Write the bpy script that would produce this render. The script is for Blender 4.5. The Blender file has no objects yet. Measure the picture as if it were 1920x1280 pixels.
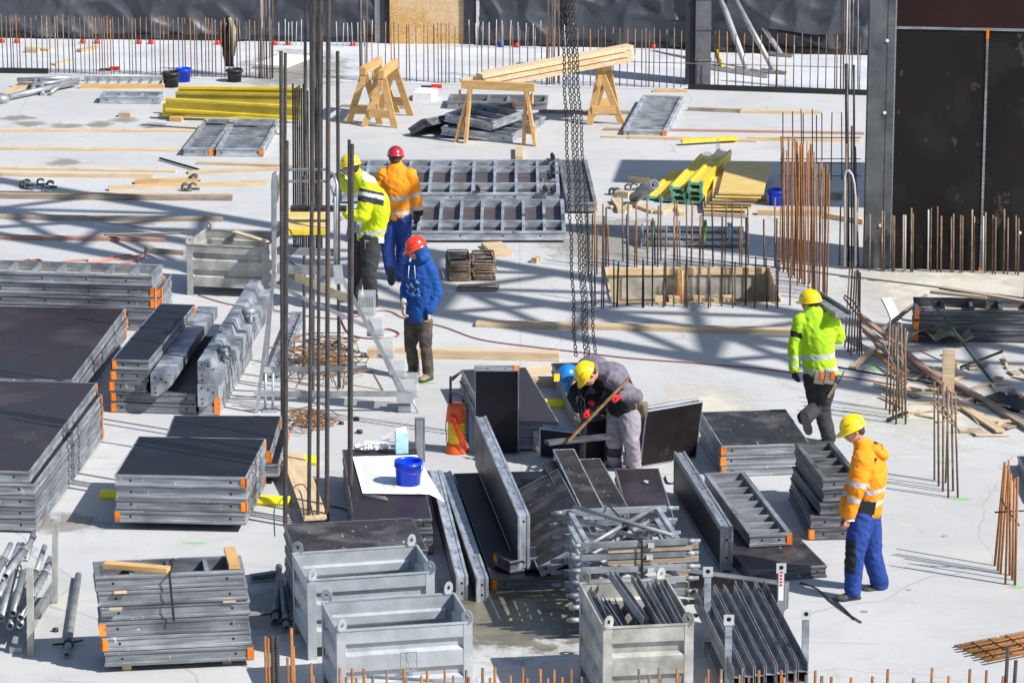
import bpy, math, random
import numpy as np
from mathutils import Vector, Matrix, noise
R = math.radians
random.seed(7)
SC = bpy.context.scene
COL = SC.collection

# ------------------------------------------------------------------ camera
FPX, HOR = 7200.0, -1200.0
PIT = math.atan((640 - HOR) / FPX)
HC = (FPX * math.sin(PIT) + 75 * math.cos(PIT)) / 163.0
cam = bpy.data.cameras.new('camera'); camo = bpy.data.objects.new('camera', cam); COL.objects.link(camo)
cam.sensor_width = 36; cam.lens = FPX / 1920 * 36; cam.clip_end = 600
camo.location = (0, 0, HC); camo.rotation_euler = (math.pi / 2 - PIT, 0, 0)
SC.camera = camo
# ------------------------------------------------------------------ world, sun, exposure
SUN_EL, SUN_AZ = R(43.5), R(119.5)
SDIR = Vector((math.sin(SUN_AZ) * math.cos(SUN_EL), math.cos(SUN_AZ) * math.cos(SUN_EL), math.sin(SUN_EL)))
w = bpy.data.worlds.new('World'); SC.world = w; w.use_nodes = True
nt = w.node_tree; bg = nt.nodes['Background']
sky = nt.nodes.new('ShaderNodeTexSky'); sky.sky_type = 'NISHITA'; sky.sun_disc = False
sky.sun_elevation = SUN_EL; sky.sun_rotation = SUN_AZ; sky.air_density = 1.0; sky.dust_density = 0.6
nt.links.new(sky.outputs[0], bg.inputs[0]); bg.inputs[1].default_value = 0.10
sl = bpy.data.lights.new('sun', 'SUN'); sl.energy = 5.0; sl.angle = R(0.5); sl.color = (1, 0.97, 0.925)
so = bpy.data.objects.new('sun', sl); COL.objects.link(so)
so.rotation_euler = (-SDIR).to_track_quat('-Z', 'Y').to_euler()
SC.view_settings.view_transform = 'Standard'; SC.view_settings.look = 'None'
SC.view_settings.exposure = 0.36; SC.view_settings.gamma = 1

# ------------------------------------------------------------------ placing: photo point -> world point
def ray(px, py):
    u = (px - 960) / FPX; v = (640 - py) / FPX
    return Vector((u, math.cos(PIT) + v * math.sin(PIT), -math.sin(PIT) + v * math.cos(PIT)))
def at(px, py, z=0.0):
    d = ray(px, py); t = (z - HC) / d.z
    return Vector((d.x * t, d.y * t, z))
def aty(px, py, y):
    d = ray(px, py); t = y / d.y
    return Vector((d.x * t, y, HC + d.z * t))
def hgt(b, t, z0=0.0):
    """height of a vertical edge whose foot is seen at b and its top at t"""
    P = at(b[0], b[1], z0); return aty(t[0], t[1], P.y).z

# ------------------------------------------------------------------ mesh building
def PM(m): return [MT[m], MT['hole']]
class MB:
    def __init__(s): s.v = []; s.f = []; s.m = []; s.sm = []; s.mi = 0; s.M = None; s.smooth = False
    def add(s, vs, fs, smooth=None):
        b = len(s.v)
        if s.M is not None: vs = [s.M @ Vector(p) for p in vs]
        s.v += [tuple(p) for p in vs]
        for f in fs:
            s.f.append([b + i for i in f]); s.m.append(s.mi); s.sm.append(s.smooth if smooth is None else smooth)
        return s
    def box(s, x0, x1, y0, y1, z0, z1):
        return s.add([(x0,y0,z0),(x1,y0,z0),(x1,y1,z0),(x0,y1,z0),(x0,y0,z1),(x1,y0,z1),(x1,y1,z1),(x0,y1,z1)],
                     [(0,3,2,1),(4,5,6,7),(0,1,5,4),(1,2,6,5),(2,3,7,6),(3,0,4,7)], False)
    def bar(s, a, b, w, h, up=(0,0,1)):
        """rectangular bar from a to b, width w sideways, height h along up"""
        a = Vector(a); b = Vector(b); d = (b - a).normalized(); u = Vector(up)
        if abs(d.dot(u)) > 0.98: u = Vector((0, 1, 0))
        x = d.cross(u).normalized(); u = x.cross(d).normalized(); x *= w / 2; u *= h / 2
        return s.add([a-x-u, a+x-u, a+x+u, a-x+u, b-x-u, b+x-u, b+x+u, b-x+u],
                     [(0,1,2,3),(7,6,5,4),(0,4,5,1),(1,5,6,2),(2,6,7,3),(3,7,4,0)], False)
    def tube(s, pts, r, n=8, cap=True, closed=False, smooth=True):
        pts = [Vector(p) for p in pts]; N = len(pts); vs = []; fs = []
        rr = r if isinstance(r, (list, tuple)) else [r] * N
        t0 = (pts[1] - pts[0]).normalized()
        u = t0.orthogonal().normalized()
        for i, p in enumerate(pts):
            if closed: t = (pts[(i+1) % N] - pts[i-1]).normalized()
            else: t = (pts[min(i+1, N-1)] - pts[max(i-1, 0)]).normalized()
            u = (u - t * u.dot(t)).normalized(); x = t.cross(u)
            for k in range(n):
                a = 2 * math.pi * k / n
                vs.append(p + (u * math.cos(a) + x * math.sin(a)) * rr[i])
        L = N if closed else N - 1
        for i in range(L):
            for k in range(n):
                a = i*n+k; b = i*n+(k+1) % n; j = ((i+1) % N)
                fs.append((a, b, j*n+(k+1) % n, j*n+k))
        s.add(vs, fs, smooth)
        if cap and not closed:
            b = len(s.v) - len(vs)
            for f in (list(range(n))[::-1], [(N-1)*n+k for k in range(n)]):
                s.f.append([b+i for i in f]); s.m.append(s.mi); s.sm.append(False)
        return s
    def pipe(s, a, b, ro, ri, n=12):
        """hollow pipe with open, visible ends"""
        a = Vector(a); b = Vector(b); t = (b-a).normalized(); u = t.orthogonal().normalized(); x = t.cross(u)
        vs = []
        for p, r in ((a, ri), (a, ro), (b, ro), (b, ri), (b-t*0.12, ri), (a+t*0.12, ri)):
            for k in range(n):
                q = 2*math.pi*k/n; vs.append(p+(u*math.cos(q)+x*math.sin(q))*r)
        fs = []
        for i, j in ((0,1),(1,2),(2,3),(3,4),(5,0)):
            for k in range(n): fs.append((i*n+k, i*n+(k+1)%n, j*n+(k+1)%n, j*n+k))
        s.add(vs, fs, True)
        old = s.mi
        fs2 = [[4*n+k for k in range(n)], [5*n+k for k in range(n)][::-1]]
        b0 = len(s.v)-len(vs)
        for f in fs2: s.f.append([b0+i for i in f]); s.m.append(1); s.sm.append(False)
        return s
    def lathe(s, prof, n=24, c=(0,0,0), smooth=True):
        vs = []; fs = []
        for r, z in prof:
            for k in range(n):
                a = 2*math.pi*k/n; vs.append((c[0]+r*math.cos(a), c[1]+r*math.sin(a), c[2]+z))
        for i in range(len(prof)-1):
            for k in range(n): fs.append((i*n+k, i*n+(k+1)%n, (i+1)*n+(k+1)%n, (i+1)*n+k))
        return s.add(vs, fs, smooth)
    def prism(s, poly, a, b, up=(0,0,1)):
        """extrude a 2-D outline (sideways, up) from a to b"""
        a = Vector(a); b = Vector(b); d = (b-a).normalized(); u = Vector(up)
        x = d.cross(u).normalized(); u = x.cross(d).normalized(); n = len(poly)
        vs = [a+x*p[0]+u*p[1] for p in poly]+[b+x*p[0]+u*p[1] for p in poly]
        fs = [tuple(range(n))[::1], tuple(range(2*n-1, n-1, -1))]
        for i in range(n): fs.append((i, n+i, n+(i+1)%n, (i+1)%n))
        return s.add(vs, fs, False)
    def disc(s, c, nrm, r, n=8):
        c = Vector(c); t = Vector(nrm).normalized(); u = t.orthogonal().normalized(); x = t.cross(u)
        return s.add([c+(u*math.cos(2*math.pi*k/n)+x*math.sin(2*math.pi*k/n))*r for k in range(n)], [tuple(range(n))], False)
    def ell(s, c, r, n=10, m=7):
        vs = []; fs = []
        for i in range(m+1):
            t = math.pi*i/m
            for k in range(n):
                a = 2*math.pi*k/n
                vs.append((c[0]+r[0]*math.sin(t)*math.cos(a), c[1]+r[1]*math.sin(t)*math.sin(a), c[2]+r[2]*math.cos(t)))
        for i in range(m):
            for k in range(n): fs.append((i*n+k, (i+1)*n+k, (i+1)*n+(k+1)%n, i*n+(k+1)%n))
        return s.add(vs, fs, True)
    def mesh(s, name, mats):
        me = bpy.data.meshes.new(name)
        me.from_pydata(s.v, [], s.f)
        if not isinstance(mats, (list, tuple)): mats = [mats]
        for m in mats: me.materials.append(m)
        me.polygons.foreach_set('material_index', s.m); me.polygons.foreach_set('use_smooth', s.sm)
        me.validate(); me.update(); return me
    def build(s, name, mats, parent=None, M=None):
        return link(name, s.mesh(name, mats), parent, M)

def link(name, me, parent=None, M=None):
    o = bpy.data.objects.new(name, me); COL.objects.link(o)
    if parent is not None: o.parent = parent
    if M is not None: o.matrix_local = M
    return o
def tag(o, label, cat, group=None, kind=None):
    if label and len(label.replace('-', ' ').split()) > 16: print('LONG', label)
    if label: o['label'] = label
    if cat: o['category'] = cat
    if group: o['group'] = group
    if kind: o['kind'] = kind
    return o
def struct(o): o['kind'] = 'structure'; return o
def thing(name, label, cat, M=None, group=None, loc=None, rz=0):
    o = bpy.data.objects.new(name, None); COL.objects.link(o); o.empty_display_size = 0.1
    if M is not None: o.matrix_world = M
    if loc is not None: o.location = loc; o.rotation_euler = (0, 0, rz)
    return tag(o, label, cat, group)
def rzmat(p, ang): return Matrix.Translation(Vector(p)) @ Matrix.Rotation(ang, 4, 'Z')
def frame3(o, px, py):
    """matrix: origin o, x toward px, y toward py (made square)"""
    o = Vector(o); x = (Vector(px)-o).normalized(); y = Vector(py)-o; y = (y-x*y.dot(x)).normalized(); z = x.cross(y)
    return Matrix(((x.x,y.x,z.x,o.x),(x.y,y.y,z.y,o.y),(x.z,y.z,z.z,o.z),(0,0,0,1)))
ORD = ['topmost', 'second', 'third', 'fourth', 'fifth', 'sixth', 'seventh', 'eighth']
def ordn(i, n): return 'topmost' if i == 0 else ('lowest' if i == n-1 else ORD[i])

# ------------------------------------------------------------------ materials
def N(nt, t, **kw):
    n = nt.nodes.new('ShaderNode'+t)
    for k, v in kw.items():
        if k.startswith('i_'):
            key = k[2:]; n.inputs[int(key) if key.isdigit() else key.replace('_', ' ')].default_value = v
        else: setattr(n, k, v)
    return n
def rgba(c): return (c[0], c[1], c[2], 1)
def mixc(nt, fac, a, b, mode='MIX'):
    m = nt.nodes.new('ShaderNodeMix'); m.data_type = 'RGBA'; m.blend_type = mode
    for sock, v in ((0, fac), (6, a), (7, b)):
        if hasattr(v, 'is_output'): nt.links.new(v, m.inputs[sock])
        else: m.inputs[sock].default_value = v if sock == 0 else rgba(v)
    return m.outputs[2]
def pmat(name, c1, c2, scale=3, stretch=(1,1,1), detail=6, lo=.35, hi=.65, rough=.6, rough2=None, metal=0, spec=.5,
         bump=0, bscale=60, rnd=.12, spots=None, coord='Object', warp=0, coat=0, trans=0, grime=None):
    m = bpy.data.materials.new(name); m.use_nodes = True; nt = m.node_tree; L = nt.links
    b = nt.nodes['Principled BSDF']; tc = N(nt, 'TexCoord'); mp = N(nt, 'Mapping'); mp.inputs[3].default_value = stretch
    oi = N(nt, 'ObjectInfo')
    off = N(nt, 'VectorMath', operation='SCALE'); off.inputs[3].default_value = 37.0
    cx = N(nt, 'CombineXYZ'); L.new(oi.outputs['Random'], cx.inputs[0]); L.new(oi.outputs['Random'], cx.inputs[1]); L.new(cx.outputs[0], off.inputs[0])
    ad = N(nt, 'VectorMath', operation='ADD'); L.new(tc.outputs[coord], ad.inputs[0]); L.new(off.outputs[0], ad.inputs[1])
    L.new(ad.outputs[0], mp.inputs[0])
    n1 = N(nt, 'TexNoise', i_Scale=scale, i_Detail=detail, i_Roughness=.6, i_Distortion=warp); L.new(mp.outputs[0], n1.inputs[0])
    mr = N(nt, 'MapRange', i_1=lo, i_2=hi); L.new(n1.outputs[0], mr.inputs[0])
    col = mixc(nt, mr.outputs[0], c1, c2)
    if grime:      # (colour, scale, threshold, strength): large soft dirt that stays with the thing
        n3 = N(nt, 'TexNoise', i_Scale=grime[1], i_Detail=4.0); L.new(ad.outputs[0], n3.inputs[0])
        r3 = N(nt, 'MapRange', i_1=grime[2], i_2=grime[2]+.18, i_4=grime[3]); L.new(n3.outputs[0], r3.inputs[0])
        col = mixc(nt, r3.outputs[0], col, grime[0])
    if spots:      # (colour, scale, threshold, stretch)
        m2 = N(nt, 'Mapping'); m2.inputs[3].default_value = spots[3]; L.new(ad.outputs[0], m2.inputs[0])
        n2 = N(nt, 'TexNoise', i_Scale=spots[1], i_Detail=5.0, i_Roughness=.7); L.new(m2.outputs[0], n2.inputs[0])
        r2 = N(nt, 'MapRange', i_1=spots[2], i_2=spots[2]+.05); L.new(n2.outputs[0], r2.inputs[0])
        col = mixc(nt, r2.outputs[0], col, spots[0])
    if rnd:
        hv = N(nt, 'HueSaturation'); r = N(nt, 'MapRange', i_3=1-rnd, i_4=1+rnd); L.new(oi.outputs['Random'], r.inputs[0])
        L.new(r.outputs[0], hv.inputs['Value']); L.new(col, hv.inputs['Color']); col = hv.outputs[0]
    L.new(col, b.inputs['Base Color'])
    if rough2 is not None:
        rr = N(nt, 'MapRange', i_3=rough, i_4=rough2); L.new(mr.outputs[0], rr.inputs[0]); L.new(rr.outputs[0], b.inputs['Roughness'])
    else: b.inputs['Roughness'].default_value = rough
    b.inputs['Metallic'].default_value = metal; b.inputs['Specular IOR Level'].default_value = spec
    if coat: b.inputs['Coat Weight'].default_value = coat; b.inputs['Coat Roughness'].default_value = .1
    if trans: b.inputs['Transmission Weight'].default_value = trans
    if bump:
        nb = N(nt, 'TexNoise', i_Scale=bscale, i_Detail=3.0); L.new(mp.outputs[0], nb.inputs[0])
        bp = N(nt, 'Bump', i_Strength=min(1, bump), i_Distance=.004); L.new(nb.outputs[0], bp.inputs['Height']); L.new(bp.outputs[0], b.inputs['Normal'])
    return m
MT = {}
MT['steel'] = pmat('galvanised frame steel', (.155,.163,.18), (.33,.35,.38), 7, (.35,.35,5), detail=5, lo=.36, hi=.66, rough=.42, rough2=.6, metal=.3, bump=.15, rnd=.25,
                   spots=((.66,.68,.70), 13, .64, (1.2,1.2,.5)), grime=((.075,.075,.08), 1.8, .52, .7))
MT['steel_bright'] = pmat('bright galvanised steel', (.25,.28,.32), (.52,.56,.61), 6, (.8,.8,2.5), detail=8, lo=.36, hi=.64, rough=.35, rough2=.5, metal=.4, bump=.1, rnd=.1, spots=((.12,.12,.14), 5, .63, (1,1,.6)), grime=((.16,.17,.19), 2.5, .56, .6))
MT['steel_dark'] = pmat('dirty dark frame steel', (.045,.047,.055), (.19,.195,.21), 7, (.35,.35,5), detail=5, lo=.38, hi=.66, rough=.45, rough2=.65, metal=.3, bump=.2, rnd=.2,
                        spots=((.4,.41,.42), 14, .66, (1,1,1)))
MT['bin'] = pmat('galvanised sheet', (.37,.395,.415), (.48,.505,.53), 4, detail=7, lo=.36, hi=.64, rough=.36, rough2=.55, metal=.3, bump=.12, bscale=9, rnd=.04, spots=((.66,.67,.68), 11, .66, (2.5,1,.6)), grime=((.30,.31,.315), 2.0, .60, .45))
MT['bin_old'] = pmat('weathered galvanised sheet', (.27,.265,.24), (.50,.49,.455), 5, detail=9, rough=.5, rough2=.7, metal=.15, bump=.05, rnd=.05, grime=((.33,.24,.17), 3, .62, .6))
MT['tube'] = pmat('galvanised tube', (.17,.185,.20), (.34,.36,.37), 5, rough=.45, metal=.3, rnd=.25, grime=((.42,.40,.36), 4, .58, .7))
MT['alu'] = pmat('brushed aluminium', (.33,.34,.36), (.50,.51,.53), 9, rough=.34, metal=.55, rnd=.05)
MT['post'] = pmat('zinc post steel', (.13,.14,.165), (.40,.43,.47), 4, (1,1,1), detail=8, lo=.4, hi=.62, rough=.38, rough2=.55, metal=.3, rnd=.12, spots=((.09,.09,.10), 3, .6, (1,1,1)))
MT['ply'] = pmat('brown film faced plywood', (.022,.016,.019), (.038,.027,.031), 1.6, rough=.36, rough2=.52, spec=.22, rnd=.25,
                 spots=((.26,.25,.25), 11, .665, (5,.6,1)), grime=((.07,.056,.064), 1.1, .54, .75))
MT['ply_black'] = pmat('black film faced plywood', (.010,.010,.014), (.017,.017,.023), 2, rough=.45, spec=.16, rnd=.1, spots=((.16,.16,.17), 12, .70, (3,.8,1)))
MT['ply_worn'] = pmat('scraped plywood face', (.018,.015,.017), (.045,.040,.041), 3.5, detail=9, rough=.4, spec=.25, rough2=.55, rnd=.15,
                      spots=((.48,.47,.45), 10, .64, (3.5,.7,1)), grime=((.13,.12,.115), 2.6, .52, .75))
MT['ply_back'] = pmat('pale panel back', (.30,.27,.20), (.42,.38,.29), 4, rough=.8)
MT['ply_grey'] = pmat('greyish panel back', (.055,.045,.046), (.085,.068,.068), 4, rough=.6, spots=((.16,.12,.12), 12, .6, (4,1,1)))
MT['orange'] = pmat('orange plastic', (.80,.19,.012), (.95,.27,.02), 12, rough=.5, rnd=.25, grime=((.22,.09,.05), 7, .55, .8))
MT['hole'] = pmat('dark hole', (.004,.004,.005), (.006,.006,.006), rough=.9, rnd=0)
MT['wood'] = pmat('pale sawn timber', (.48,.35,.20), (.66,.51,.33), 2.2, (1,12,12), rough=.7, rnd=.12, bump=.1, grime=((.30,.21,.13), 2.2, .58, .6))
MT['wood_y'] = pmat('trestle timber', (.50,.29,.10), (.64,.40,.17), 3, (1,1,6), rough=.65, rnd=.08)
MT['wood_old'] = pmat('weathered timber', (.26,.20,.15), (.42,.34,.26), 2.5, (1,12,12), rough=.8, rnd=.2, grime=((.16,.10,.07), 2.5, .55, .6))
MT['wood_red'] = pmat('reddish lath', (.36,.19,.14), (.48,.28,.21), 3, (1,12,12), rough=.8, rnd=.1)
MT['beam'] = pmat('yellow glazed beam', (.70,.50,.03), (.84,.63,.05), 3, (1,8,8), rough=.42, rnd=.12, grime=((.42,.27,.03), 3, .6, .5))
MT['beam_old'] = pmat('olive yellow beam', (.36,.27,.03), (.56,.42,.05), 3, (1,8,8), rough=.5, rnd=.15)
MT['teal'] = pmat('green end paint', (.10,.30,.22), (.16,.40,.30), 8, rough=.6)
MT['yply'] = pmat('yellow three ply board', (.62,.42,.10), (.78,.57,.22), 3, (1,5,1), rough=.5, rnd=.1, grime=((.45,.30,.12), 3, .58, .5))
MT['pipe_yel'] = pmat('yellow bearer', (.80,.68,.01), (.92,.80,.02), 5, rough=.45, rnd=0, grime=((.5,.42,.03), 5, .62, .4))
MT['osb'] = pmat('strand board', (.36,.19,.055), (.66,.42,.17), 26, (1,1,1.6), detail=8, rough=.8, rnd=0, grime=((.62,.52,.40), .9, .47, .85), lo=.44, hi=.57, warp=2)
MT['rust'] = pmat('orange rusty bar', (.22,.085,.022), (.36,.15,.045), 14, (3,3,1), rough=.85, rnd=.3)
MT['rust_dk'] = pmat('brown rusty bar', (.115,.075,.052), (.23,.155,.105), 9, (3,3,1), rough=.8, rnd=.3, spots=((.42,.33,.24), 5, .6, (4,4,1)))
MT['rod'] = pmat('dark ribbed bar', (.055,.052,.055), (.12,.105,.10), 7, (3,3,1), rough=.45, metal=.45, rnd=.15, grime=((.17,.09,.045), 2.5, .55, .7))
MT['iron'] = pmat('black iron', (.022,.02,.022), (.06,.055,.055), 14, rough=.5, metal=.5)
MT['wire'] = pmat('rusty wire', (.14,.07,.03), (.33,.18,.07), 10, rough=.8)
MT['foil'] = pmat('black foil', (.034,.038,.05), (.06,.066,.082), 1.2, rough=.38, rough2=.5, spec=.6, rnd=0, bump=.12, bscale=9, grime=((.11,.11,.11), 1.2, .60, .5))
MT['bitumen'] = pmat('black bitumen strip', (.008,.008,.01), (.018,.018,.02), 5, rough=.6, rnd=0)
MT['stud'] = pmat('dark steel stud', (.012,.012,.018), (.028,.028,.035), 3, rough=.5, rnd=.1)
MT['grey'] = pmat('pale grey steel strip', (.42,.43,.44), (.55,.55,.55), 5, rough=.6, rnd=0)
MT['column'] = pmat('formwork column steel', (.075,.08,.088), (.16,.165,.175), 2.4, rough=.5, rough2=.65, metal=.3, rnd=.05, spots=((.28,.29,.29), 15, .68, (1,1,1)))
MT['maroon'] = pmat('maroon plywood face', (.016,.0045,.005), (.026,.007,.007), 1.2, rough=.5, spec=.3, rnd=.02, spots=((.18,.12,.11), 18, .75, (1,1,1)))
MT['ply_wall'] = pmat('dark brown wall face', (.0055,.0035,.004), (.011,.007,.0075), 1.0, (1,1,.5), rough=.5, rough2=.65, spec=.3, rnd=.02, spots=((.06,.05,.04), 4.2, .62, (1,1,.6)), grime=((.022,.018,.016), 2, .52, .7))
MT['blue'] = pmat('blue plastic', (.0,.045,.62), (.004,.06,.72), 3, rough=.33, rnd=0, spec=.5)
MT['blue_paint'] = pmat('blue paint', (.01,.02,.28), (.015,.03,.36), 3, rough=.4, rnd=0)
MT['blackp'] = pmat('black plastic', (.016,.016,.018), (.03,.03,.033), 6, rough=.5, rnd=0)
MT['red'] = pmat('red plastic', (.55,.02,.01), (.7,.035,.015), 6, rough=.4, rnd=0)
MT['or_red'] = pmat('orange red plastic', (.72,.09,.015), (.85,.13,.02), 6, rough=.38, rnd=0)
MT['yel'] = pmat('yellow plastic', (.82,.52,.0), (.90,.6,.01), 6, rough=.35, rnd=0)
MT['paper'] = pmat('paper', (.72,.73,.76), (.80,.81,.83), 4, rough=.8, rnd=0)
MT['ink'] = pmat('grey ink', (.36,.37,.44), (.45,.46,.52), 8, rough=.8, rnd=0)
MT['white'] = pmat('white stuff', (.78,.78,.77), (.86,.86,.85), 12, rough=.7, rnd=0)
MT['foam'] = pmat('expanded foam', (.74,.74,.75), (.82,.82,.82), 30, rough=.9, rnd=0)
MT['canvas'] = pmat('tan fabric', (.17,.15,.10), (.34,.31,.22), 6, rough=.9)
MT['green'] = pmat('green strap', (.10,.30,.07), (.18,.42,.1), 8, rough=.8)
MT['dkgreen'] = pmat('dark green bar', (.02,.06,.045), (.04,.09,.07), 8, rough=.6)
MT['cable'] = pmat('red cable', (.22,.05,.035), (.30,.075,.055), 8, rough=.6, rnd=0)
MT['copper'] = pmat('reddish hose', (.55,.20,.13), (.65,.28,.2), 8, rough=.6, rnd=0)
MT['chan'] = pmat('grey steel channel', (.15,.16,.18), (.32,.335,.36), 6, detail=8, rough=.4, rough2=.55, metal=.45, rnd=.18)
MT['membrane'] = pmat('pale membrane', (.46,.48,.51), (.60,.62,.65), .9, rough=.75, rnd=0, bump=.3, bscale=6, coord='Object', grime=((.47,.45,.41), 1.2, .56, .5))
MT['wet'] = pmat('wet dirty concrete', (.13,.115,.075), (.27,.245,.18), 2.5, rough=.14, rough2=.5, rnd=0)
MT['damp'] = pmat('damp concrete', (.27,.25,.21), (.36,.34,.30), 2.5, rough=.5, rnd=0)
MT['dust'] = pmat('pale dust', (.58,.55,.46), (.66,.63,.54), 5, rough=.9, rnd=0)
MT['spray'] = pmat('green spray paint', (.28,.62,.22), (.42,.68,.36), 16, rough=.8, rnd=0)
MT['pink'] = pmat('pink foam', (.62,.34,.27), (.7,.42,.34), 8, rough=.85, rnd=0)

def clear_plastic():
    m = bpy.data.materials.new('clear ribbed plastic'); m.use_nodes = True; nt = m.node_tree; b = nt.nodes['Principled BSDF']
    b.inputs['Base Color'].default_value = (.8,.82,.83,1); b.inputs['Alpha'].default_value = .26; b.inputs['Roughness'].default_value = .25
    return m
MT['clear'] = clear_plastic()

# concrete slab: grey, blotched, faint pour lines and scattered dirt
def concrete():
    m = bpy.data.materials.new('concrete slab'); m.use_nodes = True; nt = m.node_tree; L = nt.links
    b = nt.nodes['Principled BSDF']; tc = N(nt, 'TexCoord')
    def ns(scale, detail=5, st=(1,1,1), rough=.6, dist=0):
        mp = N(nt, 'Mapping'); mp.inputs[3].default_value = st; L.new(tc.outputs['Object'], mp.inputs[0])
        n = N(nt, 'TexNoise', i_Scale=scale, i_Detail=detail, i_Roughness=rough, i_Distortion=dist); L.new(mp.outputs[0], n.inputs[0]); return n.outputs[0]
    def rng(s, a, c, d=0, e=1):
        r = N(nt, 'MapRange', i_1=a, i_2=c, i_3=d, i_4=e); L.new(s, r.inputs[0]); return r.outputs[0]
    col = mixc(nt, rng(ns(.35, 6, (1,.6,1)), .35, .65), (.445,.445,.445), (.535,.535,.535))
    col = mixc(nt, rng(ns(1.5, 6, dist=.6), .5, .72, 0, .55), col, (.40,.39,.365))
    col = mixc(nt, rng(ns(.55, 4, (1,1.6,1)), .56, .7, 0, .5), col, (.56,.54,.47))
    col = mixc(nt, rng(ns(6, 8, (.6,1.4,1)), .6, .72, 0, .45), col, (.60,.59,.56))
    col = mixc(nt, rng(ns(60, 2), .35, .65, 0, .30), col, (.36,.355,.34))
    col = mixc(nt, rng(ns(9, 9, (1,1,1), .75), .66, .70, 0, .7), col, (.22,.20,.17))
    # hairline cracks and pour joints
    mp = N(nt, 'Mapping'); mp.inputs[3].default_value = (.16,.11,1); L.new(tc.outputs['Object'], mp.inputs[0])
    nz = N(nt, 'TexNoise', i_Scale=3.0, i_Detail=4.0); L.new(mp.outputs[0], nz.inputs[0]); va = N(nt, 'VectorMath', operation='MULTIPLY_ADD'); L.new(nz.outputs[1], va.inputs[0]); va.inputs[1].default_value = (.35,.35,0); L.new(mp.outputs[0], va.inputs[2])
    vo = N(nt, 'TexVoronoi', feature='DISTANCE_TO_EDGE', i_Scale=1.3); L.new(va.outputs[0], vo.inputs['Vector'])
    col = mixc(nt, rng(vo.outputs[0], .0022, .0006, 0, .5), col, (.24,.23,.21))
    sp = N(nt, 'SeparateXYZ'); L.new(tc.outputs['Object'], sp.inputs[0])
    for ax, per, off in ((0, 3.9, 1.3), (1, 5.2, .6)):
        md = N(nt, 'Math', operation='PINGPONG', i_1=per); ad = N(nt, 'Math', operation='ADD', i_1=off+100); L.new(sp.outputs[ax], ad.inputs[0]); L.new(ad.outputs[0], md.inputs[0])
        col = mixc(nt, rng(md.outputs[0], .014, .006, 0, .35), col, (.30,.29,.27))
    # dark scuffs and tyre rubber, pale trowel arcs
    col = mixc(nt, rng(ns(2.2, 9, (.35,2.4,1), .7, 1.2), .60, .68, 0, .55), col, (.27,.26,.24))
    col = mixc(nt, rng(ns(3.1, 8, (2.2,.5,1), .7, .8), .62, .70, 0, .45), col, (.30,.28,.25))
    col = mixc(nt, rng(ns(1.1, 10, (.5,1.8,1), .75, 2.0), .60, .66, 0, .4), col, (.62,.60,.54))
    L.new(col, b.inputs['Base Color']); b.inputs['Roughness'].default_value = .82
    bp = N(nt, 'Bump', i_Strength=.35, i_Distance=.006); L.new(ns(45, 5), bp.inputs['Height']); L.new(bp.outputs[0], b.inputs['Normal'])
    return m
MT['concrete'] = concrete()
def soften(m, fade=.30, ns=5.0, amp=.75):
    nt = m.node_tree; L = nt.links; b = nt.nodes['Principled BSDF']; tc = N(nt, 'TexCoord'); sp = N(nt, 'SeparateXYZ'); L.new(tc.outputs['Generated'], sp.inputs[0])
    cx = N(nt, 'CombineXYZ'); L.new(sp.outputs[0], cx.inputs[0]); L.new(sp.outputs[1], cx.inputs[1])
    ds = N(nt, 'VectorMath', operation='DISTANCE'); L.new(cx.outputs[0], ds.inputs[0]); ds.inputs[1].default_value = (.5,.5,0)
    n = N(nt, 'TexNoise', i_Scale=ns, i_Detail=9.0, i_Roughness=.68); mp = N(nt, 'Mapping'); mp.inputs[3].default_value = (.6,.6,.6); L.new(tc.outputs['Object'], mp.inputs[0]); L.new(mp.outputs[0], n.inputs[0])
    a = N(nt, 'MapRange', i_1=.3, i_2=.7, i_3=-amp*.5, i_4=amp*.5); a.clamp = False; L.new(n.outputs[0], a.inputs[0])
    ad = N(nt, 'Math', operation='ADD'); L.new(ds.outputs['Value'], ad.inputs[0]); sc = N(nt, 'Math', operation='MULTIPLY', i_1=.5); L.new(a.outputs[0], sc.inputs[0]); L.new(sc.outputs[0], ad.inputs[1])
    r = N(nt, 'MapRange', i_1=.42, i_2=.42-fade, i_3=0.0, i_4=.85); L.new(ad.outputs[0], r.inputs[0]); L.new(r.outputs[0], b.inputs['Alpha'])
for k_ in ('damp','dust','spray'): soften(MT[k_], .30 if k_ != 'spray' else .4)
soften(MT['wet'], .12)
# ================================================================== SETTING
def sheet(name, pts, mat, z, kind='structure'):
    mb = MB(); mb.add([(p[0], p[1], z) for p in pts], [tuple(range(len(pts)))], False)
    o = mb.build(name, mat)
    if kind: o['kind'] = kind
    return o
# slab with the boxed-out opening
hTL, hTR, hBR = at(1137,505), at(1441,504), at(1484,568)
HOLE = frame3(hTL, hTR, hTL + Vector((0, -1, 0)))
hW = (hTR-hTL).length; hL = abs((HOLE.inverted() @ hBR).y); hBL = HOLE @ Vector((0, hL, 0)); hBR = HOLE @ Vector((hW, hL, 0))
mb = MB()
A, B, C, Dd = (-70, 12, 0), (70, 12, 0), (70, 130, 0), (-70, 130, 0)
mb.add([A, B, C, Dd, hBL, hBR, hTR, hTL], [(0,1,5,4), (1,2,6,5), (2,3,7,6), (3,0,4,7)], False)
struct(mb.build('concrete_slab', MT['concrete']))
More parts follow.
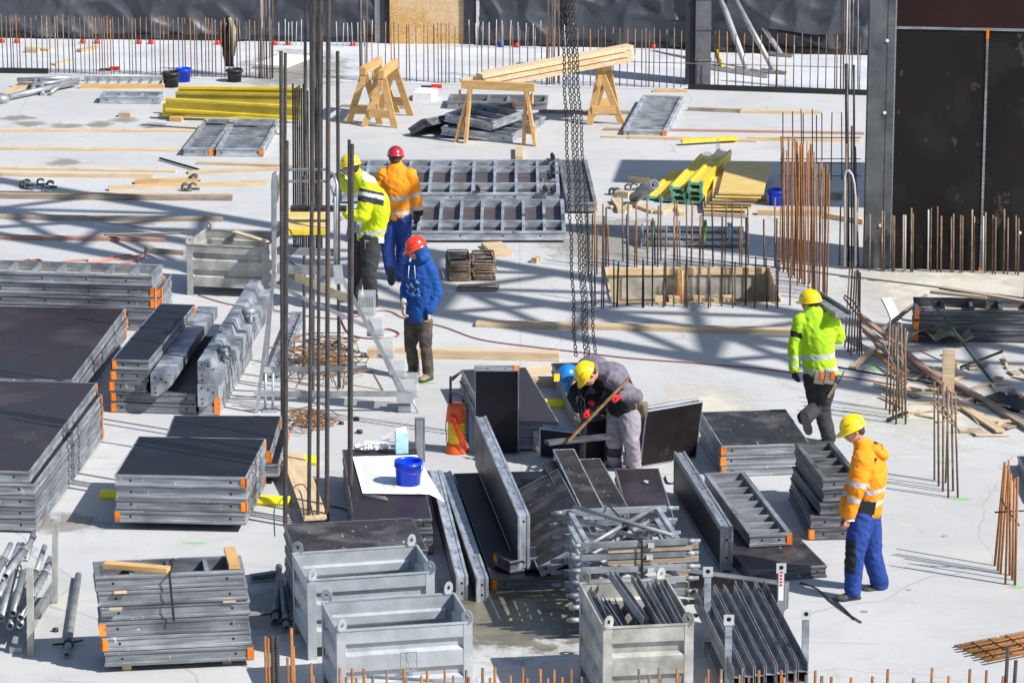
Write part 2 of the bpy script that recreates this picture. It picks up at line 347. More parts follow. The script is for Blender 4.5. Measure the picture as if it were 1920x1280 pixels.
# the pale membrane beyond the row of starter bars
edge = [(-30,136), (0,137), (130,141), (300,146), (520,151), (700,156), (900,160), (1080,164), (1290,168)]
pts = [at(*p) for p in edge] + [at(1640,177), at(2300,190), at(2300,60), at(-300,60), at(-300,134)]
sheet('membrane_floor', pts, MT['membrane'], .004)
def blot(name, c, rx, ry, mat, z, seed, rough=.25, n=40, rz=0):
    """irregular flat stain, centre and radii in metres"""
    rnd = random.Random(seed); ph = [rnd.uniform(0, 6.28) for _ in range(6)]; pts = []; rx *= 1.35; ry *= 1.35; rough *= .4
    for k in range(n):
        a = 2*math.pi*k/n
        q = 1 + rough*(.5*math.sin(2*a+ph[0]) + .4*math.sin(3*a+ph[1]) + .35*math.sin(5*a+ph[2]) + .25*math.sin(9*a+ph[3]) + .2*math.sin(14*a+ph[4]))
        x, y = rx*q*math.cos(a), ry*q*math.sin(a)
        pts.append((c[0]+x*math.cos(rz)-y*math.sin(rz), c[1]+x*math.sin(rz)+y*math.cos(rz)))
    return sheet(name, pts, mat, z)
blot('puddle', at(960,1150), 1.05, 1.25, MT['damp'], .004, 3, .3)
blot('puddle', at(950,1150), .8, .95, MT['wet'], .008, 4, .3)
blot('puddle', at(500,1150), .42, .75, MT['damp'], .004, 11, .35)
blot('puddle', at(1150,455), .8, 1.4, MT['damp'], .004, 5, .3)
blot('puddle', at(560,130), .9, 1.6, MT['damp'], .008, 6, .3)
blot('damp_patch', at(1230,1125), .5, .6, MT['dust'], .004, 7, .3)
blot('dust_patch', at(1790,540), 1.3, 1.9, MT['dust'], .004, 8, .4)
blot('dust_patch', at(1330,760), .55, .9, MT['dust'], .004, 12, .25)
blot('dust_patch', at(1740,760), .8, 1.6, MT['dust'], .004, 9, .45)
blot('damp_patch', at(105,980), .5, .35, MT['damp'], .004, 10, .4)
for i, (x, y, rx, ry) in enumerate([(365,1017,.14,.05),(1775,865,.10,.10),(1802,934,.12,.07),(1694,788,.09,.1),(1640,690,.15,.12),(800,718,.12,.08),(1905,1100,.1,.06)]):
    blot('spray_mark', at(x, y), rx, ry, MT['spray'], .006, 20+i, .4, 20)
for i, (x, y) in enumerate([(60,232),(120,236),(190,232),(235,226),(290,236),(30,222),(120,305),(250,420)]):
    blot('dirt_mark', at(x, y), .22, .22, MT['damp'], .003, 40+i, .6, 26)

# ---- background walls covered in black foil
def foil_grid(W, Hh, seed, amp=.07, step=.035):
    nx = int(W/step)+1; nz = int(Hh/step)+1; vs = []; fs = []
    for j in range(nz):
        for i in range(nx):
            x = W*i/(nx-1); z = Hh*j/(nz-1)
            p = Vector((x*.7+seed, z*.45, seed*.3)); q = Vector((x*.8+z*.9+seed*2, z*.8-x*.3, 5))
            a = 1-abs(noise.noise(p)*2); b = 1-abs(noise.noise(q*1.5)*2); c = 1-abs(noise.noise(Vector((x*3.3-z*1.2, z*4.1, seed)))*2)
            fall = max(0, 1-z/.9)
            e = 1-abs(noise.noise(Vector((x*6+z*4, z*5-x*3, seed+9)))*2); d = amp*(a*a*a*1.2+b*b*b*1.1+c*c*.22+e*e*.07) + .035*math.sin(x*10+2*math.sin(z*3))*fall*(.5+.5*noise.noise(Vector((x*.8, 0, seed))))
            vs.append((x, -d, z))
    for j in range(nz-1):
        for i in range(nx-1): a = j*nx+i; fs.append((a, a+1, a+nx+1, a+nx))
    return vs, fs
def foil_wall(p0, p1, Hh, seed, label, z0=.04, group=None, flap=None):
    a, b = at(*p0), at(*p1); d = b-a; ang = math.atan2(d.y, d.x); W = d.length
    t = thing('foil_wall', label, 'wall', group=group, loc=a, rz=ang)
    MB().box(0, W, .16, .36, 0, Hh).build('wall_core', MT['stud'], t)
    mb = MB(); vs, fs = foil_grid(W, Hh-z0, seed); mb.add([(v[0], v[1]+.05, v[2]+z0) for v in vs], fs, True)
    mb.build('foil', MT['foil'], t)
    MB().box(0, W, -.04, .155, 0, .10).build('base_strip', MT['bitumen'], t)
    return t
WT = 2.6
foil_wall((-120,70), (703,80), WT, 3.3, 'long wall covered in crumpled black foil, left of the strand board')
foil_wall((898,85), (1064,88), WT, 9.1, 'foil covered wall section right of the strand board, behind the chains')
foil_wall((1064,88), (1300,92), WT, 14.2, 'shaded foil covered wall section left of the grey formwork column')
fw = foil_wall((1330,98), (1640,104), WT, 21.7, 'sunlit foil covered wall behind the two leaning props')
# loose second layer hanging on that wall
W_ = (at(1600,100)-at(1345,98)).length
mb = MB(); vs, fs = foil_grid(W_*.9, 1.1, 5.5, .06)
mb.add([(v[0]+.3, v[1]-.16, v[2]+.42+.05*math.sin(v[0]*3)) for v in vs], fs, True); mb.build('foil_flap', MT['foil'], fw)
def upright(name, x0, x1, yb, mat, label, cat, depth=.12, Hh=WT):
    a, b = at(x0, yb), at(x1, yb)
    o = MB().box(0, b.x-a.x, 0, depth, 0, Hh).build(name, mat); o.location = a
    return tag(o, label, cat)
upright('wall_strip', 703, 713, 81, MT['grey'], 'narrow pale grey perforated strip at the right end of the long foil wall', 'strip', .1)
upright('steel_stud', 713, 731, 82, MT['stud'], 'dark steel post just left of the strand board', 'post')
upright('strand_board', 731, 870, 83, MT['osb'], 'tall strand board panel between two dark posts', 'board', .05)
upright('steel_stud', 870, 893, 84, MT['stud'], 'dark steel post just right of the strand board', 'post')
upright('wall_strip', 893, 899, 84.5, MT['grey'], 'thin pale strip beside the post right of the strand board', 'strip', .1)

# grey column formwork in the background
a = at(1303,160); b = at(1332,160)
t = thing('column_formwork', 'tall grey steel column formwork standing on the black strip in the background', 'formwork', loc=a)
MB().box(0, b.x-a.x, 0, .45, 0, 3.0).build('steel_side', MT['column'], t)
mb = MB().box(-.14, -.003, .05, .5, 0, 3.0); mb.box(-.16,-.142,.0,.06,0,3.0); mb.build('plywood_side', MT['stud'], t)
for z in (.4,.9,1.4,1.9,2.4): MB().box(-.003, b.x-a.x+.012, -.012, -.001, z, z+.05).build('waler', MT['steel_dark'], t)
# black upstand strips
for p0, p1, lab in (((1290,168), (1645,180), 'black bitumen upstand strip along the slab edge under the grey column'), ((-40,137), (90,139), 'short black strip lying behind the starter bars at the left edge')):
    a, b = at(*p0), at(*p1); d = b-a
    o = MB().box(0, d.length, 0, .05, 0, .085).build('edge_strip', MT['bitumen']); o.location = a; o.rotation_euler = (0, 0, math.atan2(d.y, d.x)); tag(o, lab, 'strip')

# ---- big formwork wall on the right
wb = at(1617,503); wr = at(1668,506); wf = at(1990,513)
d = (wf-wb); ang = math.atan2(d.y, d.x); Wl = d.length
t = thing('formwork_wall', 'tall dark brown formwork wall with a grey steel edge column on the right', 'formwork', loc=wb, rz=ang)
Minv = rzmat(wb, ang).inverted()
xc = (Minv @ wr).x; xj = (Minv @ aty(1838, 500, wr.y)).x
def zat(px, py): return aty(px, py, wb.y).z
zj = zat(1750, 52); HW = 5.0
mb = MB().box(0, xc*.72, 0, .14, 0, HW)
mb.box(xc*.72+.002, xc-.004, -.006, .14, 0, zj+.03); mb.box(xc*.72+.002, xc-.004, -.006, .14, zj+.034, HW); mb.box(.02, .05, -.012, -.001, 0, HW)
mb.build('edge_column', MT['column'], t)
x2 = Wl
MB().box(xc, xj-.012, .02, .14, 0, zj-.015).build('face_panel', MT['ply_wall'], t)
MB().box(xj+.018, x2, .02, .14, 0, zj-.015).build('face_panel', MT['ply_wall'], t)
MB().box(xc, x2, .02, .14, zj+.022, HW).build('face_panel', MT['maroon'], t)
mb = MB().box(xj-.012, xj+.018, .008, .13, .0, zj-.015); mb.box(xc, x2, .008, .13, zj-.012, zj+.020)
mb.box(xc, xc+.012, .006, .019, 0, HW); mb.build('joint_strip', MT['steel'], t)
mb = MB(); mb.mi = 0
mb.box(xj-.05, xj+.03, .004, .019, zj-.012, zj+.006); mb.box(xj-.014, xj+.02, .003, .007, zj-.12, zj-.012); mb.box(xj-.02, xj+.03, .0, .006, .0, .05)
mb.build('corner_cap', MT['orange'], t)
mb = MB()
for (px, py) in ((1664,76),(1659,211),(1651,422),(1912,429)):
    p = Minv @ aty(px, py, wb.y-.02); mb.disc((p.x, -.014, p.z), (0,-1,0), .022, 10)
mb.build('bolt_head', MT['white'], t)
mb = MB()
for (px, py) in ((1671,76),(1667,211),(1848,82),(1842,218),(1833,430),(1700,44),(1836,44),(1665,422)):
    p = Minv @ aty(px, py, wb.y-.02); mb.disc((p.x, .0045 if px < 1670 else .012, p.z), (0,-1,0), .02, 8)
mb.build('tie_hole', MT['hole'], t)
# blue post and bracket at the right picture edge, in front of the wall
a = at(1919,560)
t = thing('blue_prop', 'blue painted steel prop with a grey bracket at the right edge of the photo', 'prop', loc=a)
MB().tube([(.045,0,.0),(.045,0,3.6)], .045, 12).build('tube', MT['blue_paint'], t)
MB().box(-.06,.0,-.05,.05, aty(1915,243,a.y).z, aty(1915,215,a.y).z).build('bracket', MT['steel'], t)
MB().box(-.03,.03,-.06,-.04, aty(1915,275,a.y).z, aty(1915,262,a.y).z).build('bracket', MT['steel'], t)

# unseen deck added behind the wall, outlined to throw the shadow beside it
SH = Vector((SDIR.x/SDIR.z, SDIR.y/SDIR.z, 0))
z_ = 5.6
gp = [at(1170,300), at(1153,342), at(1290,348), at(1420,384), at(1700,392), at(1700,306)]
cp = [g+SH*z_ for g in gp]; c0 = Vector((cp[1].x, cp[4].y, z_))
t = thing('shadow_deck', 'unseen timber deck added above the wall, shaped to cast the shadow beside it', 'platform', loc=c0)
mb = MB(); n = len(cp); q = [Vector((c.x-c0.x, c.y-c0.y, 0)) for c in cp]; mb.add([(v.x,v.y,0) for v in q]+[(v.x,v.y,.05) for v in q], [tuple(range(n))[::-1], tuple(range(n,2*n))]+[(k,(k+1)%n,n+(k+1)%n,n+k) for k in range(n)], False)
mb.build('deck', MT['wood_old'], t)
for v in (q[4], q[5]): MB().box(v.x-.15,v.x-.05,v.y-.05,v.y+.05,-z_,-.002).build('post', MT['steel'], t)

# tower crane jib, far above the picture: its lattice shadow crosses the slab
HJ = 11.0
g0, g1 = at(-500,300), at(2500,815); h0 = at(900,492); h1 = at(900,574)
t = thing('crane_jib', 'lattice jib of the tower crane passing high above the site, out of sight', 'crane', loc=(0,0,0))
def up(g, z): return g + SH*z + Vector((0,0,z))
dj = (g1-g0).normalized(); sv = Vector((-dj.y, dj.x, 0)); wj = .8
mb = MB(); top = []; bl = []; br = []
nseg = int((g1-g0).length/2.0)
for i in range(nseg+1):
    g = g0 + dj*2.0*i
    bl.append(up(g+sv*-1.35, HJ)); br.append(up(g+sv*1.25, HJ)); top.append(up(g, HJ)+Vector((0,0,1.5)))
for ch, w_ in ((bl,.30),(br,.30),(top,.30)): mb.bar(ch[0], ch[-1], w_, w_)
for i in range(nseg):
    a, b = (bl, br) if i % 2 else (br, bl)
    mb.bar(a[i], b[i+1], .12, .12); mb.bar(bl[i], top[i]+(top[i+1]-top[i])*.5, .12, .12); mb.bar(top[i]+(top[i+1]-top[i])*.5, bl[i+1], .12, .12)
    mb.bar(br[i], top[i]+(top[i+1]-top[i])*.5, .12, .12); mb.bar(top[i]+(top[i+1]-top[i])*.5, br[i+1], .12, .12)
mb.build('lattice', MT['yel'], t)

# ---- wooden lining of the opening
t = thing('opening_formwork', 'timber lined rectangular opening in the slab, ringed by starter bars', 'formwork', M=HOLE)
mb = MB(); e = .035; D_ = .44     # local z points down here
mb.box(.002, hW-.002, .002, .03, -.025, .07); mb.box(-.02, .0, -.0, hL, -.03, .08); mb.box(hW, hW+.02, 0, hL, -.03, .08); mb.box(0, hW, hL, hL+.02, -.015, .08)
mb.build('rim_board', MT['wood'], t)
mb = MB(); mb.box(0, hW, -.03, .0015, .0, D_); mb.box(-.03, 0, -.03, hL+.03, .09, D_); mb.box(hW, hW+.03, -.03, hL+.03, .09, D_); mb.box(0, hW, hL, hL+.03, .09, D_)
mb.build('lining_board', MT['ply_back'], t)
mb = MB(); mb.box(.2, hW-.25, .003, .02, .11, D_-.05); mb.build('pale_board', MT['bin_old'], t)
mb = MB(); mb.box(-.03, hW+.03, -.03, hL+.03, D_, D_+.03); mb.build('bottom_board', MT['wood'], t)
mb = MB()
for x in (.95,): mb.tube([(x,.1,-.02),(x,.1,D_)], .05, 10)
mb.build('round_post', MT['wood_y'], t)
for i, x in enumerate((.62,.8,1.12,1.3,1.5)):
    mb = MB(); mb.box(x, x+.14, .10, .3, D_-.12, D_-.002); mb.build('spacer_block', MT['wood'], t)
# ================================================================== FORMWORK PANELS
PT = .125
_cache = {}
def ring(mb, W, L, prof):
    n = len(prof); vs = []
    for d, z in prof: vs += [(d, d, z), (W-d, d, z), (W-d, L-d, z), (d, L-d, z)]
    fs = []
    for i in range(n):
        j = (i+1) % n
        for k in range(4): fs.append((i*4+k, i*4+(k+1) % 4, j*4+(k+1) % 4, j*4+k))
    mb.add(vs, fs, False)
def panel_meshes(W, L, up, T=PT, rib=.3, longrib=False, mats=('steel','ply'), lad=False):
    key = (round(W,3), round(L,3), up, T, rib, longrib, mats, lad)
    if key in _cache: return _cache[key]
    mb = MB(); fw = .05 if not lad else .045
    ring(mb, W, L, [(.006,0),(0,.005),(0,.026),(.010,.034),(.010,T-.034),(0,T-.026),(0,T-.005),(.005,T),(fw*.25,T),(fw,T*.7),(fw,.0)] if up else
         [(.006,0),(0,.005),(0,.026),(.010,.034),(.010,T-.034),(0,T-.026),(0,T-.005),(.005,T),(fw,T),(fw,.0)])
    if not up:
        n = max(1, int(round(L/rib)))
        if L >= W:
            for i in range(1, n): y = L*i/n; mb.box(fw-.005, W-fw+.005, y-.016, y+.016, .028, T-.03)
        else:
            n = max(1, int(round(W/rib)))
            for i in range(1, n): x = W*i/n; mb.box(x-.020, x+.020, fw-.005, L-fw+.005, .028, T-.012)
        if longrib:
            for q in longrib:
                if L >= W: mb.box(W*q-.03, W*q+.03, fw-.005, L-fw+.005, .03, T-.006)
                else: mb.box(fw-.005, W-fw+.005, L*q-.03, L*q+.03, .03, T-.006)
    mb.mi = 1
    def hole(x, y, nx, ny):
        mb.disc((x+nx*.0008, y+ny*.0008, T*.5), (nx, ny, 0), .013, 8)
    for f in (.12, .88) if W > .5 else (.3, .7):
        hole(W*f, .010, 0, -1); hole(W*f, L-.010, 0, 1)
    if W > 2: 
        for f in (.3,.5,.7): hole(W*f, .010, 0, -1)
    k = max(2, int(L/.45))
    for i in range(k):
        y = L*(i+.5)/k; hole(.010, y, -1, 0); hole(W-.010, y, 1, 0)
    fr = mb.mesh('frame', [MT[mats[0]], MT['hole']])
    pl = MB()
    if up: pl.box(.012, W-.012, .012, L-.012, T-.018, T-.0025)
    else: pl.box(.03, W-.03, .03, L-.03, .003, .021)
    pm = pl.mesh('plywood', MT[mats[1]])
    _cache[key] = (fr, pm); return _cache[key]
def cap_mesh(W, L, T, c):
    key = ('cap', round(W,3), round(L,3), T, c)
    if key in _cache: return _cache[key]
    mb = MB(); s = .055; x0, x1 = (-.003, s) if c[0] == 'l' else (W-s, W+.003); y0, y1 = (-.003, s) if c[1] == 'f' else (L-s, L+.003)
    xe = (x0, x0+.012) if c[0] == 'l' else (x1-.012, x1); ye = (y0, y0+.012) if c[1] == 'f' else (y1-.012, y1)
    mb.box(x0, x1, ye[0], ye[1], .012, T-.014); mb.box(xe[0], xe[1], y0, y1, .0125, T-.0145)
    _cache[key] = mb.mesh('corner_cap', MT['orange']); return _cache[key]
def panel(M, W, L, label, up=True, T=PT, caps=(), mats=('steel','ply'), rib=.3, longrib=None, group=None, name='formwork_panel', facelabel=None):
    t = thing(name, label, 'formwork panel', M=M, group=group)
    fr, pm = panel_meshes(W, L, up, T, rib, longrib, mats)
    link('frame', fr, t); link('plywood', pm, t)
    for c in caps: link('corner_cap', cap_mesh(W, L, T, c), t)
    return t
def stack(bfl, tfl, tfr, tb, side, n, where, z0=0, up=True, capf=(), mats=('steel','ply'), topup=None, W=None, L=None, jit=.012, longrib=None, rib=.3, desc='steel framed', top_mats=None, dx=None):
    """bfl: foot of the near left corner; tfl, tfr: near top edge; tb: back top corner on 'side' (l or r)"""
    Hh = hgt(bfl, tfl, z0) if bfl else None
    if Hh is None: Hh = z0 + n*PT
    a, b = at(*tfl, Hh), at(*tfr, Hh); back = at(*tb, Hh)
    u = (b-a).normalized(); v = Vector((-u.y, u.x, 0))
    ref = a if side == 'l' else b
    dv = (back-ref).normalized(); up_ = Vector((dv.y, -dv.x, 0)); W0 = (b-a).length; kk = 1.0 if (back-ref).length > 1.5*(W or W0) else .45
    if abs(u.dot(up_)) > .9 and topup is None:
        u = u.lerp(up_, kk).normalized(); v = Vector((-u.y, u.x, 0))
        if side == 'l': b = a+u*W0
        else: a = b-u*W0
    if W is None: W = (b-a).length
    else:
        if side == 'r': a = b-u*W
    if L is None: L = (back-ref).dot(v)
    T = (Hh-z0)/n
    print('stack %-28s W %.2f L %.2f H %.2f T %.3f skew %.2f' % (where[:28], W, L, Hh, T, (back-ref).dot(u)))
    ang = math.atan2(u.y, u.x); out = []
    for i in range(n):
        top = i == 0; z = Hh - T*(i+1)
        rr = random.Random(hash((round(tfl[0]), round(tfl[1]), i)) & 0xffff)
        M = rzmat((a.x, a.y, z), ang) @ Matrix.Translation((rr.uniform(-jit, jit)+(dx(i) if dx else 0), rr.uniform(-jit, jit), .001))
        cc = capf(i) if callable(capf) else capf
        U = up if not (top and topup is not None) else topup
        fc = 'plywood face up' if U else 'ribs up'
        lab = ordn(i, n)+' panel in the stack '+where if n > 1 else 'single panel '+where
        out.append(panel(M, W, L, lab, up=U, T=T-.004, caps=cc, mats=(top_mats if top and top_mats else mats), longrib=longrib, rib=rib, group='formwork panels stacked '+where))
    return out
def rnd_caps(opts, seed=0):
    def f(i):
        r = random.Random(seed*31+i); return tuple(c for c in opts if r.random() < .75)
    return f

# near left stack of four on yellow bearers
stack((217,979), (215,888), (462,893), (262,816), 'l', 4, 'of four on yellow bearers, near the tall ribbed bars', z0=.085,
      capf=lambda i: {3:('lf','rb'),2:('rf',),0:('rf','rb')}.get(i, ()), mats=('steel','ply_black'))
# stack of two behind it
stack((300,893), (298,843), (506,845), (320,777), 'l', 2, 'of two behind the near stack on yellow bearers', z0=.085, capf=lambda i: ('rf','rb') if i == 0 else ('rb',), mats=('steel','ply_black'), dx=lambda i: .1 if i == 1 else 0)
# big stack cut by the left edge
stack(None, (-192,877), (57,884), (184,717), 'r', 5, 'of five with a maroon scratched top at the left edge', z0=.02, capf=('rb',), mats=('steel','ply'), dx=lambda i: 0 if i == 0 else .045)
stack(None, (-120,704), (137,712), (237,577), 'r', 3, 'with a maroon top behind the big left edge stack', z0=0, capf=('rb',), mats=('steel','ply'))
# five high narrow stack with orange caps at its left
hS = hgt((209,773), (207,673)); T5 = hS/5
stack((209,773), (208,734), (369,737), (298,620), 'l', 2, 'of two wide panels under the narrow ones', mats=('steel','ply_grey'), capf=('lf',), L=2.6)
stack((209,773-39), (207,673), (277,676), (298,568), 'l', 3, 'of three narrow panels with bright orange corners', z0=hgt((209,773),(208,734)), mats=('steel','ply_black'), capf=('lf','rb'), dx=lambda i: -.01*i)
stack((370,776), (370,738), (409,740), (492,600), 'r', 1, 'beside the narrow stack, under the steel corner posts', mats=('steel','ply_grey'), capf=('rf',), L=2.6)
# long ladder stack at the left edge
stack((-120,609), (-125,505), (289,517), (302,492), 'r', 5, 'of five long narrow panels at the left edge', mats=('steel','ply_back'), topup=False, capf=lambda i: ('rf','rb') if i in (1,2) else (), L=.62, rib=.3, dx=lambda i: 0 if i else -.02)
stack(None, (-125,530), (303,540), (325,508), 'r', 4, 'standing behind the long narrow panels at the left edge', mats=('steel','ply_grey'), capf=('rf',), L=.75)
# stack behind the grid boxes
stack(None, (556,1046), (804,1030), (788,969), 'r', 5, 'of dark panels behind the two near grid boxes', z0=0, mats=('steel_dark','ply_worn'), capf=lambda i: ('rf',) if i in (1,2) else ())
# plan table
stack(None, (668,972), (812,972), (782,836), 'r', 3, 'that serves as a table for the drawing', z0=0, mats=('steel_dark','ply'), W=.78, L=2.55)
# stack between the walking man and the bent man
stack((1357,895), (1353,836), (1518,829), (1322,771), 'l', 3, 'of three wide panels left of the man in orange', mats=('steel','ply_worn'), capf=('lf',))

# near left stack with timber on top
stack((192,1250), (184,1081), (465,1067), (182,1051), 'l', 6, 'with timber pieces on top, bottom left of the photo', z0=.06, mats=('steel','ply_grey'), up=False, capf=lambda i: {3:('lf',),4:('lf',),5:('rf',)}.get(i, ()), jit=.015, rib=.34, dx=lambda i: .01*(i-2))
hN = hgt((192,1250), (184,1081), .06)
def small(p0, p1, w_, t_, z, mat, label, rz=None):
    a = at(p0[0], p0[1], z); b = at(p1[0], p1[1], z); d = b-a; o = MB().box(0, d.length, -w_/2, w_/2, 0, t_).build('timber_piece', MT[mat]); o.location = a; o.rotation_euler = (0,0,math.atan2(d.y,d.x)); return tag(o, label, 'timber')
small((197,1062), (316,1072), .10, .045, hN+.002, 'wood_y', 'longer timber piece lying on the ribbed panel at the bottom left')
small((430,1032), (440,1066), .10, .04, hN+.002, 'wood_y', 'short upright looking timber piece on the ribbed panel at the bottom left')
small((238,1256), (240,1236), .08, .055, .002, 'wood', 'left wooden block under the bottom left stack'); small((426,1244), (428,1224), .08, .055, .002, 'wood', 'right wooden block under the bottom left stack')
TT = (hN-.06)/6
for k, (x, y) in enumerate(((226,1112),(434,1098),(217,1143),(430,1129))):
    z = .06+TT*(5-k//2)-.012; small((x-12,y), (x+12,y-1), .03, .018, z, 'wood', ('left upper','right upper','left lower','right lower')[k]+' wooden wedge between panels of the bottom left stack')
q = at(318,1078,hN); b_ = at(325,1161,0); t = thing('strap', 'dark steel strap around the upper panels of the bottom left stack', 'strap', loc=q)
d_ = Vector((.01,-.0,-TT*3)); MB().bar((0,-.012,.004), Vector((.03,-.012,-TT*3)), .022, .004, (0,1,0)).build('band', MT['iron'], t); MB().bar((0,-.01,.006), (-.01,.48,.006), .022, .004).build('band', MT['iron'], t)
# ================================================================== SINGLE, LEANING AND SPECIAL PANELS
def along(p0, p1, z): return (at(p0[0], p0[1], z), at(p1[0], p1[1], z))
def edge_panel(ft, bt, h, z0, label, side, T=.125, caps=(), mats=('steel','ply'), lean=0, rib=.3, L=None):
    """narrow panel standing on its long edge: ft, bt = near and far end of its top edge; side: where the plywood faces"""
    a, b = along(ft, bt, z0+h); y = (b-a).normalized(); L = L or (b-a).length
    up_ = Vector((0, 0, 1))
    if side == 'l':
        x = up_; z = x.cross(y); o = a - up_*h
    else:
        x = -up_; z = x.cross(y); o = a
    if lean:
        Rm = Matrix.Rotation(lean, 3, y); x = Rm @ x; z = Rm @ z
    M = Matrix(((x.x,y.x,z.x,o.x),(x.y,y.y,z.y,o.y),(x.z,y.z,z.z,o.z),(0,0,0,1)))
    print('edge', label[:30], round(L, 2))
    return panel(M, h, L, label, up=True if side == 'l' else True, T=T, caps=caps, mats=mats, rib=rib)
def facing_panel(bl, br, h, label, z0=0, lean=0, up=True, T=.12, caps=(), mats=('steel','ply'), **k):
    """panel standing across the view, its plywood towards the camera; bl, br foot of its near face"""
    a, b = at(*bl, z0), at(*br, z0); x = (b-a).normalized(); n = Vector((x.y, -x.x, 0))
    y = Vector((0,0,1))*math.cos(lean) + n*math.sin(lean); z = x.cross(y)
    o = a - z*T
    M = Matrix(((x.x,y.x,z.x,o.x),(x.y,y.y,z.y,o.y),(x.z,y.z,z.z,o.z),(0,0,0,1)))
    return panel(M, (b-a).length, h, label, up=up, T=T, caps=caps, mats=mats, **k)
def flat_panel(tfl, tfr, tb, side, label, z0=0, up=True, T=PT, tilt=0, pitch=0, caps=(), mats=('steel','ply'), W=None, L=None, **k):
    Hh = z0+T; a, b, c = at(*tfl, Hh), at(*tfr, Hh), at(*tb, Hh)
    u = (b-a).normalized(); W0 = (b-a).length; dv = (c-(a if side == 'l' else b)).normalized(); up_ = Vector((dv.y, -dv.x, 0))
    if u.dot(up_) > .9 and (c-a).length > 1.5*W0:
        u = up_
        if side == 'r': a = b-u*(W or W0)
    v = Vector((-u.y, u.x, 0)); W = W or W0; L = L or (c-(a if side == 'l' else b)).dot(v)
    print('flat', label[:30], 'W %.2f L %.2f' % (W, L))
    M = rzmat((a.x, a.y, z0), math.atan2(u.y, u.x)) @ Matrix.Rotation(tilt, 4, 'Y') @ Matrix.Rotation(pitch, 4, 'X')
    return panel(M, W, L, label, up=up, T=T, caps=caps, mats=mats, **k)
# -- middle heap
flat_panel((921,1084), (1100,1082), (850,887), 'l', 'wide flat panel on the wet floor with an orange near corner', caps=('lf',), mats=('steel_dark','ply_black'), W=1.05)
flat_panel((926,1036), (966,1058), (878,878), 'l', 'narrow panel lying on the wide flat one, orange corner in front', z0=.13, caps=('lf',), mats=('steel_dark','ply_black'), W=.32)
edge_panel((994,965), (912,779), .54, .16, 'long panel standing on edge, smooth bluish steel rim on top', 'l', mats=('steel_bright','ply'), T=.12)
# large tilted panel leaning on it
o = at(1016,1082,.14); yv = (at(950,862,.14)-o).normalized(); xv = Vector((math.cos(R(27)), .12, math.sin(R(27))))
M = frame3(o, o+xv, o+yv)
panel(M, .62, 2.55, 'large tilted panel with a scraped brown face beside the long panel on edge', mats=('steel','ply_worn'), T=.11)
flat_panel((1085,1000), (1122,998), (1016,864), 'l', 'narrow maroon panel between the tilted scraped one and the steel topped one', z0=.3, mats=('steel_dark','maroon'))
flat_panel((1093,960), (1135,957), (1036,842), 'l', 'narrow steel topped panel with a frosty sheen, behind the scaffold frames', z0=.30, T=.2, mats=('steel_bright','ply_worn'))
flat_panel((1135,958), (1183,957), (1080,860), 'l', 'scraped panel lying right of the frosty steel topped one', z0=.26, mats=('steel','ply_worn'))
flat_panel((1180,980), (1262,972), (1152,878), 'l', 'flat dark panel at the bent man\'s feet with a small ring on it', z0=.2, mats=('steel','ply'))
p = at(1211,906,.2+PT+.004)
tag(MB().lathe([(.018,0),(.028,0),(.028,.03),(.018,.03),(.018,0)], 14).build('pipe_ring', MT['steel_bright']), 'small steel ring lying on the dark panel behind the scaffold frames', 'ring').location = p
# two narrow panels on edge, left of the heap
edge_panel((878,1079), (826,880), .25, .0, 'left one of two bluish narrow panels on edge beside the plan table', 'l', mats=('steel_bright','ply_grey'), T=.12)
edge_panel((916,1082), (846,882), .25, .0, 'right one of two bluish narrow panels on edge beside the plan table', 'l', mats=('steel_bright','ply_grey'), T=.12)
# behind: stack of two with the black upright
stack(None, (921,803), (1050,797), (862,692), 'l', 2, 'of two behind the upright black panel and the orange sprayer', z0=.02, mats=('steel','ply'))
facing_panel((890,852), (973,852), 1.03, 'upright black panel leaning forward, orange cap at its upper right corner', lean=R(14), caps=('rb',), mats=('steel','ply_black'))
facing_panel((1199,877), (1306,858), .66, 'upright dark brown panel right of the bent men, leaning forward', lean=R(10), mats=('steel','ply_wall'))
stack(None, (1088,792), (1155,792), (1035,680), 'l', 2, 'of two narrow panels left of the bent men', z0=.02, mats=('steel','ply_black'))
# assembly the two men work on
facing_panel((1095,872), (1135,866), .5, 'narrow black upright panel in front of the bent men', lean=R(5), mats=('steel_dark','ply_black'))
facing_panel((1012,858), (1092,868), .34, 'low black panel standing in front of the bent men\'s tools', lean=R(4), mats=('steel_bright','ply_black'))
o = at(1000,848); t = thing('foil_wrapped_block', 'small silver wrapped block with a pink end, on edge near the bent men', 'block', loc=(o.x, o.y, 0), rz=R(-6))
MB().box(0, .014, 0, .34, .0, .23).build('pink_end', MT['pink'], t); MB().box(.015, .21, 0, .34, 0, .232).build('silver_body', MT['steel_bright'], t)
# right group
e_t = (1368,987); 
a, b = along((1352,988), (1263,846), .47); y = (b-a).normalized(); x = Vector((0,0,-1)); z = x.cross(y)
M = Matrix(((x.x,y.x,z.x,a.x),(x.y,y.y,z.y,a.y),(x.z,y.z,z.z,a.z),(0,0,0,1)))
panel(M, .45, (b-a).length, 'ladder like narrow panel standing on edge, its ribs showing on the left', up=False, T=.12, mats=('steel','ply_black'), rib=.28)
flat_panel((1402,1066), (1551,1059), (1478,986), 'r', 'dark flat panel under the front end of the ribbed one, left of the man\'s boots', mats=('steel_dark','ply_worn'))
flat_panel((1405,1003), (1485,998), (1319,886), 'l', 'ribbed panel lying face down like a ladder, one orange corner in front', z0=.13, up=False, caps=('rf',), mats=('steel','ply_back'), rib=.25)
facing_panel((1289,1120), (1472,1145), .26, 'long scraped panel standing on edge behind the post pallet', T=.1, mats=('steel','ply_worn'))
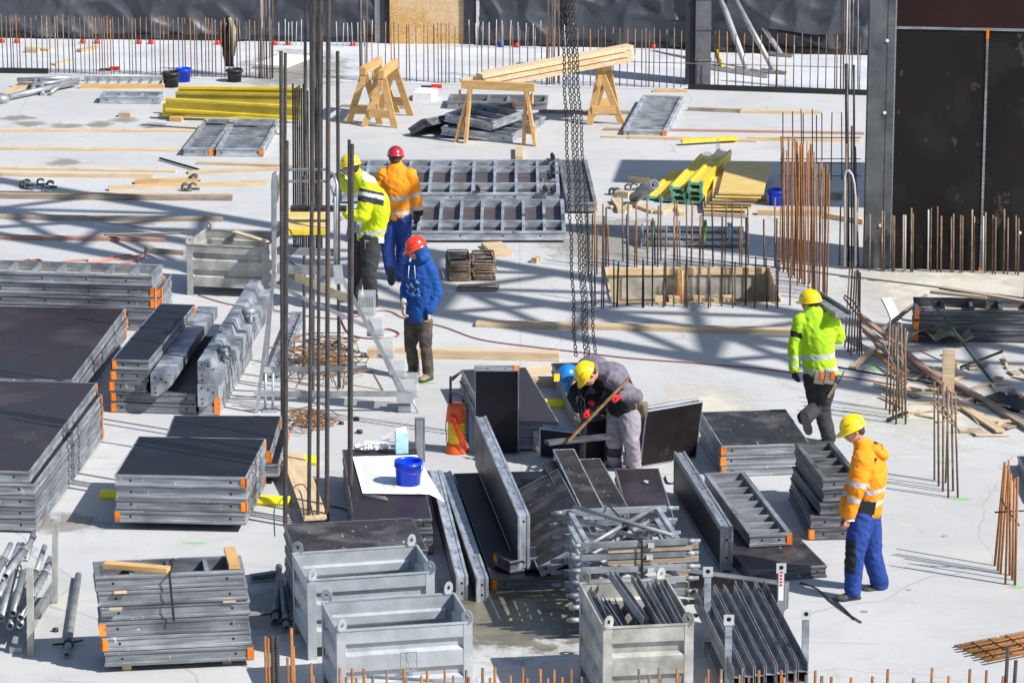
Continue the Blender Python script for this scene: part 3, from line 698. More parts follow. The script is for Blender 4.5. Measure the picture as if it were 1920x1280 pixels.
stack((1524,1013), (1518,968), (1606,962), (1480,893), 'l', 2, 'of two ribbed panels under the ladder like ones', mats=('steel_dark','ply_back'), up=False, capf=lambda i: ('lf',) if i else (), rib=.25)
stack(None, (1543,898), (1612,891), (1490,829), 'l', 3, 'of three ladder like panels right beside the man in orange', z0=.25, mats=('steel_dark','ply_back'), up=False, rib=.25, jit=.03)
stack((1720,640), (1714,580), (1985,584), (1714,556), 'l', 3, 'of three long ribbed panels at the right edge', mats=('steel_dark','ply_back'), up=False, topup=False, capf=('lf',), rib=.38)
flat_panel((1940,925), (2120,925), (1869,854), 'l', 'flat dark panel cut by the right edge behind a bar cluster', mats=('steel','ply_worn'))
# gang of ribbed panels behind the workers
flat_panel((665,434), (1061,434), (1048,373), 'r', 'near ribbed panel of the gang lying on the floor, behind the blue hoodie', up=False, mats=('steel_bright','ply_grey'), longrib=(.34,), rib=.29, z0=.03)
flat_panel((640,362), (1050,362), (1040,299), 'r', 'far ribbed panel of the gang lying on the floor, behind the walking men', up=False, mats=('steel_bright','ply_grey'), longrib=(.30,.8), rib=.29, z0=.03)
flat_panel((1062,380), (1120,380), (1101,299), 'r', 'narrow ribbed panel at the right end of the gang, behind the chains', up=False, mats=('steel','ply_grey'), rib=.16, z0=.03)
for (x, y, k) in ((896,363,'dark clamp joining the two gang panels, left of centre'),(1022,363,'dark clamp joining the two gang panels near the chains'),(1036,302,'dark clamp at the far corner of the gang'),(1036,325,'dark clamp under the chains, second from the far edge'),(1030,340,'dark clamp under the chains, third from the far edge'),(1036,366,'dark clamp at the right end of the panel joint')):
    p = at(x, y, .16); t = thing('panel_clamp', k, 'clamp', loc=p, group='clamps on the gang panels')
    mb = MB().box(-.10,.10,-.022,.022,.0,.035); mb.build('clamp_jaw', MT['tube'], t)
    mb = MB().box(-.03,.035,-.05,.05,.036,.085); mb.tube([(-.02,0,.085),(.0,-.02,.12)], .02, 8); mb.build('clamp_head', MT['iron'], t)
# small ribbed panels further back
flat_panel((343,277), (399,278), (439,223), 'r', 'left one of two small ribbed panels in front of the yellow beams', up=False, caps=('rf',), mats=('steel_bright','ply_grey'), rib=.2)
flat_panel((405,277), (493,279), (524,223), 'r', 'right one of two small ribbed panels in front of the yellow beams', up=False, caps=('rf',), mats=('steel_bright','ply_grey'), rib=.2)
flat_panel((1168,243), (1249,245), (1282,180), 'r', 'ribbed panel lying alone right of the trestle under the planks', up=False, caps=('rf',), mats=('steel_bright','ply_back'), rib=.2)
flat_panel((186,180), (300,181), (305,172), 'r', 'narrow ribbed panel left of the yellow beams', up=False, mats=('steel_bright','ply_grey'), rib=.28)
flat_panel((838,190), (1025,192), (1022,178), 'r', 'long ribbed panel lying behind the middle trestle', up=False, mats=('steel','ply_grey'), rib=.3)
flat_panel((770,240), (800,246), (835,187), 'r', 'tilted narrow panel with an orange corner between the trestles', z0=.0, tilt=R(-32), caps=('rb',), mats=('steel_dark','ply'))
flat_panel((826,238), (960,247), (967,208), 'r', 'skewed ribbed panel in the small heap between the trestles', z0=.05, up=False, tilt=R(3), mats=('steel_bright','ply_grey'), rib=.3)
flat_panel((832,213), (920,222), (935,196), 'r', 'upper ribbed panel in the small heap between the trestles', z0=.22, up=False, tilt=R(5), mats=('steel_bright','ply_grey'), rib=.3)
flat_panel((498,700), (527,700), (573,584), 'r', 'slotted narrow steel piece lying behind the stair platform', up=False, mats=('steel_bright','steel'), rib=.15, T=.1)
facing_panel((778,866), (797,866), .48, 'small upright steel piece behind the plan table', T=.06, mats=('steel','steel'))

# -- corner posts (folded steel) on the stack with the orange corners
def corner_post(fb, bb, z0, w_, h, label, prof=None):
    a, b = along(fb, bb, z0); prof = prof or [(0,.0),(w_*.35,0),(w_,h*.5),(w_,h),(0,h)]
    t = thing('corner_post', label, 'steel post', loc=a, rz=0); d = b-a; print('post', round(d.length,2))
    MB().prism(prof, (0,0,0), d).build('profile', MT['post'], t)
    n = d.normalized(); x = d.cross(Vector((0,0,1))).normalized(); mb = MB()
    for q in ((.2,.85),(.5,.78),(.2,.35),(.22,.15),(.75,.65)):
        mb.disc(x*(w_*q[0])+Vector((0,0,h*q[1]))-n*.001, -n, .012, 8)
    mb.build('hole', MT['hole'], t); return t
zt = hgt((209,773), (208,734))
corner_post((283,742), (372,612), zt+.002, .235, .25, 'steel corner post lying loose on the panels, beside the narrow stack')
corner_post((371,762), (478,598), .125, .235, .25, 'lower steel corner post at the right end of the wide panels')
corner_post((371,718), (470,562), .38, .235, .25, 'upper steel corner post on the right, with two round clamps on it', [(0,.0),(.27,0),(.27,.13),(.17,.14),(.13,.25),(0,.25)])
for px, py in ((421,655),(467,583)):
    p = at(px, py, .62); t = thing('round_clamp', ('near' if py > 600 else 'far')+' round slotted steel clamp on the upper corner post', 'clamp', loc=p, rz=.8)
    MB().lathe([(0,-.03),(.07,-.03),(.075,0),(.07,.03),(0,.03)], 14).build('hub', MT['steel'], t)
    MB().tube([(-.12,-.16,-.1),(0,-.03,0),(.1,.14,-.04)], .022, 8).build('lever', MT['steel'], t)

# ================================================================== GRID BOXES (sheet steel bins)
def bin_box(tfl, tfr, tbl, Hb, label, mat='bin', emblem=False, D_=None):
    a, b, c = at(*tfl, Hb), at(*tfr, Hb), at(*tbl, Hb); u = (b-a).normalized(); v = Vector((-u.y, u.x, 0)); W = (b-a).length; D_ = D_ or (c-a).dot(v)
    print('bin W %.2f D %.2f' % (W, D_))
    t = thing('steel_bin', label, 'bin', loc=(a.x, a.y, 0), rz=math.atan2(u.y, u.x)); m = MT[mat]
    z0 = .12; h = Hb-z0
    prof = [(1,0),(.80,0),(.775,.035),(.665,.035),(.62,0),(.40,0),(.375,.035),(.27,.035),(.225,0),(0,0)]
    def wall(p, q, inw):          # corrugated sheet from p to q, inw = inward normal
        p = Vector(p); q = Vector(q); inw = Vector(inw); dd = (q-p).normalized(); mb = MB(); ps = []
        for f, o in prof: ps.append((f, o))
        e = .055; vs = []
        for s_, ins in ((0,0),(e,0),(e+.03,1),(None,1),(None,0),(1,0)): pass
        Lw = (q-p).length; cols = [(0,0),(e,0),(e+.035,1),(Lw-e-.035,1),(Lw-e,0),(Lw,0)]
        for th in (0, .004):
            for cx, k in cols:
                for f, o in ps: vs.append(p+dd*cx+inw*(o*k+th)+Vector((0,0,z0+h*f)))
        n = len(ps); fs = []; half = len(cols)*n
        for l in (0, 1):
            for i in range(len(cols)-1):
                for j in range(n-1):
                    A_ = l*half+i*n+j; fs.append((A_, A_+1, A_+n+1, A_+n) if l == 0 else (A_, A_+n, A_+n+1, A_+1))
        for i in range(len(cols)-1):
            A_ = i*n; fs.append((A_, A_+n, A_+n+half, A_+half))
        mb.add(vs, fs, False); return mb
    wall((0,0,0), (W,0,0), (0,1,0)).build('front_sheet', m, t); wall((W,D_,0), (0,D_,0), (0,-1,0)).build('back_sheet', m, t)
    wall((0,D_,0), (0,0,0), (1,0,0)).build('side_sheet', m, t); wall((W,0,0), (W,D_,0), (-1,0,0)).build('side_sheet', m, t)
    MB().box(.005, W-.005, .005, D_-.005, z0, z0+.01).build('floor_sheet', m, t)
    for x in (0, W):
        for y in (0, D_):
            sx = 1 if x == 0 else -1; sy = 1 if y == 0 else -1; mb = MB()
            mb.add([(x-sx*.004,y-sy*.004,0),(x+sx*.075,y-sy*.004,0),(x+sx*.075,y+sy*.0,0),(x,y,0),(x,y+sy*.075,0),(x-sx*.004,y+sy*.075,0)]+
                   [(x-sx*.004,y-sy*.004,Hb),(x+sx*.075,y-sy*.004,Hb),(x+sx*.075,y+sy*.0,Hb),(x,y,Hb),(x,y+sy*.075,Hb),(x-sx*.004,y+sy*.075,Hb)],
                   [(0,1,7,6),(1,2,8,7),(2,3,9,8),(3,4,10,9),(4,5,11,10),(5,0,6,11),(6,7,8,9,10,11)], False)
            mb.build('corner_post', m, t)
            # lug: folded plate with a round hole
            mb = MB(); n = 16; ro, ri = .055, .020; cz = Hb+.05; cx = x+sx*.045; cy = y-sy*.006; vs = []; fs = []
            for yy in (0, .007):
                for r_ in (ro, ri):
                    for k in range(n):
                        q = 2*math.pi*k/n; rx = r_*math.cos(q); rz = r_*math.sin(q)
                        if r_ == ro and rz < 0: rx = math.copysign(min(abs(rx)*1.25, .055), rx); 
                        vs.append((cx+rx, cy+yy, cz+rz*1.05))
            for k in range(n):
                k2 = (k+1) % n
                fs += [(k,k2,n+k2,n+k), (2*n+k,3*n+k,3*n+k2,2*n+k2), (k,2*n+k,2*n+k2,k2), (n+k,n+k2,3*n+k2,3*n+k)]
            mb.M = Matrix.Translation((cx, cy, 0)) @ Matrix.Rotation(sx*sy*R(35), 4, 'Z') @ Matrix.Translation((-cx, -cy, 0))
            mb.add(vs, fs, False); mb.build('lifting_lug', MT['bin_old'] if mat == 'bin_old' else MT['bin'], t)
    mb = MB()
    for p, q in (((0,0),(W,0)),((W,0),(W,D_)),((W,D_),(0,D_)),((0,D_),(0,0))):
        mb.bar((p[0],p[1],Hb-.002), (q[0],q[1],Hb-.002), .018, .016)
    mb.build('rim', m, t)
    if emblem:
        mb = MB(); cx = W*.53; zc = z0+h*.51; s = .012
        def pl(x0, x1, z0_, z1_): mb.box(cx+x0, cx+x1, -.004, .001, zc+z0_, zc+z1_)
        pl(-.072,-.069,-.1,.078); pl(.069,.072,-.1,.078); pl(-.072,.072,.075,.078); pl(-.072,.072,-.1,-.097)
        for k in range(4): pl(-.022,.028,.058-k*.022,.068-k*.022)
        pl(-.022,-.012,-.008,.068) ; pl(-.004,.006,-.045,-.01); pl(-.022,.028,-.052,-.044)
        mb.build('emblem', m, t)
        cu = bpy.data.curves.new('letters', 'FONT'); cu.body = 'NOE'; cu.size = .052; cu.extrude = .003; cu.align_x = 'CENTER'
        tmp = bpy.data.objects.new('tmp', cu); COL.objects.link(tmp); dg = bpy.context.evaluated_depsgraph_get()
        me = bpy.data.meshes.new_from_object(tmp.evaluated_get(dg)); bpy.data.objects.remove(tmp); me.name = 'letters'; me.materials.clear(); me.materials.append(m)
        link('lettering', me, t, Matrix.Translation((cx, -.003, zc-.094)) @ Matrix.Rotation(R(90), 4, 'X'))
    return t, W, D_
bin_box((632,1182), (885,1165), (599,1132), .76, 'nearest empty galvanised bin with an embossed emblem on its front', emblem=True, D_=.82)
bin_box((577,1087), (814,1071), (563,1035), .76, 'empty galvanised bin just behind the nearest one', D_=.82)
b3, b3W, b3D = bin_box((1132,1176), (1300,1168), (1091,1095), .86, 'weathered bin filled with short steel channels', 'bin_old', D_=1.25)
bin_box((350,457), (501,464), (358,432), .66, 'beige weathered bin standing alone left of the stair platform', 'bin_old', D_=.85)
t = tag(MB().tube([(0,0,0),(.85,.0,-.05),(1.35,0,-.1)], .016, 8).build('thin_pipe', MT['steel_bright']), 'thin steel pipe lying across the bottom of the nearest bin front', 'pipe'); t.location = at(688,1268,.42)

def channel(mb, a, b, w_=.05, h=.10, t_=.006, up=(0,0,1), x=None):
    """U-shaped channel, open upwards"""
    mb.prism([(-w_/2,0),(w_/2,0),(w_/2,h),(w_/2-t_,h),(w_/2-t_,t_),(-w_/2+t_,t_),(-w_/2+t_,h),(-w_/2,h)], a, b, up)
r_ = random.Random(5); k = 0
MBn = b3.matrix_world
CHL = ['left wall of the bin', 'second from the left in the bin', 'third from the left in the bin', 'middle of the bin, upright', 'right of the middle in the bin', 'sloping over the others in the bin', 'right side of the bin', 'far right corner of the bin', 'on top near the right lug', 'deep in the bin behind the lug', 'leaning out at the back right', 'crossing at the back of the bin']
bl3 = rzmat(b3.location, b3.rotation_euler.z)
for i in range(12):
    x0 = .09+.054*i; y0 = .10+r_.uniform(0,.1); z0 = .56+.03*(i % 3)+(.12 if i > 7 else 0)
    a = bl3 @ Vector((x0+.03*r_.random(), y0, z0+.05*r_.random())); b = bl3 @ Vector((x0-.06+r_.uniform(-.03,.03), 1.05, z0+.10+.10*r_.random()))
    if i == 5: a = bl3 @ Vector((.42, .35, .74)); b = bl3 @ Vector((.26, 1.15, .93))
    mb = MB(); d = b-a; tw = r_.uniform(-.5,.5)
    channel(mb, (0,0,0), d, .055, .075, .006, Vector((math.sin(tw), 0, math.cos(tw))))
    o = mb.build('steel_channel', MT['chan']); o.location = a
    tag(o, 'short grey steel channel, '+CHL[i], 'channel', 'short channels in the bin')
# ================================================================== POST PALLET WITH CHANNELS
def pallet_post(t, foot, top, y, w_=.06):
    p = t.matrix_world.inverted() @ y; h = top
    mb = MB().box(p.x-w_/2, p.x+w_/2, p.y-w_/2, p.y+w_/2, .002, h); mb.build('post', MT['steel_bright'], t)
    MB().box(p.x-.045, p.x+.045, p.y-w_/2-.006, p.y-w_/2, h-.02, h+.075).build('lug', MT['grey'], t)
    MB().disc((p.x, p.y-w_/2-.008, h+.035), (0,-1,0), .02, 12).build('hole', MT['hole'], t)
t = thing('post_pallet', 'open steel stacking frame with four posts holding long channels', 'stacking pallet', loc=at(1360,1310), rz=0)
ps = [at(1325,1228), at(1462,1205), at(1364,1322), at(1508,1308)]
bpy.context.view_layer.update()
for q, tp in zip(ps, ((1319,1075), (1459,1068), (1358,1165), (1502,1155))):
    pallet_post(t, q, aty(tp[0], tp[1], q.y).z, q)
o = t.location
mb = MB()
for i, j in ((0,1),(1,3),(3,2),(2,0)): mb.bar(ps[i]-o+Vector((0,0,.10)), ps[j]-o+Vector((0,0,.10)), .06, .08)
mb.build('base_frame', MT['steel'], t)
q = ps[1]-o; mb = MB(); mb.box(q.x-.022,q.x+.022,q.y-.034,q.y-.031,.42,.72); lb = mb.build('label', MT['paper'], t)
mb = MB()
for k in range(5): mb.box(q.x-.012,q.x+.012,q.y-.0365,q.y-.0345,.56+.03*k,.578+.03*k)
mb.build('label_print', MT['red'], lb)
for i in range(14):
    lay = i // 7; k = i % 7; fx = (k+.3)/7.2
    a = ps[2].lerp(ps[3], fx+.03) + Vector((.02, -.35, .27+.10*lay)); b = ps[0].lerp(ps[1], fx) + Vector((-.08, .42+.1*r_.random(), .27+.10*lay+.02))
    mb = MB(); channel(mb, (0,0,0), b-a, .085, .09, .006); oo = mb.build('steel_channel', MT['chan']); oo.location = a
    tag(oo, ('upper' if lay else 'lower')+' layer, '+('leftmost','second','third','fourth','fifth','sixth','rightmost')[k]+' long grey channel on the post pallet', 'channel', 'long channels on the post pallet')
# ================================================================== SCAFFOLD FRAMES
zt = .94; a, b, c = at(1090,1018,zt), at(1288,1010,zt), at(1088,955,zt)
u = (b-a).normalized(); v = Vector((-u.y, u.x, 0)); Wf = (b-a).length; Lf = (c-a).dot(v); print('frames', Wf, Lf)
proto = None
def frame_thing():
    t = thing('scaffold_frame', 'x', 'scaffold frame')
    for y in (0, Lf): MB().box(0, Wf, y-.025, y+.025, 0, .05).build('rail', MT['tube'], t)
    for y in (0, Lf):
        for x0, x1 in ((-.09,-.002),(Wf+.002,Wf+.07)): MB().pipe((x0,y,.025), (x1,y,.025), .024, .019, 10).build('spigot', PM('steel'), t)
    for x in (.06, Wf-.08): MB().box(x-.022, x+.022, .027, Lf-.027, .003, .047).build('leg', MT['steel_bright'], t)
    MB().tube([(.09,.06,.02),(Wf-.12,Lf-.06,.06)], .021, 8).build('brace', MT['tube'], t)
    MB().tube([(Wf-.12,.06,.065),(.09,Lf-.06,.10)], .021, 8).build('brace', MT['tube'], t)
    MB().box(Wf*.62, Wf*.68, -.045, -.026, -.01, .03).build('wedge', MT['grey'], t)
    return t
f0 = frame_thing(); f0ch = list(f0.children)
for i in range(7):
    if i == 0: t = f0
    else:
        t = f0.copy(); COL.objects.link(t)
        for ch in f0ch: cc = ch.copy(); COL.objects.link(cc); cc.parent = t
    t.location = Vector((a.x, a.y, zt-.05-.118*i)) + u*r_.uniform(-.02,.02); t.rotation_euler = (0,0,math.atan2(u.y,u.x)+r_.uniform(-.015,.015))
    if i % 2: t.location += v*.015
    tag(t, ordn(i,7)+' galvanised scaffold frame in the strapped stack behind the channel bin', 'scaffold frame', 'stacked scaffold frames')
bx = at(1178,955,zt); t = thing('strap', 'dark steel strap tied over the stack of scaffold frames', 'strap', loc=a)
mb = MB(); p0 = u*(Wf*.42); mb.bar(p0+v*(Lf+.03)+Vector((0,0,.04)), p0+u*.14+v*(-.035)+Vector((0,0,.012)), .022, .004); mb.bar(p0+u*.14+v*(-.037)+Vector((0,0,.012)), p0+u*.15+v*(-.05)+Vector((0,0,-.6)), .022, .004, (0,1,0))
mb.build('band', MT['iron'], t)
for i, (q, w_) in enumerate(((.0,.11),(.02,.11))):
    mb = MB(); o = a+u*(.25)+v*(.02)+Vector((0,0,-.075-.118*i)); mb.box(0, Wf-.2, -.02, .03, -.03, .012); oo = mb.build('timber_spacer', MT['wood_old']); oo.location = o; oo.rotation_euler = (0,0,math.atan2(u.y,u.x))
    tag(oo, ('upper','lower')[i]+' timber strip between the stacked scaffold frames', 'timber')
# wooden slats showing behind the channel bin
for i in range(4):
    o = at(1285,1098+i*12); mb = MB().box(-.1,.14,0,.06,0,.045); oo = mb.build('timber_spacer', MT['wood_old']); oo.location = (o.x, o.y+.3, .28-.07*i); tag(oo, ordn(i,4)+' weathered block in the pile right behind the channel bin', 'timber')
# ================================================================== TIMBER, BEAMS, TRESTLES
def board(p0, p1, w_, t_, z0, mat, label, name='plank', cat='plank', group=None, z1=None, seed=0):
    a = at(p0[0], p0[1], z0); b = at(p1[0], p1[1], z0 if z1 is None else z1); d = b-a; L = Vector((d.x, d.y, 0)).length
    rr = random.Random(int(p0[0]*13+p0[1]*7)); n = max(2, int(L/.35)); mb = MB(); c1 = rr.uniform(-.012,.012); c2 = rr.uniform(-.006,.006)
    vs = []; fs = []
    for i in range(n+1):
        f = i/n; x = L*f; yy = c1*math.sin(f*3.1)*L; zz = c2*math.sin(f*2.5+1)*0
        for y, z in ((-w_/2,0),(w_/2,0),(w_/2,t_),(-w_/2,t_)): vs.append((x, yy+y, z+(b.z-a.z)*f))
    for i in range(n):
        for k in range(4): fs.append((i*4+k, i*4+(k+1)%4, (i+1)*4+(k+1)%4, (i+1)*4+k))
    fs += [(0,1,2,3), (n*4+3,n*4+2,n*4+1,n*4)]
    mb.add(vs, fs, False); o = mb.build(name, MT[mat]); o.location = a; o.rotation_euler = (0,0,math.atan2(d.y,d.x))
    return tag(o, label, cat, group)
G1 = 'boards lying on the slab at the left'
BOARDS = [((0-60,246),(362,247),.10,.03,'wood','pale board, farthest of the row lying at the left edge'),
 ((-60,279),(340,283),.11,.03,'wood','pale board ending before the two small ribbed panels'),
 ((-60,315),(330,322),.12,.03,'wood','pale board just nearer than the thin iron bar'),
 ((-60,328),(288,333),.10,.05,'wood','pale batten right in front of another pale board at left'),
 ((253,344),(372,341),.14,.05,'wood_y','short wide board behind the pair of couplers'),
 ((204,357),(500,346),.10,.06,'wood','slanting batten under the pair of couplers'),
 ((-60,370),(436,375),.10,.07,'wood_old','long weathered batten crossing the left edge, doubled'),
 ((-60,363),(430,369),.08,.04,'wood','pale batten lying behind the doubled weathered one'),
 ((-60,408),(418,414),.11,.05,'wood_old','weathered batten above the beige bin, at left'),
 ((-60,446),(310,452),.12,.04,'wood_red','reddish board nearest to the red cable tangle'),
 ((370,307),(560,314),.10,.03,'wood','board leading from the small ribbed panels to the tall bars'),
 ((352,325),(530,317),.14,.03,'wood','pale board right above the couplers')]
for p0, p1, w_, t_, m, lab in BOARDS: board(p0, p1, w_, t_, .002, m, lab, group=G1)
board((272,473), (345,478), .06, .06, .002, 'wood_old', 'short dark batten between the cable tangle and the beige bin', 'batten')
board((200,441), (440,436), .09, .02, .03, 'wood', 'thin bent lath leading into the beige bin', 'lath', z1=.62)
board((440,436), (500,455), .08, .02, .64, 'wood', 'thin lath lying on the rim of the beige bin', 'lath', z1=.68)
board((893,610), (1482,624), .17, .05, .002, 'wood', 'long pale plank in front of the timber lined opening')
board((690,668), (1049,675), .15, .10, .002, 'wood', 'thick pale beam behind the man in the blue hoodie', 'timber_beam', 'timber')
board((984,700), (1042,697), .14, .06, .002, 'wood', 'short pale block nearer than the thick pale beam', 'timber_block', 'timber')
board((987,722), (1050,722), .14, .09, .002, 'wood', 'second short pale block, beside the stack of two panels', 'timber_block', 'timber')
board((912,472), (950,470), .62, .06, .002, 'wood', 'short wide plank end under the ribbed gang panels')
board((966,291), (980,291), .8, .07, .002, 'wood', 'short plank sticking out behind the ribbed gang panels')
board((1130,257), (1290,262), .09, .03, .002, 'wood', 'thin board in front of the lone ribbed panel, left one', 'board', 'board')
board((1180,259), (1420,266), .10, .04, .002, 'wood', 'longer thin board crossing in front of the lone ribbed panel', 'board', 'board')
board((1400,262), (1612,265), .12, .05, .002, 'wood', 'pale board running to the dark bars beside the wall', 'board', 'board')
board((1387,211), (1540,213), .10, .04, .002, 'wood', 'pale board behind the dark rebar mesh', 'board', 'board')
board((1132,243), (1620,251), .10, .02, .003, 'wood_red', 'long reddish lath passing behind the lone ribbed panel', 'lath', 'lath')
board((1278,268), (1382,262), .10, .05, .04, 'beam', 'thin yellow lath beyond the yellow beams', 'lath', 'lath')
board((1010,212), (1180,214), .07, .05, .002, 'wood_old', 'dark batten between the trestles', 'batten', 'batten')
board((1290,207), (1390,211), .07, .05, .002, 'wood_old', 'batten right of the lone ribbed panel', 'batten', 'batten')
board((640,200), (760,203), .1, .03, .002, 'wood_old', 'weathered board behind the left trestles', 'batten', 'batten')
board((1224,172), (1288,172), .1, .03, .002, 'wood_y', 'short board near the column formwork foot', 'board', 'board')
board((524,205), (568,170), .08, .03, .02, 'wood_old', 'short board behind the tall bars', 'board', 'board')
board((1420,402), (1545,404), .12, .07, .002, 'wood', 'timber behind the orange rusty bar cluster', 'timber_beam', 'timber')
board((1370,372), (1440,376), .12, .08, .002, 'wood', 'short timber left of the blue bucket by the wall', 'timber_beam', 'timber')
board((1552,408), (1622,420), .12, .07, .002, 'wood', 'short timber between rusty bars and the wall', 'timber_beam', 'timber')
for i, (x0,y0,x1,y1,w_,h) in enumerate([(1152,378,1165,400,.1,.06),(1175,394,1195,378,.09,.05),(1202,390,1228,400,.12,.04),(1235,402,1265,388,.12,.05),(1272,392,1280,405,.1,.05),(1160,369,1180,371,.1,.09),(1180,340,1220,344,.1,.09),(1145,389,1152,392,.1,.03)]):
    board((x0,y0), (x1,y1), w_, h, .002, 'wood', ('first','second','third','fourth','fifth','sixth','seventh','eighth')[i]+' timber offcut from the left near the yellow beams', 'offcut', 'offcut', 'timber offcuts by the yellow beams')
for i, (x, y, m) in enumerate([(225,218,'wood'),(302,220,'wood'),(320,226,'wood_y'),(50,98,'wood'),(1558,372,'canvas'),(1000,491,'wood')]):
    board((x,y), (x+22 if i != 5 else x+10,y+1), .14, .07, .002, m, ['pale block on the slab left of the yellow beams','pale block under the left end of the yellow beams','brownish block in front of the yellow beams','pale offcut on the membrane at far left','tan block in the wall shadow','tiny block right of the stirrup bundles'][i], 'timber_block', 'block')
board((105,372), (182,374), .03,.03,.3,'wood','x','x') if False else None
board((50,92), (95,96), .12,.04,.006,'wood','pale board on the far membrane, left one','board','board'); board((148,98), (182,92), .12,.05,.006,'wood','slanting pale board on the far membrane','board','board')
board((100,123), (132,117), .12,.03,.006,'wood','yellowish lath on the far membrane','board','board')
board((12,182), (55,155), .22,.03,.01,'wood','pale board under the aluminium braces at far left','board','board')
board((505,128), (556,108), .55,.05,.02,'white','white board leaning flat near the far bars','board','board')
# plywood offcut with cable near tall bars
flat_ply = board((592,975), (545,850), .24, .02, .09, 'wood', 'pale veneered plank slanting among the tall ribbed bars', 'plank', 'plank', z1=.16)
# yellow bearers under panels
for i, (p0, p1, lab) in enumerate((((190,932),(545,946),'yellow bearer under the near stack of four panels'), ((330,863),(594,869),'yellow bearer under the stack of two panels'), ((1012,762),(1072,762),'yellow bearer between the panels left of the bent men'))):
    a, b = along(p0, p1, .002); d = b-a; mb = MB()
    mb.prism([(-.06,0),(.06,0),(.075,.03),(.045,.08),(-.045,.08),(-.075,.03)], (0,0,0), d); o = mb.build('yellow_bearer', MT['pipe_yel']); o.location = a; tag(o, lab, 'bearer')
# I-beams, yellow
def ibeam(a, b, mat, label, group, ends=None, h=.2, fw=.08, flat=False):
    a = Vector(a); b = Vector(b); d = b-a; t = thing('timber_beam', label, 'beam', loc=a, group=group)
    prof = [(-fw/2,0),(fw/2,0),(fw/2,.035),(.014,.045),(.014,h-.045),(fw/2,h-.035),(fw/2,h),(-fw/2,h),(-fw/2,h-.035),(-.014,h-.045),(-.014,.045),(-fw/2,.035)]
    if flat: prof = [(z-h/2, x+fw/2) for x, z in prof][::-1]
    e = d.normalized()*.07
    MB().prism(prof, e if ends else (0,0,0), d).build('web_and_flanges', MT[mat], t)
    if ends: MB().prism([(x*1.04, z) for x, z in prof], (0,0,0), e*.98).build('painted_end', MT[ends], t)
    return t
GB = 'yellow timber beams stacked at the left'
LB = [((306,217),(562,225),.05,'beam','nearest at the bottom'),((322,212),(562,219),.05,'beam_old','second at the bottom'),((330,206),(562,212),.05,'beam','third at the bottom'),
      ((312,208),(565,224),.26,'beam','top one slanting towards the tall bars'),((335,186),(565,188),.26,'beam','farthest on top'),((330,196),(562,200),.26,'beam_old','middle one on top')]
for p0, p1, z, m, lab in LB: ibeam(at(*p0, z), at(*p1, z), m, 'yellow I-beam at left, '+lab, GB)
GB2 = 'yellow timber beams with teal ends'
dd = (at(1352,291,.36)-at(1300,347,.36)); LD = dd.length*1.08; dd.normalize()
for i, (px, py, z, L, lab, m) in enumerate([(1226,377,.002,.8,'leftmost, low','beam'),(1250,381,.002,.8,'second at the bottom','beam'),(1274,383,.002,.9,'third at the bottom','beam'),(1302,385,.002,.9,'right end of the bottom','beam'),
                       (1272,383,.088,.95,'second layer, left','beam'),(1304,385,.088,.95,'second layer, right','beam'),(1269,382,.174,1,'third layer, left','beam'),(1302,386,.174,1,'third layer, right','beam'),(1303,385,.26,1.0,'on top at right','beam')]):
    a = at(px, py); a.z = z; ibeam(a, a+dd*(LD*L), m, 'yellow I-beam with teal end, '+lab, GB2, ends='teal', flat=True)
# yellow three-ply sheets
for i in range(6):
    a = at(1318+3*i, 401); z = .05+.045*i; o = MB().box(0, .62, 0, 2.1, 0, .027).build('yellow_board', MT['yply' if i != 2 else 'wood_old']); o.location = (a.x+.02*i, a.y, z)
    o.rotation_euler = (0, 0, R(-3-1.2*i+(3 if i % 2 else 0))); tag(o, ordn(5-i,6)+' yellow plywood sheet in the loose pile by the beams', 'plywood sheet', 'yellow plywood sheets')
board((1320,404),(1400,408),.1,.045,.002,'wood_old','batten under the yellow plywood sheets','batten','batten')
# plastic bag on the beams
mb = MB(); rr = random.Random(2)
for i in range(3): mb.ell((rr.uniform(-.1,.1), rr.uniform(-.08,.08), .05), (.07,.06,.06), 9, 6)
mb.ell((.06,.05,.16), (.03,.02,.10), 8, 6)
for i, v in enumerate(mb.v): mb.v[i] = tuple(Vector(v)*(1+.35*noise.noise(Vector(v)*14)))
o = mb.build('plastic_bag', MT['clear']); o.location = at(1338,296,.36); tag(o, 'crumpled clear bag on the far end of the yellow beams', 'bag')
# galvanised cylinder leaning left of the beams
o = MB().pipe((0,0,0), (at(1228,345,.35)-at(1188,372,.05)), .075, .06, 14).build('steel_tube', PM('tube')); o.location = at(1188,372,.07); tag(o, 'short wide grey tube left of the yellow I-beams', 'tube')
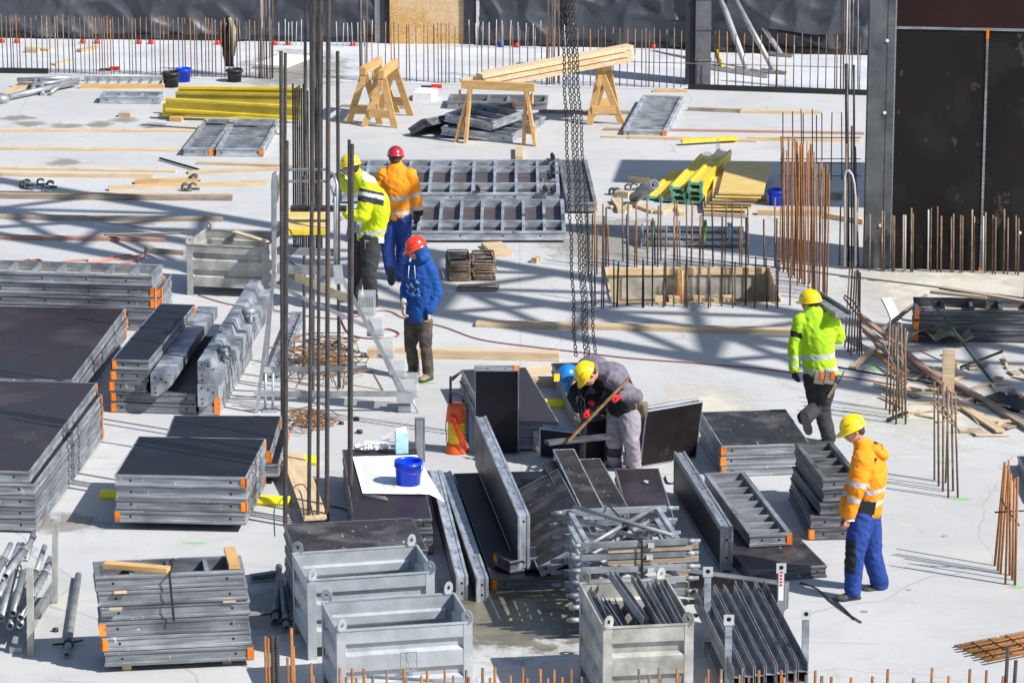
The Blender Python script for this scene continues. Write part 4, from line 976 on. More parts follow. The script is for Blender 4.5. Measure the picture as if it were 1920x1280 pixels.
# trestles
def trestle(p0, p1, fl, label, h0=None):
    """p0, p1: ends of the top beam seen on top; fl: 4 feet px"""
    F_ = [at(*f) for f in fl]; cy0 = (F_[0]+F_[1])/2; cy1 = (F_[2]+F_[3])/2
    A_ = aty(p0[0], p0[1], cy0.y); B_ = aty(p1[0], p1[1], cy1.y); o = Vector((cy0.x, cy0.y, 0)); t = thing('trestle', label, 'trestle', loc=o)
    z_ = min(A_.z, B_.z); A_ = A_-o; B_ = B_-o
    MB().bar(A_-Vector((0,0,.05)), B_-Vector((0,0,.05)), .09, .12).build('top_beam', MT['wood_y'], t)
    for i, (f, e) in enumerate(zip(F_, (A_, A_, B_, B_))):
        q = e+(B_-A_)*(.12 if i < 2 else -.12); MB().bar(f-o, q-Vector((0,0,.08)), .10, .045, (B_-A_)).build('leg', MT['wood_y'], t)
    for e, f1, f2 in ((A_,F_[0],F_[1]),(B_,F_[2],F_[3])):
        q = e-Vector((0,0,.1)); a = (f1-o).lerp(q, .28); b = (f2-o).lerp(q, .28); MB().bar(a, b, .03, .13).build('cross_board', MT['wood_y'], t)
        a = (f1-o).lerp(q, .86); b = (f2-o).lerp(q, .86); MB().bar(a+(B_-A_).normalized()*-.03, b+(B_-A_).normalized()*-.03, .03, .16).build('gusset', MT['wood_y'], t)
    return t
trestle((680,128),(712,108),((653,231),(713,233),(700,212),(745,211)), 'left one of two empty timber trestles standing together')
trestle((714,135),(742,112),((683,237),(740,240),(710,215),(770,217)), 'right one of two empty timber trestles standing together')
trestle((866,152),(1003,158),((855,266),(873,268),(982,271),(1004,274)), 'wide trestle carrying the left end of the long planks')
t = trestle((1124,124),(1142,116),((1105,234),(1166,233),(1112,218),(1158,216)), 'trestle carrying the right end of the long planks')
# splayed rear legs of the wide trestle
# planks on trestles
za = 1.02
GP = 'long planks resting on the trestles'
aL = aty(905,157, at(930,262).y); aR = aty(1180,108, at(1135,228).y)
for i, (dx, dz, dy, ex, m) in enumerate([(0,0,0,0,'wood'),(.0,0,.2,.05,'wood'),(0,.075,.02,-.05,'wood'),(-.1,.075,.2,0,'wood'),(-.05,.15,.05,-.1,'wood'),(-.3,.0,.38,.0,'wood'),(.05,.15,.24,.02,'wood')]):
    a = Vector((aL.x+dx, aL.y+dy, aL.z+dz-.04)); b = Vector((aR.x+ex, aR.y+dy, aR.z+dz-.02)); mb = MB(); mb.bar((0,0,0), b-a, .19, .06); o = mb.build('plank', MT['wood']); o.location = a
    tag(o, ['near bottom','second bottom','near middle','second middle','near top','rear bottom','rear top'][i]+' plank of the long bundle laid on the trestles', 'plank', GP)
# foam box, level, drill
t = tag(MB().box(0,.30,0,.45,0,.14).build('foam_block', MT['foam']), 'white foam block behind the small panel heap', 'foam block'); t.location = at(774,190); t.rotation_euler = (0,0,-.2)
def level_tool(p, rz, lab):
    t = thing('spirit_level', lab, 'tool', loc=at(*p), rz=rz); MB().box(0,.17,0,.05,0,.04).build('dark_half', MT['blackp'], t); MB().box(.171,.34,-.005,.055,0,.06).build('red_half', MT['red'], t)
level_tool((789,166), 0, 'black and red hand tool behind the white foam block'); level_tool((187,134), .25, 'dark red power tool lying at the far membrane edge')
# ================================================================== BUCKETS
def bucket(p, r, h, mat, label, z0=0, ang=0, handle=True):
    t = thing('bucket', label, 'bucket', loc=at(p[0], p[1], z0), rz=ang)
    MB().lathe([(0,.002),(r*.86,.002),(r*.865,.0),(r*.98,h*.86),(r*1.05,h*.87),(r*1.05,h*.90),(r*1.0,h*.91),(r*1.03,h*.985),(r*1.03,h),(r*.975,h),(r*.95,h*.9),(r*.84,.015),(0,.015)], 36).build('body', MT[mat], t)
    if handle:
        pts = [(r*1.07*math.cos(q), -r*1.09*math.sin(q)*.95, h*.86-math.sin(q)*h*.30) for q in np.linspace(0, math.pi, 18)]
        MB().tube(pts, .0055, 6).build('handle', MT[mat], t)
        for s in (-1, 1): MB().ell((s*r*1.07,0,h*.85), (.012,.02,.02), 8, 6).build('handle_ear', MT[mat], t)
    return t
ZT = 3*PT+.008
bucket((766,907), .138, .25, 'blue', 'blue bucket with handle standing on the drawing', z0=ZT, ang=.5)
bucket((1456,384), .118, .22, 'blue', 'blue bucket in the wall shadow right of the yellow beams')
bucket((344,153), .125, .22, 'blue', 'blue bucket between two black ones in the background', ang=2)
bucket((321,163), .135, .25, 'blackp', 'black bucket in front of the yellow beams, left of the blue one')
bucket((440,153), .125, .21, 'blackp', 'black bucket under the hanging jacket')
bucket((1546,99), .12, .22, 'blackp', 'dark pail on the membrane near the far foil wall')
# ================================================================== DRAWING, CARTON, BAG OF RAGS, BOLTS
P_ = [at(661,856,ZT), at(782,853,ZT), at(834,940,ZT-.07), at(680,925,ZT)]
n = 16; vs = []; fs = []
TE = at(804,920,ZT).x
for j in range(n+1):
    for i in range(n+1):
        p = P_[3].lerp(P_[2], i/n).lerp(P_[0].lerp(P_[1], i/n), j/n); z = ZT+.003+.006*max(0,noise.noise(Vector((i*.5,j*.35,1))))
        if i > n*.82: z -= (i/n-.82)*.45*(1-j/n)
        vs.append((p.x, p.y, z))
for j in range(n):
    for i in range(n): q = j*(n+1)+i; fs.append((q,q+1,q+n+2,q+n+1))
t = thing('drawing', 'large white construction drawing spread on the panel table', 'drawing', loc=(0,0,0))
mb = MB(); mb.add(vs, fs, True); mb.build('sheet', MT['paper'], t)
mb = MB(); rr = random.Random(9)
def pq(u_, v_): 
    p = P_[3].lerp(P_[2], u_).lerp(P_[0].lerp(P_[1], u_), v_); return Vector((p.x, p.y, ZT+.0125))
for k in range(26):
    v_ = .12+.8*k/26; u0 = .05+rr.random()*.04; u1 = u0+rr.uniform(.15,.30)
    a, b = pq(u0, v_), pq(u1, v_); mb.bar(a, b, .006, .0006)
for k in range(18):
    v_ = .3+.62*k/18; u0 = .45+rr.random()*.02; u1 = u0+rr.uniform(.1,.25)
    mb.bar(pq(u0, v_), pq(u1, v_), .005, .0006)
for a, b in (((.3,.08),(.55,.08)),((.3,.08),(.3,.26)),((.3,.26),(.55,.26)),((.55,.26),(.55,.08)),((.36,.12),(.5,.22)),((.36,.22),(.5,.12)),((.42,.08),(.42,.26))): mb.bar(pq(*a), pq(*b), .004, .0006)
mb.build('print', MT['ink'], t)
t = thing('drink_carton', 'light blue and white drink carton standing on the plan table', 'carton', loc=at(753,848,ZT), rz=.15)
MB().box(-.065,.065,-.05,.05,0,.22).build('carton_body', pmat('carton light blue', (.25,.55,.75), (.6,.78,.88), 9, rough=.4, rnd=0), t)
mb = MB(); mb.add([(-.055,-.045,.2),(.055,-.045,.2),(.055,.045,.2),(-.055,.045,.2),(-.055,0,.25),(.055,0,.25)], [(0,1,5,4),(2,3,4,5),(1,2,5),(3,0,4)]); mb.box(-.055,.055,-.004,.004,.25,.27); mb.build('gable', MT['white'], t)
mb = MB(); mb.box(-.0565,-.0,-.0465,-.0455,.11,.2); mb.build('dark_print', MT['blue_paint'], t); mb = MB(); mb.box(-.05,-.012,-.0485,-.0475,.12,.165); mb.build('warm_print', MT['or_red'], t)
mb = MB(); mb.box(-.0,.052,-.0475,-.0455,.03,.10); mb.build('pale_print', MT['white'], t)
mb = MB(); rr = random.Random(4)
for i in range(90):
    q = rr.uniform(-.17,.17); mb.ell((q, rr.uniform(-.08,.08)*(1-abs(q)*3), rr.uniform(.01,.07)*(1-abs(q)*3.5)+.01), (rr.uniform(.012,.026),)*3, 7, 5)
for i, v in enumerate(mb.v): mb.v[i] = tuple(Vector(v)+Vector((1,1,1))*.01*noise.noise(Vector(v)*60))
o = mb.build('cotton_waste', MT['white']); o.location = at(697,842,ZT); tag(o, 'heap of white cotton waste on the plan table', 'rags')
mb = MB(); mb.add([(0,0,0),(.10,.02,.02),(.17,.05,.16),(.05,.03,.1)], [(0,1,2,3)]); o = mb.build('plastic_film', MT['clear']); o.location = at(706,838,ZT+.02); tag(o, 'torn clear film sticking out of the cotton waste', 'film')
t = thing('tie_bolt', 'two thin steel rods lying in front of the drawing', 'rod', loc=at(674,927,ZT+.012)); 
MB().tube([(0,0,0), at(727,936,ZT+.012)-at(674,927,ZT+.012)], .009, 6).build('rod', MT['tube'], t); MB().tube([(.02,.03,0), at(724,932,ZT+.012)-at(674,927,ZT+.012)], .007, 6).build('rod', MT['tube'], t)
for i, (x, y) in enumerate(((668,788),(674,812))):
    o = MB().lathe([(0,0),(.035,0),(.035,.035),(.02,.04),(0,.04)], 12).build('rubber_foot', MT['blackp']); o.location = at(x, y); tag(o, ('farther','nearer')[i]+' of two small black rubber caps behind the plan table', 'cap')
for i, (x, y, lab) in enumerate(((104,1183,'small black cap left of the stack with timber on top'),(640,795,'tiny dark pebble near the rubber caps'))):
    o = MB().lathe([(0,0),(.03,0),(.028,.03),(0,.03)], 8).build('cap', MT['blackp']); o.location = at(x, y); tag(o, lab, 'cap')
# ================================================================== SPRAYER
t = thing('sprayer', 'orange and yellow pressure sprayer with coiled hose', 'sprayer', loc=at(856,847), rz=0)
MB().lathe([(0,0),(.125,0),(.13,.02),(.115,.05),(.105,.09),(.095,.11),(0,.11)], 20).build('base', MT['or_red'], t)
MB().lathe([(0,.08),(.092,.09),(.095,.15),(.095,.34),(.09,.37),(0,.37)], 20).build('tank', MT['yel'], t)
MB().lathe([(.0,.34),(.105,.345),(.112,.38),(.105,.43),(.10,.50),(.085,.54),(0,.545)], 20).build('collar', MT['or_red'], t)
mb = MB(); mb.tube([(-.075,0,.55),(-.07,0,.64),(0,0,.66),(.07,0,.64),(.075,0,.55)], .011, 8); mb.build('handle', MT['blackp'], t)
mb = MB(); mb.tube([(-.06,.02,.42),(-.062,.03,.78),(-.05,.03,.83)], [.016,.014,.024], 8); mb.tube([(-.05,.03,.80),(.06,.06,.88)], [.022,.012], 8); mb.build('lance', MT['blackp'], t)
pts = []
for k in range(150):
    q = k/150*17*2*math.pi; f = k/150; c = Vector((-.04,-.125,.44)).lerp(Vector((.10,-.12,.08)), f); pts.append(c+Vector((.030*math.cos(q), .022*math.sin(q), .012*math.sin(q))))
MB().tube(pts, .0045, 5).build('coiled_hose', MT['red'], t)
pts = []
for k in range(220):
    q = k/220*24*2*math.pi; f = k/220; c = Vector((.105,.02,.10)).lerp(Vector((.10,.05,.74)), f); pts.append(c+Vector((.026*math.cos(q), .026*math.sin(q), 0)))
MB().tube(pts, .006, 5).build('spiral_guard', MT['blackp'], t)
MB().tube([(-.10,-.05,.05),(-.115,-.03,.3),(-.10,0,.44)], .006, 6).build('hose', MT['canvas'], t)
# ================================================================== CABLES, WIRES
def cable(px, r, mat, label, name='cable', z=.012):
    P = [at(x, y, z) for x, y in px]; o = P[0]; sm = []
    for i in range(len(P)-1):
        p0, p1, p2, p3 = P[max(i-1,0)], P[i], P[i+1], P[min(i+2,len(P)-1)]
        for k in range(6):
            q = k/6; sm.append(.5*((2*p1)+(p2-p0)*q+(2*p0-5*p1+4*p2-p3)*q*q+(3*p1-p0-3*p2+p3)*q**3)-o)
    sm.append(P[-1]-o); ob = MB().tube(sm, r, 6).build(name, MT[mat]); ob.location = o; return tag(ob, label, 'cable')
cable([(372,553),(430,570),(505,580),(560,590),(640,597),(720,582),(760,597),(830,612),(900,636),(1000,650),(1070,658),(1180,671),(1300,680),(1420,690),(1480,697),(1580,705),(1700,725),(1840,745),(1920,752)], .0075, 'cable', 'long thin red cable crossing the slab past the bent men')
cable([(640,600),(655,625),(690,634),(735,632),(748,625),(730,617),(712,618)], .009, 'cable', 'red cable loop beside the stair platform')
cable([(-10,492),(40,488),(70,492),(100,500),(150,502),(165,488),(120,490),(160,500),(230,493),(262,500),(245,478),(205,484),(150,496),(270,478),(255,488),(215,496),(262,502)], .011, 'copper', 'tangled orange red cable behind the long panels at left')
cable([(40,493),(52,488),(66,492),(80,496),(60,498),(48,494),(70,487),(84,494)], .018, 'cable', 'knotted red cable end behind the long panels at left', z=.03)
cable([(1500,1092),(1530,1102),(1560,1128),(1590,1150),(1615,1166)], .008, 'iron', 'black wire at the boots of the man in orange, left strand')
cable([(1560,1120),(1580,1138),(1602,1160)], .008, 'iron', 'short black wire by the boot of the man in orange')
cable([(1247,893),(1252,905),(1264,905)], .01, 'iron', 'small black bent wire beside the ladder like edge panel')
cable([(700,990),(730,960),(700,965)], .006, 'iron', 'x') if False else None
cable([(618,948),(640,952),(655,958)], .008, 'iron', 'thin black wire between the tall bars and the plan table')
cable([(300,297),(372,318)], .02, 'iron', 'thin iron bar lying before the two small ribbed panels', 'iron_bar', z=.03)
cable([(548,975),(546,930),(552,912),(568,908),(578,925),(586,965)], .006, 'iron', 'thin dark wire loop on the slanting plank', z=.2)
def tangle(c, rx, ry, n, seed, r, mat, label, zmax=.15, box=True):
    rr = random.Random(seed); mb = MB()
    for i in range(n):
        cx, cy = rr.gauss(0, rx*.35), rr.gauss(0, ry*.35); a = rr.gauss(.0, .5); w_ = rr.uniform(.5,1)*rx*.8; h = rr.uniform(.3,1)*ry*.55; z = rr.uniform(.02, zmax)
        pts = [Vector((x*math.cos(a)-y*math.sin(a)+cx, x*math.sin(a)+y*math.cos(a)+cy, max(.01, z+x*rr.gauss(0,.15)))) for x, y in ((-w_,-h),(w_,-h),(w_,h),(-w_,h))]
        mb.tube(pts, r, 4, closed=True)
    o = mb.build('wire_bundle', MT[mat]); o.location = at(*c); return tag(o, label, 'wire bundle')
tangle((612,690), .36, 1.0, 34, 3, .006, 'wire', 'big rusty tangle of bent tie bars under the stair platform', .28)
tangle((580,797), .22, .5, 20, 4, .006, 'wire', 'smaller rusty wire coil beside the stack of two panels', .10)
# stirrup bundles
def stirrups(p, n, w_, d_, label, rz=0, name='stirrup_bundle'):
    rr = random.Random(p[0]); mb = MB()
    for i in range(n):
        z = .012+.021*i; ox, oy = rr.gauss(0,.012), rr.gauss(0,.012); c = .02
        pts = [(c+ox,oy,z),(w_-c+ox,oy,z),(w_+ox,c+oy,z),(w_+ox,d_-c+oy,z),(w_-c+ox,d_+oy,z),(c+ox,d_+oy,z),(ox,d_-c+oy,z),(ox,c+oy,z)]
        mb.tube(pts, .009, 5, closed=True)
    o = mb.build(name, MT['rust_dk']); o.location = at(*p); o.rotation_euler = (0,0,rz); tag(o, label, 'stirrups')
stirrups((843,528), 13, .27, .62, 'left bundle of stacked rusty stirrups right of the blue hoodie', .08)
stirrups((888,527), 13, .27, .62, 'right bundle of stacked rusty stirrups right of the blue hoodie', .05)
stirrups((858,546), 2, .5, .18, 'few loose stirrups lying nearer than the two bundles', -.02)
# ================================================================== LEFT PALLET WITH PROPS, LOOSE PROPS
yP = at(57,1228).y; yQ = at(100,1130).y
t = thing('post_pallet', 'steel stacking frame full of props at the lower left corner', 'stacking pallet', loc=at(57,1228))
o = t.location.copy()
def lp(px, py, y): return aty(px, py, y)-o
mb = MB().bar(lp(58,1228,yP), lp(56,1062,yP), .06, .06, (0,1,0)); mb.build('post', MT['bin_old'], t)
MB().bar(lp(103,1130,yQ), lp(104,970,yQ), .055, .05, (0,1,0)).build('post', MT['bin_old'], t)
MB().bar(lp(70,1150,yP+.2), lp(102,1100,yQ), .05, .10).build('base_frame', MT['tube'], t); MB().bar(lp(30,1225,yP+.05), lp(68,1130,yQ-.3), .12, .12).build('base_frame', MT['tube'], t)
MB().box(-.05,.05,-.01,.0,lp(56,1062,yP).z-.02, lp(56,1062,yP).z+.05).build('lug', MT['grey'], t)
q = lp(104,970,yQ); MB().box(q.x-.05,q.x+.05,q.y-.01,q.y,q.z-.03,q.z+.05).build('lug', MT['grey'], t)
PR = [((24,1150),(62,1000),'front, running to the tallest collar'),((38,1158),(84,1024),'second, ending beside the front post'),((37,1172),(94,1046),'lowest on the right'),((18,1174),(58,1075),'low in the middle'),((2,1160),(42,1020),'left, thick and pale'),((-4,1120),(36,1020),'left and higher'),((-20,1100),(20,1020),'far left in the rack'),((-10,1180),(20,1120),'lowest at the left edge'),((10,1080),(64,1006),'crossing over the others'),((60,1120),(98,1050),'beside the rear post')]
for i, (e0, e1, lab) in enumerate(PR):
    z0 = .55-.06*(i % 4); a = aty(e0[0], e0[1], yP+.15+.03*(i%3)); b = aty(e1[0], e1[1], yQ+.25)
    t = thing('prop', 'grey steel prop in the lower left rack, '+lab, 'prop', loc=a, group='props in the left rack')
    m_ = (b-a)*.62; MB().pipe((0,0,0), m_, .033, .026, 14).build('outer_tube', PM('tube'), t); MB().tube([m_*1.001, b-a], .026, 12).build('inner_tube', MT['tube'], t)
    pts = [m_*(.96)+Vector((.05*math.cos(q_), .02, .05*math.sin(q_))) for q_ in np.linspace(0, 5.6, 14)]; MB().tube(pts, .008, 6).build('collar', MT['bin_old'], t)
def prop(e0, e1, z0, z1, label, r=.033, group=None, mat='tube', col=True, hd=False):
    a = at(*e0, z0); b = at(*e1, z1); t = thing('prop', label, 'prop', loc=a, group=group); d = b-a
    MB().pipe((0,0,0), d, r, r*.78, 14).build('outer_tube', PM(mat), t)
    if col: MB().tube([d*.12, d*.16], r*1.4, 12).build('collar', MT['iron'], t); MB().tube([d*.14+Vector((-.14,-.0,-.01)), d*.14+Vector((0,-.05,.02)), d*.14+Vector((.12,.1,0))], .011, 6).build('handle', MT['iron'], t)
    if hd: MB().box(-.07,.07,-.01,.01,-.06,.08).build('end_plate', MT[mat], t)
    return t
prop((125,1228), (147,1078), .035, .035, 'single grey prop lying alone at the lower left')
prop((516,1165), (523,1062), .035, .05, 'shaded prop behind the grid boxes, left one', mat='steel'); prop((537,1178), (528,1100), .035, .04, 'shaded prop behind the grid boxes, right one', mat='steel')
board((470,1087),(520,1080),.08,.05,.03,'steel_dark','dark clamp bar behind the grid boxes','clamp_bar','clamp')
GPp = 'bundle of props behind the opening'
for i, (y, z, x) in enumerate(((462,.05,0),(460,.05,8),(458,.05,4),(453,.05,2),(461,.14,3),(457,.14,6),(452,.14,0),(459,.22,2))):
    a = at(1203+x, y); a.z = z; b = at(1392+x, y+2); b.z = z; t = thing('prop', ['nearest low','second low','third low','rear low','near upper','middle upper','rear upper','topmost'][i]+' galvanised prop of the bundle behind the timber lined opening', 'prop', loc=a, group=GPp)
    MB().pipe((0,0,0), b-a, .042, .032, 12).build('outer_tube', PM('steel_bright'), t); MB().box(-.012,0,-.07,.07,-.04 if z < .1 else -.05,.07).build('end_plate', MT['steel_bright'], t)
for i, x in enumerate((1222,1320)):
    mb = MB(); pts = [(0.02*math.sin(q), .24*math.cos(q)-.1+.2, .16+.17*math.sin(q)) for q in np.linspace(-.6, 3.8, 14)]; mb.tube(pts, .02, 5); o = mb.build('strap', MT['green']); o.location = at(x, 464); o.location.z = .0; tag(o, ('left','right')[i]+' green strap around the bundle of props', 'strap')
mb = MB(); mb.tube([(0,-.05,.05),(.03,-.12,.2),(0,0,.33)], .02, 6); mb.tube([(.08,-.05,.03),(-.02,-.13,.25),(.05,.1,.3)], .018, 6); o = mb.build('clamp', MT['steel_bright']); o.location = at(1365,464); tag(o, 'bright steel couplers hanging on the prop bundle', 'coupler')
# couplers on the slab
def couplers(p, n, seed, label, w_=.25):
    rr = random.Random(seed); t = thing('coupler_heap', label, 'couplers', loc=at(*p))
    for i in range(n):
        mb = MB(); c = Vector((rr.uniform(-w_,w_), rr.uniform(-w_,w_), .05)); pts = [c+Vector((.05*math.cos(q), rr.uniform(-.01,.01), .045*math.sin(q))) for q in np.linspace(.4, 5.6, 9)]
        mb.tube(pts, .015, 6); mb.tube([c+Vector((-.06,0,-.035)), c+Vector((.09,rr.uniform(-.1,.1),-.03))], .012, 6); mb.build('coupler', MT['steel_dark'], t)
couplers((72,354), 8, 1, 'small heap of grey couplers at the left among the boards'); couplers((350,358), 4, 2, 'pair of brownish couplers lying on two boards', .1); couplers((362,340), 3, 5, 'couplers on the short wide board', .08)
couplers((1152,365), 4, 3, 'wing nuts left of the yellow beams', .05); couplers((1195,360), 5, 6, 'loose clamps beside the short wide tube', .15)

# aluminium ladder and brace pile, top left
t = thing('ladder', 'aluminium ladder lying behind the yellow beams', 'ladder', loc=at(150,166))
a = at(150,166); b = at(308,168); c = at(150,152)
L_ = b.x-a.x; Wd = c.y-a.y
for y in (0, Wd): MB().box(0, L_, y-.03, y+.03, .0, .07).build('stile', MT['alu'] if y else MT['wood_y'], t)
for i in range(8): MB().tube([(L_*(i+.4)/8,.03,.035),(L_*(i+.55)/8,Wd-.03,.035)], .02, 6).build('rung', MT['alu'], t)
t = thing('push_pull_prop', 'pile of grey aluminium braces at the far left', 'brace', loc=at(18,190))
for (x0,y0,z0,x1,y1,z1,r_w) in ((16,189,.06,145,163,.08,.05),(32,150,.5,135,146,.5,.035),(34,158,.4,130,160,.35,.03),(60,178,.02,66,150,.5,.04),(80,180,.02,75,150,.55,.04),(60,172,.1,130,150,.4,.03),(70,165,.3,150,160,.1,.03),(95,180,.05,125,150,.3,.03)):
    mb = MB(); a = at(x0,y0)-at(18,190)+Vector((0,0,z0)); b = at(x1,y1)-at(18,190)+Vector((0,0,z1)); 
    a = aty(x0,y0, at(60,175).y + (.5 if z0 > .2 else -.2))-at(18,190) if z0 > .2 else a
    b = aty(x1,y1, at(60,175).y + .5)-at(18,190) if z1 > .2 else b
    mb.tube([a, b], r_w, 8); mb.build('tube', MT['alu'], t)
# round grey cap at the left edge, built as a flattened ball
o = MB().ell((0,0,0), (.16,.14,.10), 14, 8).build('round_cap', MT['steel']); o.location = at(0,186,.06); tag(o, 'round grey cap cut by the left edge near the braces', 'cap')
# raking props and feet behind, top right
def rake(pts, r, mat, label, y0, y1, name='raking_prop'):
    a = at(*pts[1]); b = aty(pts[0][0], pts[0][1], a.y+y1); t = thing(name, label, 'prop', loc=a); MB().tube([(0,0,.03), b-a], r, 10).build('tube', MT[mat], t)
    MB().bar((-.22,.05,.05), (.18,-.1,.02), .12, .05).build('foot_plate', MT['steel'], t); return t
rake(((1363,-30),(1452,138)), .045, 'alu', 'right one of two raking aluminium props before the foil wall', 0, 1.4)
rake(((1378,-30),(1465,106)), .045, 'alu', 'rear raking aluminium prop before the foil wall', 0, .8)
rake(((1345,-20),(1402,137)), .05, 'bin', 'left perforated raking prop beside the column formwork', 0, 1.5)
board((1333,130),(1440,146),.06,.06,.01,'alu','aluminium foot rail lying on the far membrane','foot_rail','rail'); board((1333,84),(1460,98),.05,.05,.01,'alu','rear aluminium foot rail on the far membrane','foot_rail','rail')
cable([(1331,50),(1356,132)], .025, 'yel', 'yellow lath leaning by the column formwork', 'yellow_lath', z=.03)
for i, x in enumerate((4,32,156,182,261,283,408,515,540,662,940,969,1225,1402)):
    y = 80+ (x/1400)*12
    o = MB().lathe([(0,0),(.05,0),(.045,.06),(.02,.07),(0,.07)], 8).build('spacer_cap', MT['red'] if i != 10 else MT['blue']); o.location = at(x, y, .006)
    tag(o, ('red plastic cap standing at the foot of the far walls' if i != 10 else 'small blue cap among the red ones at the far wall foot'), 'cap', 'red caps at the far wall foot' if i != 10 else None)
# jacket on the bars
t = thing('jacket', 'dark brown work jacket hanging on the starter bars', 'jacket', loc=at(430,143))
mb = MB(); vs = []; fs = []
for j in range(13):
    for i in range(12):
        q = 2*math.pi*i/12; f = j/12; w_ = .04+.065*math.sin(min(1, f*2.2)*math.pi/2)-.03*f; z = .98-.82*f
        x = w_*math.cos(q)*(1+.35*noise.noise(Vector((q*2,f*4,3)))); y = .5*w_*math.sin(q)*(1+.35*noise.noise(Vector((q*2,f*5,8)))); vs.append((x+.02*math.sin(f*7), y, z))
for j in range(12):
    for i in range(12): fs.append((j*12+i, j*12+(i+1)%12, (j+1)*12+(i+1)%12, (j+1)*12+i))
mb.add(vs, fs, True); mb.build('body', MT['iron'], t)
mb = MB(); mb.tube([(.02,-.05,.98),(.08,-.07,.8),(.09,-.06,.55),(.07,-.05,.35)], [.03,.05,.045,.03], 8); mb.build('sleeve', MT['canvas'], t)
mb = MB(); mb.tube([(-.03,-.04,.9),(-.11,-.05,.72),(-.10,-.05,.5)], [.03,.045,.03], 8); mb.build('sleeve', MT['iron'], t)
# ================================================================== REINFORCEMENT BARS
def bar_thing(base, top, r, mat, label, group, name='starter_bar', ribs=False, dy=0, n=6):
    P = at(*base); T = aty(top[0], top[1], P.y+dy); d = T-P; mb = MB()
    if ribs:
        L = d.length; nn = int(L/.0085); vs = []; fs = []; u = d.normalized(); a = u.orthogonal().normalized(); b = u.cross(a); K = 10
        for i in range(nn+1):
            for k in range(K):
                q = 2*math.pi*k/K; ph = (i/3.0 + k/K) % 1; rr = r*(1.09 if ph < .42 else .93)
                vs.append(d*(i/nn)+(a*math.cos(q)+b*math.sin(q))*rr)
        for i in range(nn):
            for k in range(K): fs.append((i*K+k, i*K+(k+1)%K, (i+1)*K+(k+1)%K, (i+1)*K+k))
        fs += [[nn*K+k for k in range(K)]]
        mb.add(vs, fs, False)
        mb.tube([d*1.0005, d+u*.004], r*.9, 10)
    else: mb.tube([(0,0,0), d], r, n)
    o = mb.build(name, MT[mat]); o.location = P; return tag(o, label, 'rebar', group)
def row(xs, base, top, r, mat, label, group, jb=1.5, jt=4, jx=1.2, seed=0, alt=0, name='starter_bar'):
    rr = random.Random(seed)
    for i, x in enumerate(xs):
        b = base(x) if callable(base) else base; t_ = top(x) if callable(top) else top
        bar_thing((x+rr.uniform(-.5,.5), b+rr.uniform(-jb,jb)), (x+(960-x)*0-(960-x)*.0037*0+rr.uniform(-jx,jx)+(x-960)*.0035, t_+rr.uniform(-jt,jt)+(alt if i % 2 else 0)), r*rr.uniform(.85,1.12), mat if isinstance(mat, str) else rr.choice(mat), label, group, name)
RB = ('rust_dk','rust','rust_dk','rust_dk','rust_dk')
rr = random.Random(1)
xsA = [];  x = 6
while x < 520: xsA.append(x); x += rr.choice((5,9,7,10.5,6.5))
bA = lambda x: 134+x*.0285
row(xsA, bA, lambda x: 29+x*.016, .0088, RB, 'thin rusty starter bar in the long row along the membrane, left part', 'starter bars in the far row, left part', seed=2)
xsM = []; x = 677
while x < 1290:
    xsM.append(x); x += rr.choice((6,13,11,8,14))
row(xsM, lambda x: 151+(x-677)*.025, lambda x: 42+(x-677)*.025, .0088, RB, 'thin rusty starter bar in the far row between the tall bars and the column', 'starter bars in the far row, middle part', seed=3)
xsR = [1340,1346,1363,1379,1394,1410,1425,1441,1455,1457,1472,1488,1503,1518,1533,1548,1565,1568,1612]
row(xsR, lambda x: 166+(x-1340)*.035, lambda x: 61+(x-1340)*.03, .0088, ('rust_dk','rust'), 'thin rusty starter bar in the far row right of the column formwork', 'starter bars in the far row, right part', seed=4)
mb = MB(); o_ = at(523,86)
for x in (523,535,541,548,555,565,632,643,653,661,671,683,697,880,893,905,918,931,942,957,972,985,1000,1015,1060,1075):
    P = at(x, 86+(x-520)*.01); T_ = aty(x+rr.uniform(-2,2), 40+rr.uniform(-4,4), P.y); mb.tube([P-o_, T_-o_], .007, 5)
o = mb.build('starter_bar_row', MT['grey']); o.location = o_; tag(o, 'row of short pale starter bars at the foot of the far foil walls', 'rebar', kind='stuff')
bar_h = lambda p0, p1, r, mat, lab: cable([p0, p1], r, mat, lab, 'tie_bar')
o = MB().tube([(0,0,0), aty(1590,126,at(960,168).y)-aty(1085,113,at(960,162).y)], .007, 5).build('tie_bar', MT['rust_dk']); o.location = aty(1085,113,at(960,162).y)-Vector((0,.03,0)); tag(o, 'thin horizontal bar tied across the far starter bars', 'rebar')
# column bundles rising out of the picture
for xs, b, lab, g in (((488,492,496,500,506,511),148,'tall thin column bar rising out of the photo left of the nearest bars','far column bars, left'),((675,679,688),152,'tall thin bar rising at the left of the empty trestles','far column bars, beside the trestles'),((1026,1030,1035,1040,1046),158,'tall thin column bar rising behind the chains','far column bars, behind the chains'),((1576,1581,1586,1592,1597,1609),175,'tall thin column bar rising just left of the wall','far column bars, by the wall')):
    row(xs, b, -70, .011, ('rust_dk','grey','rust_dk','tube'), lab, g, jt=2, jx=2.5, seed=b, name='column_bar')
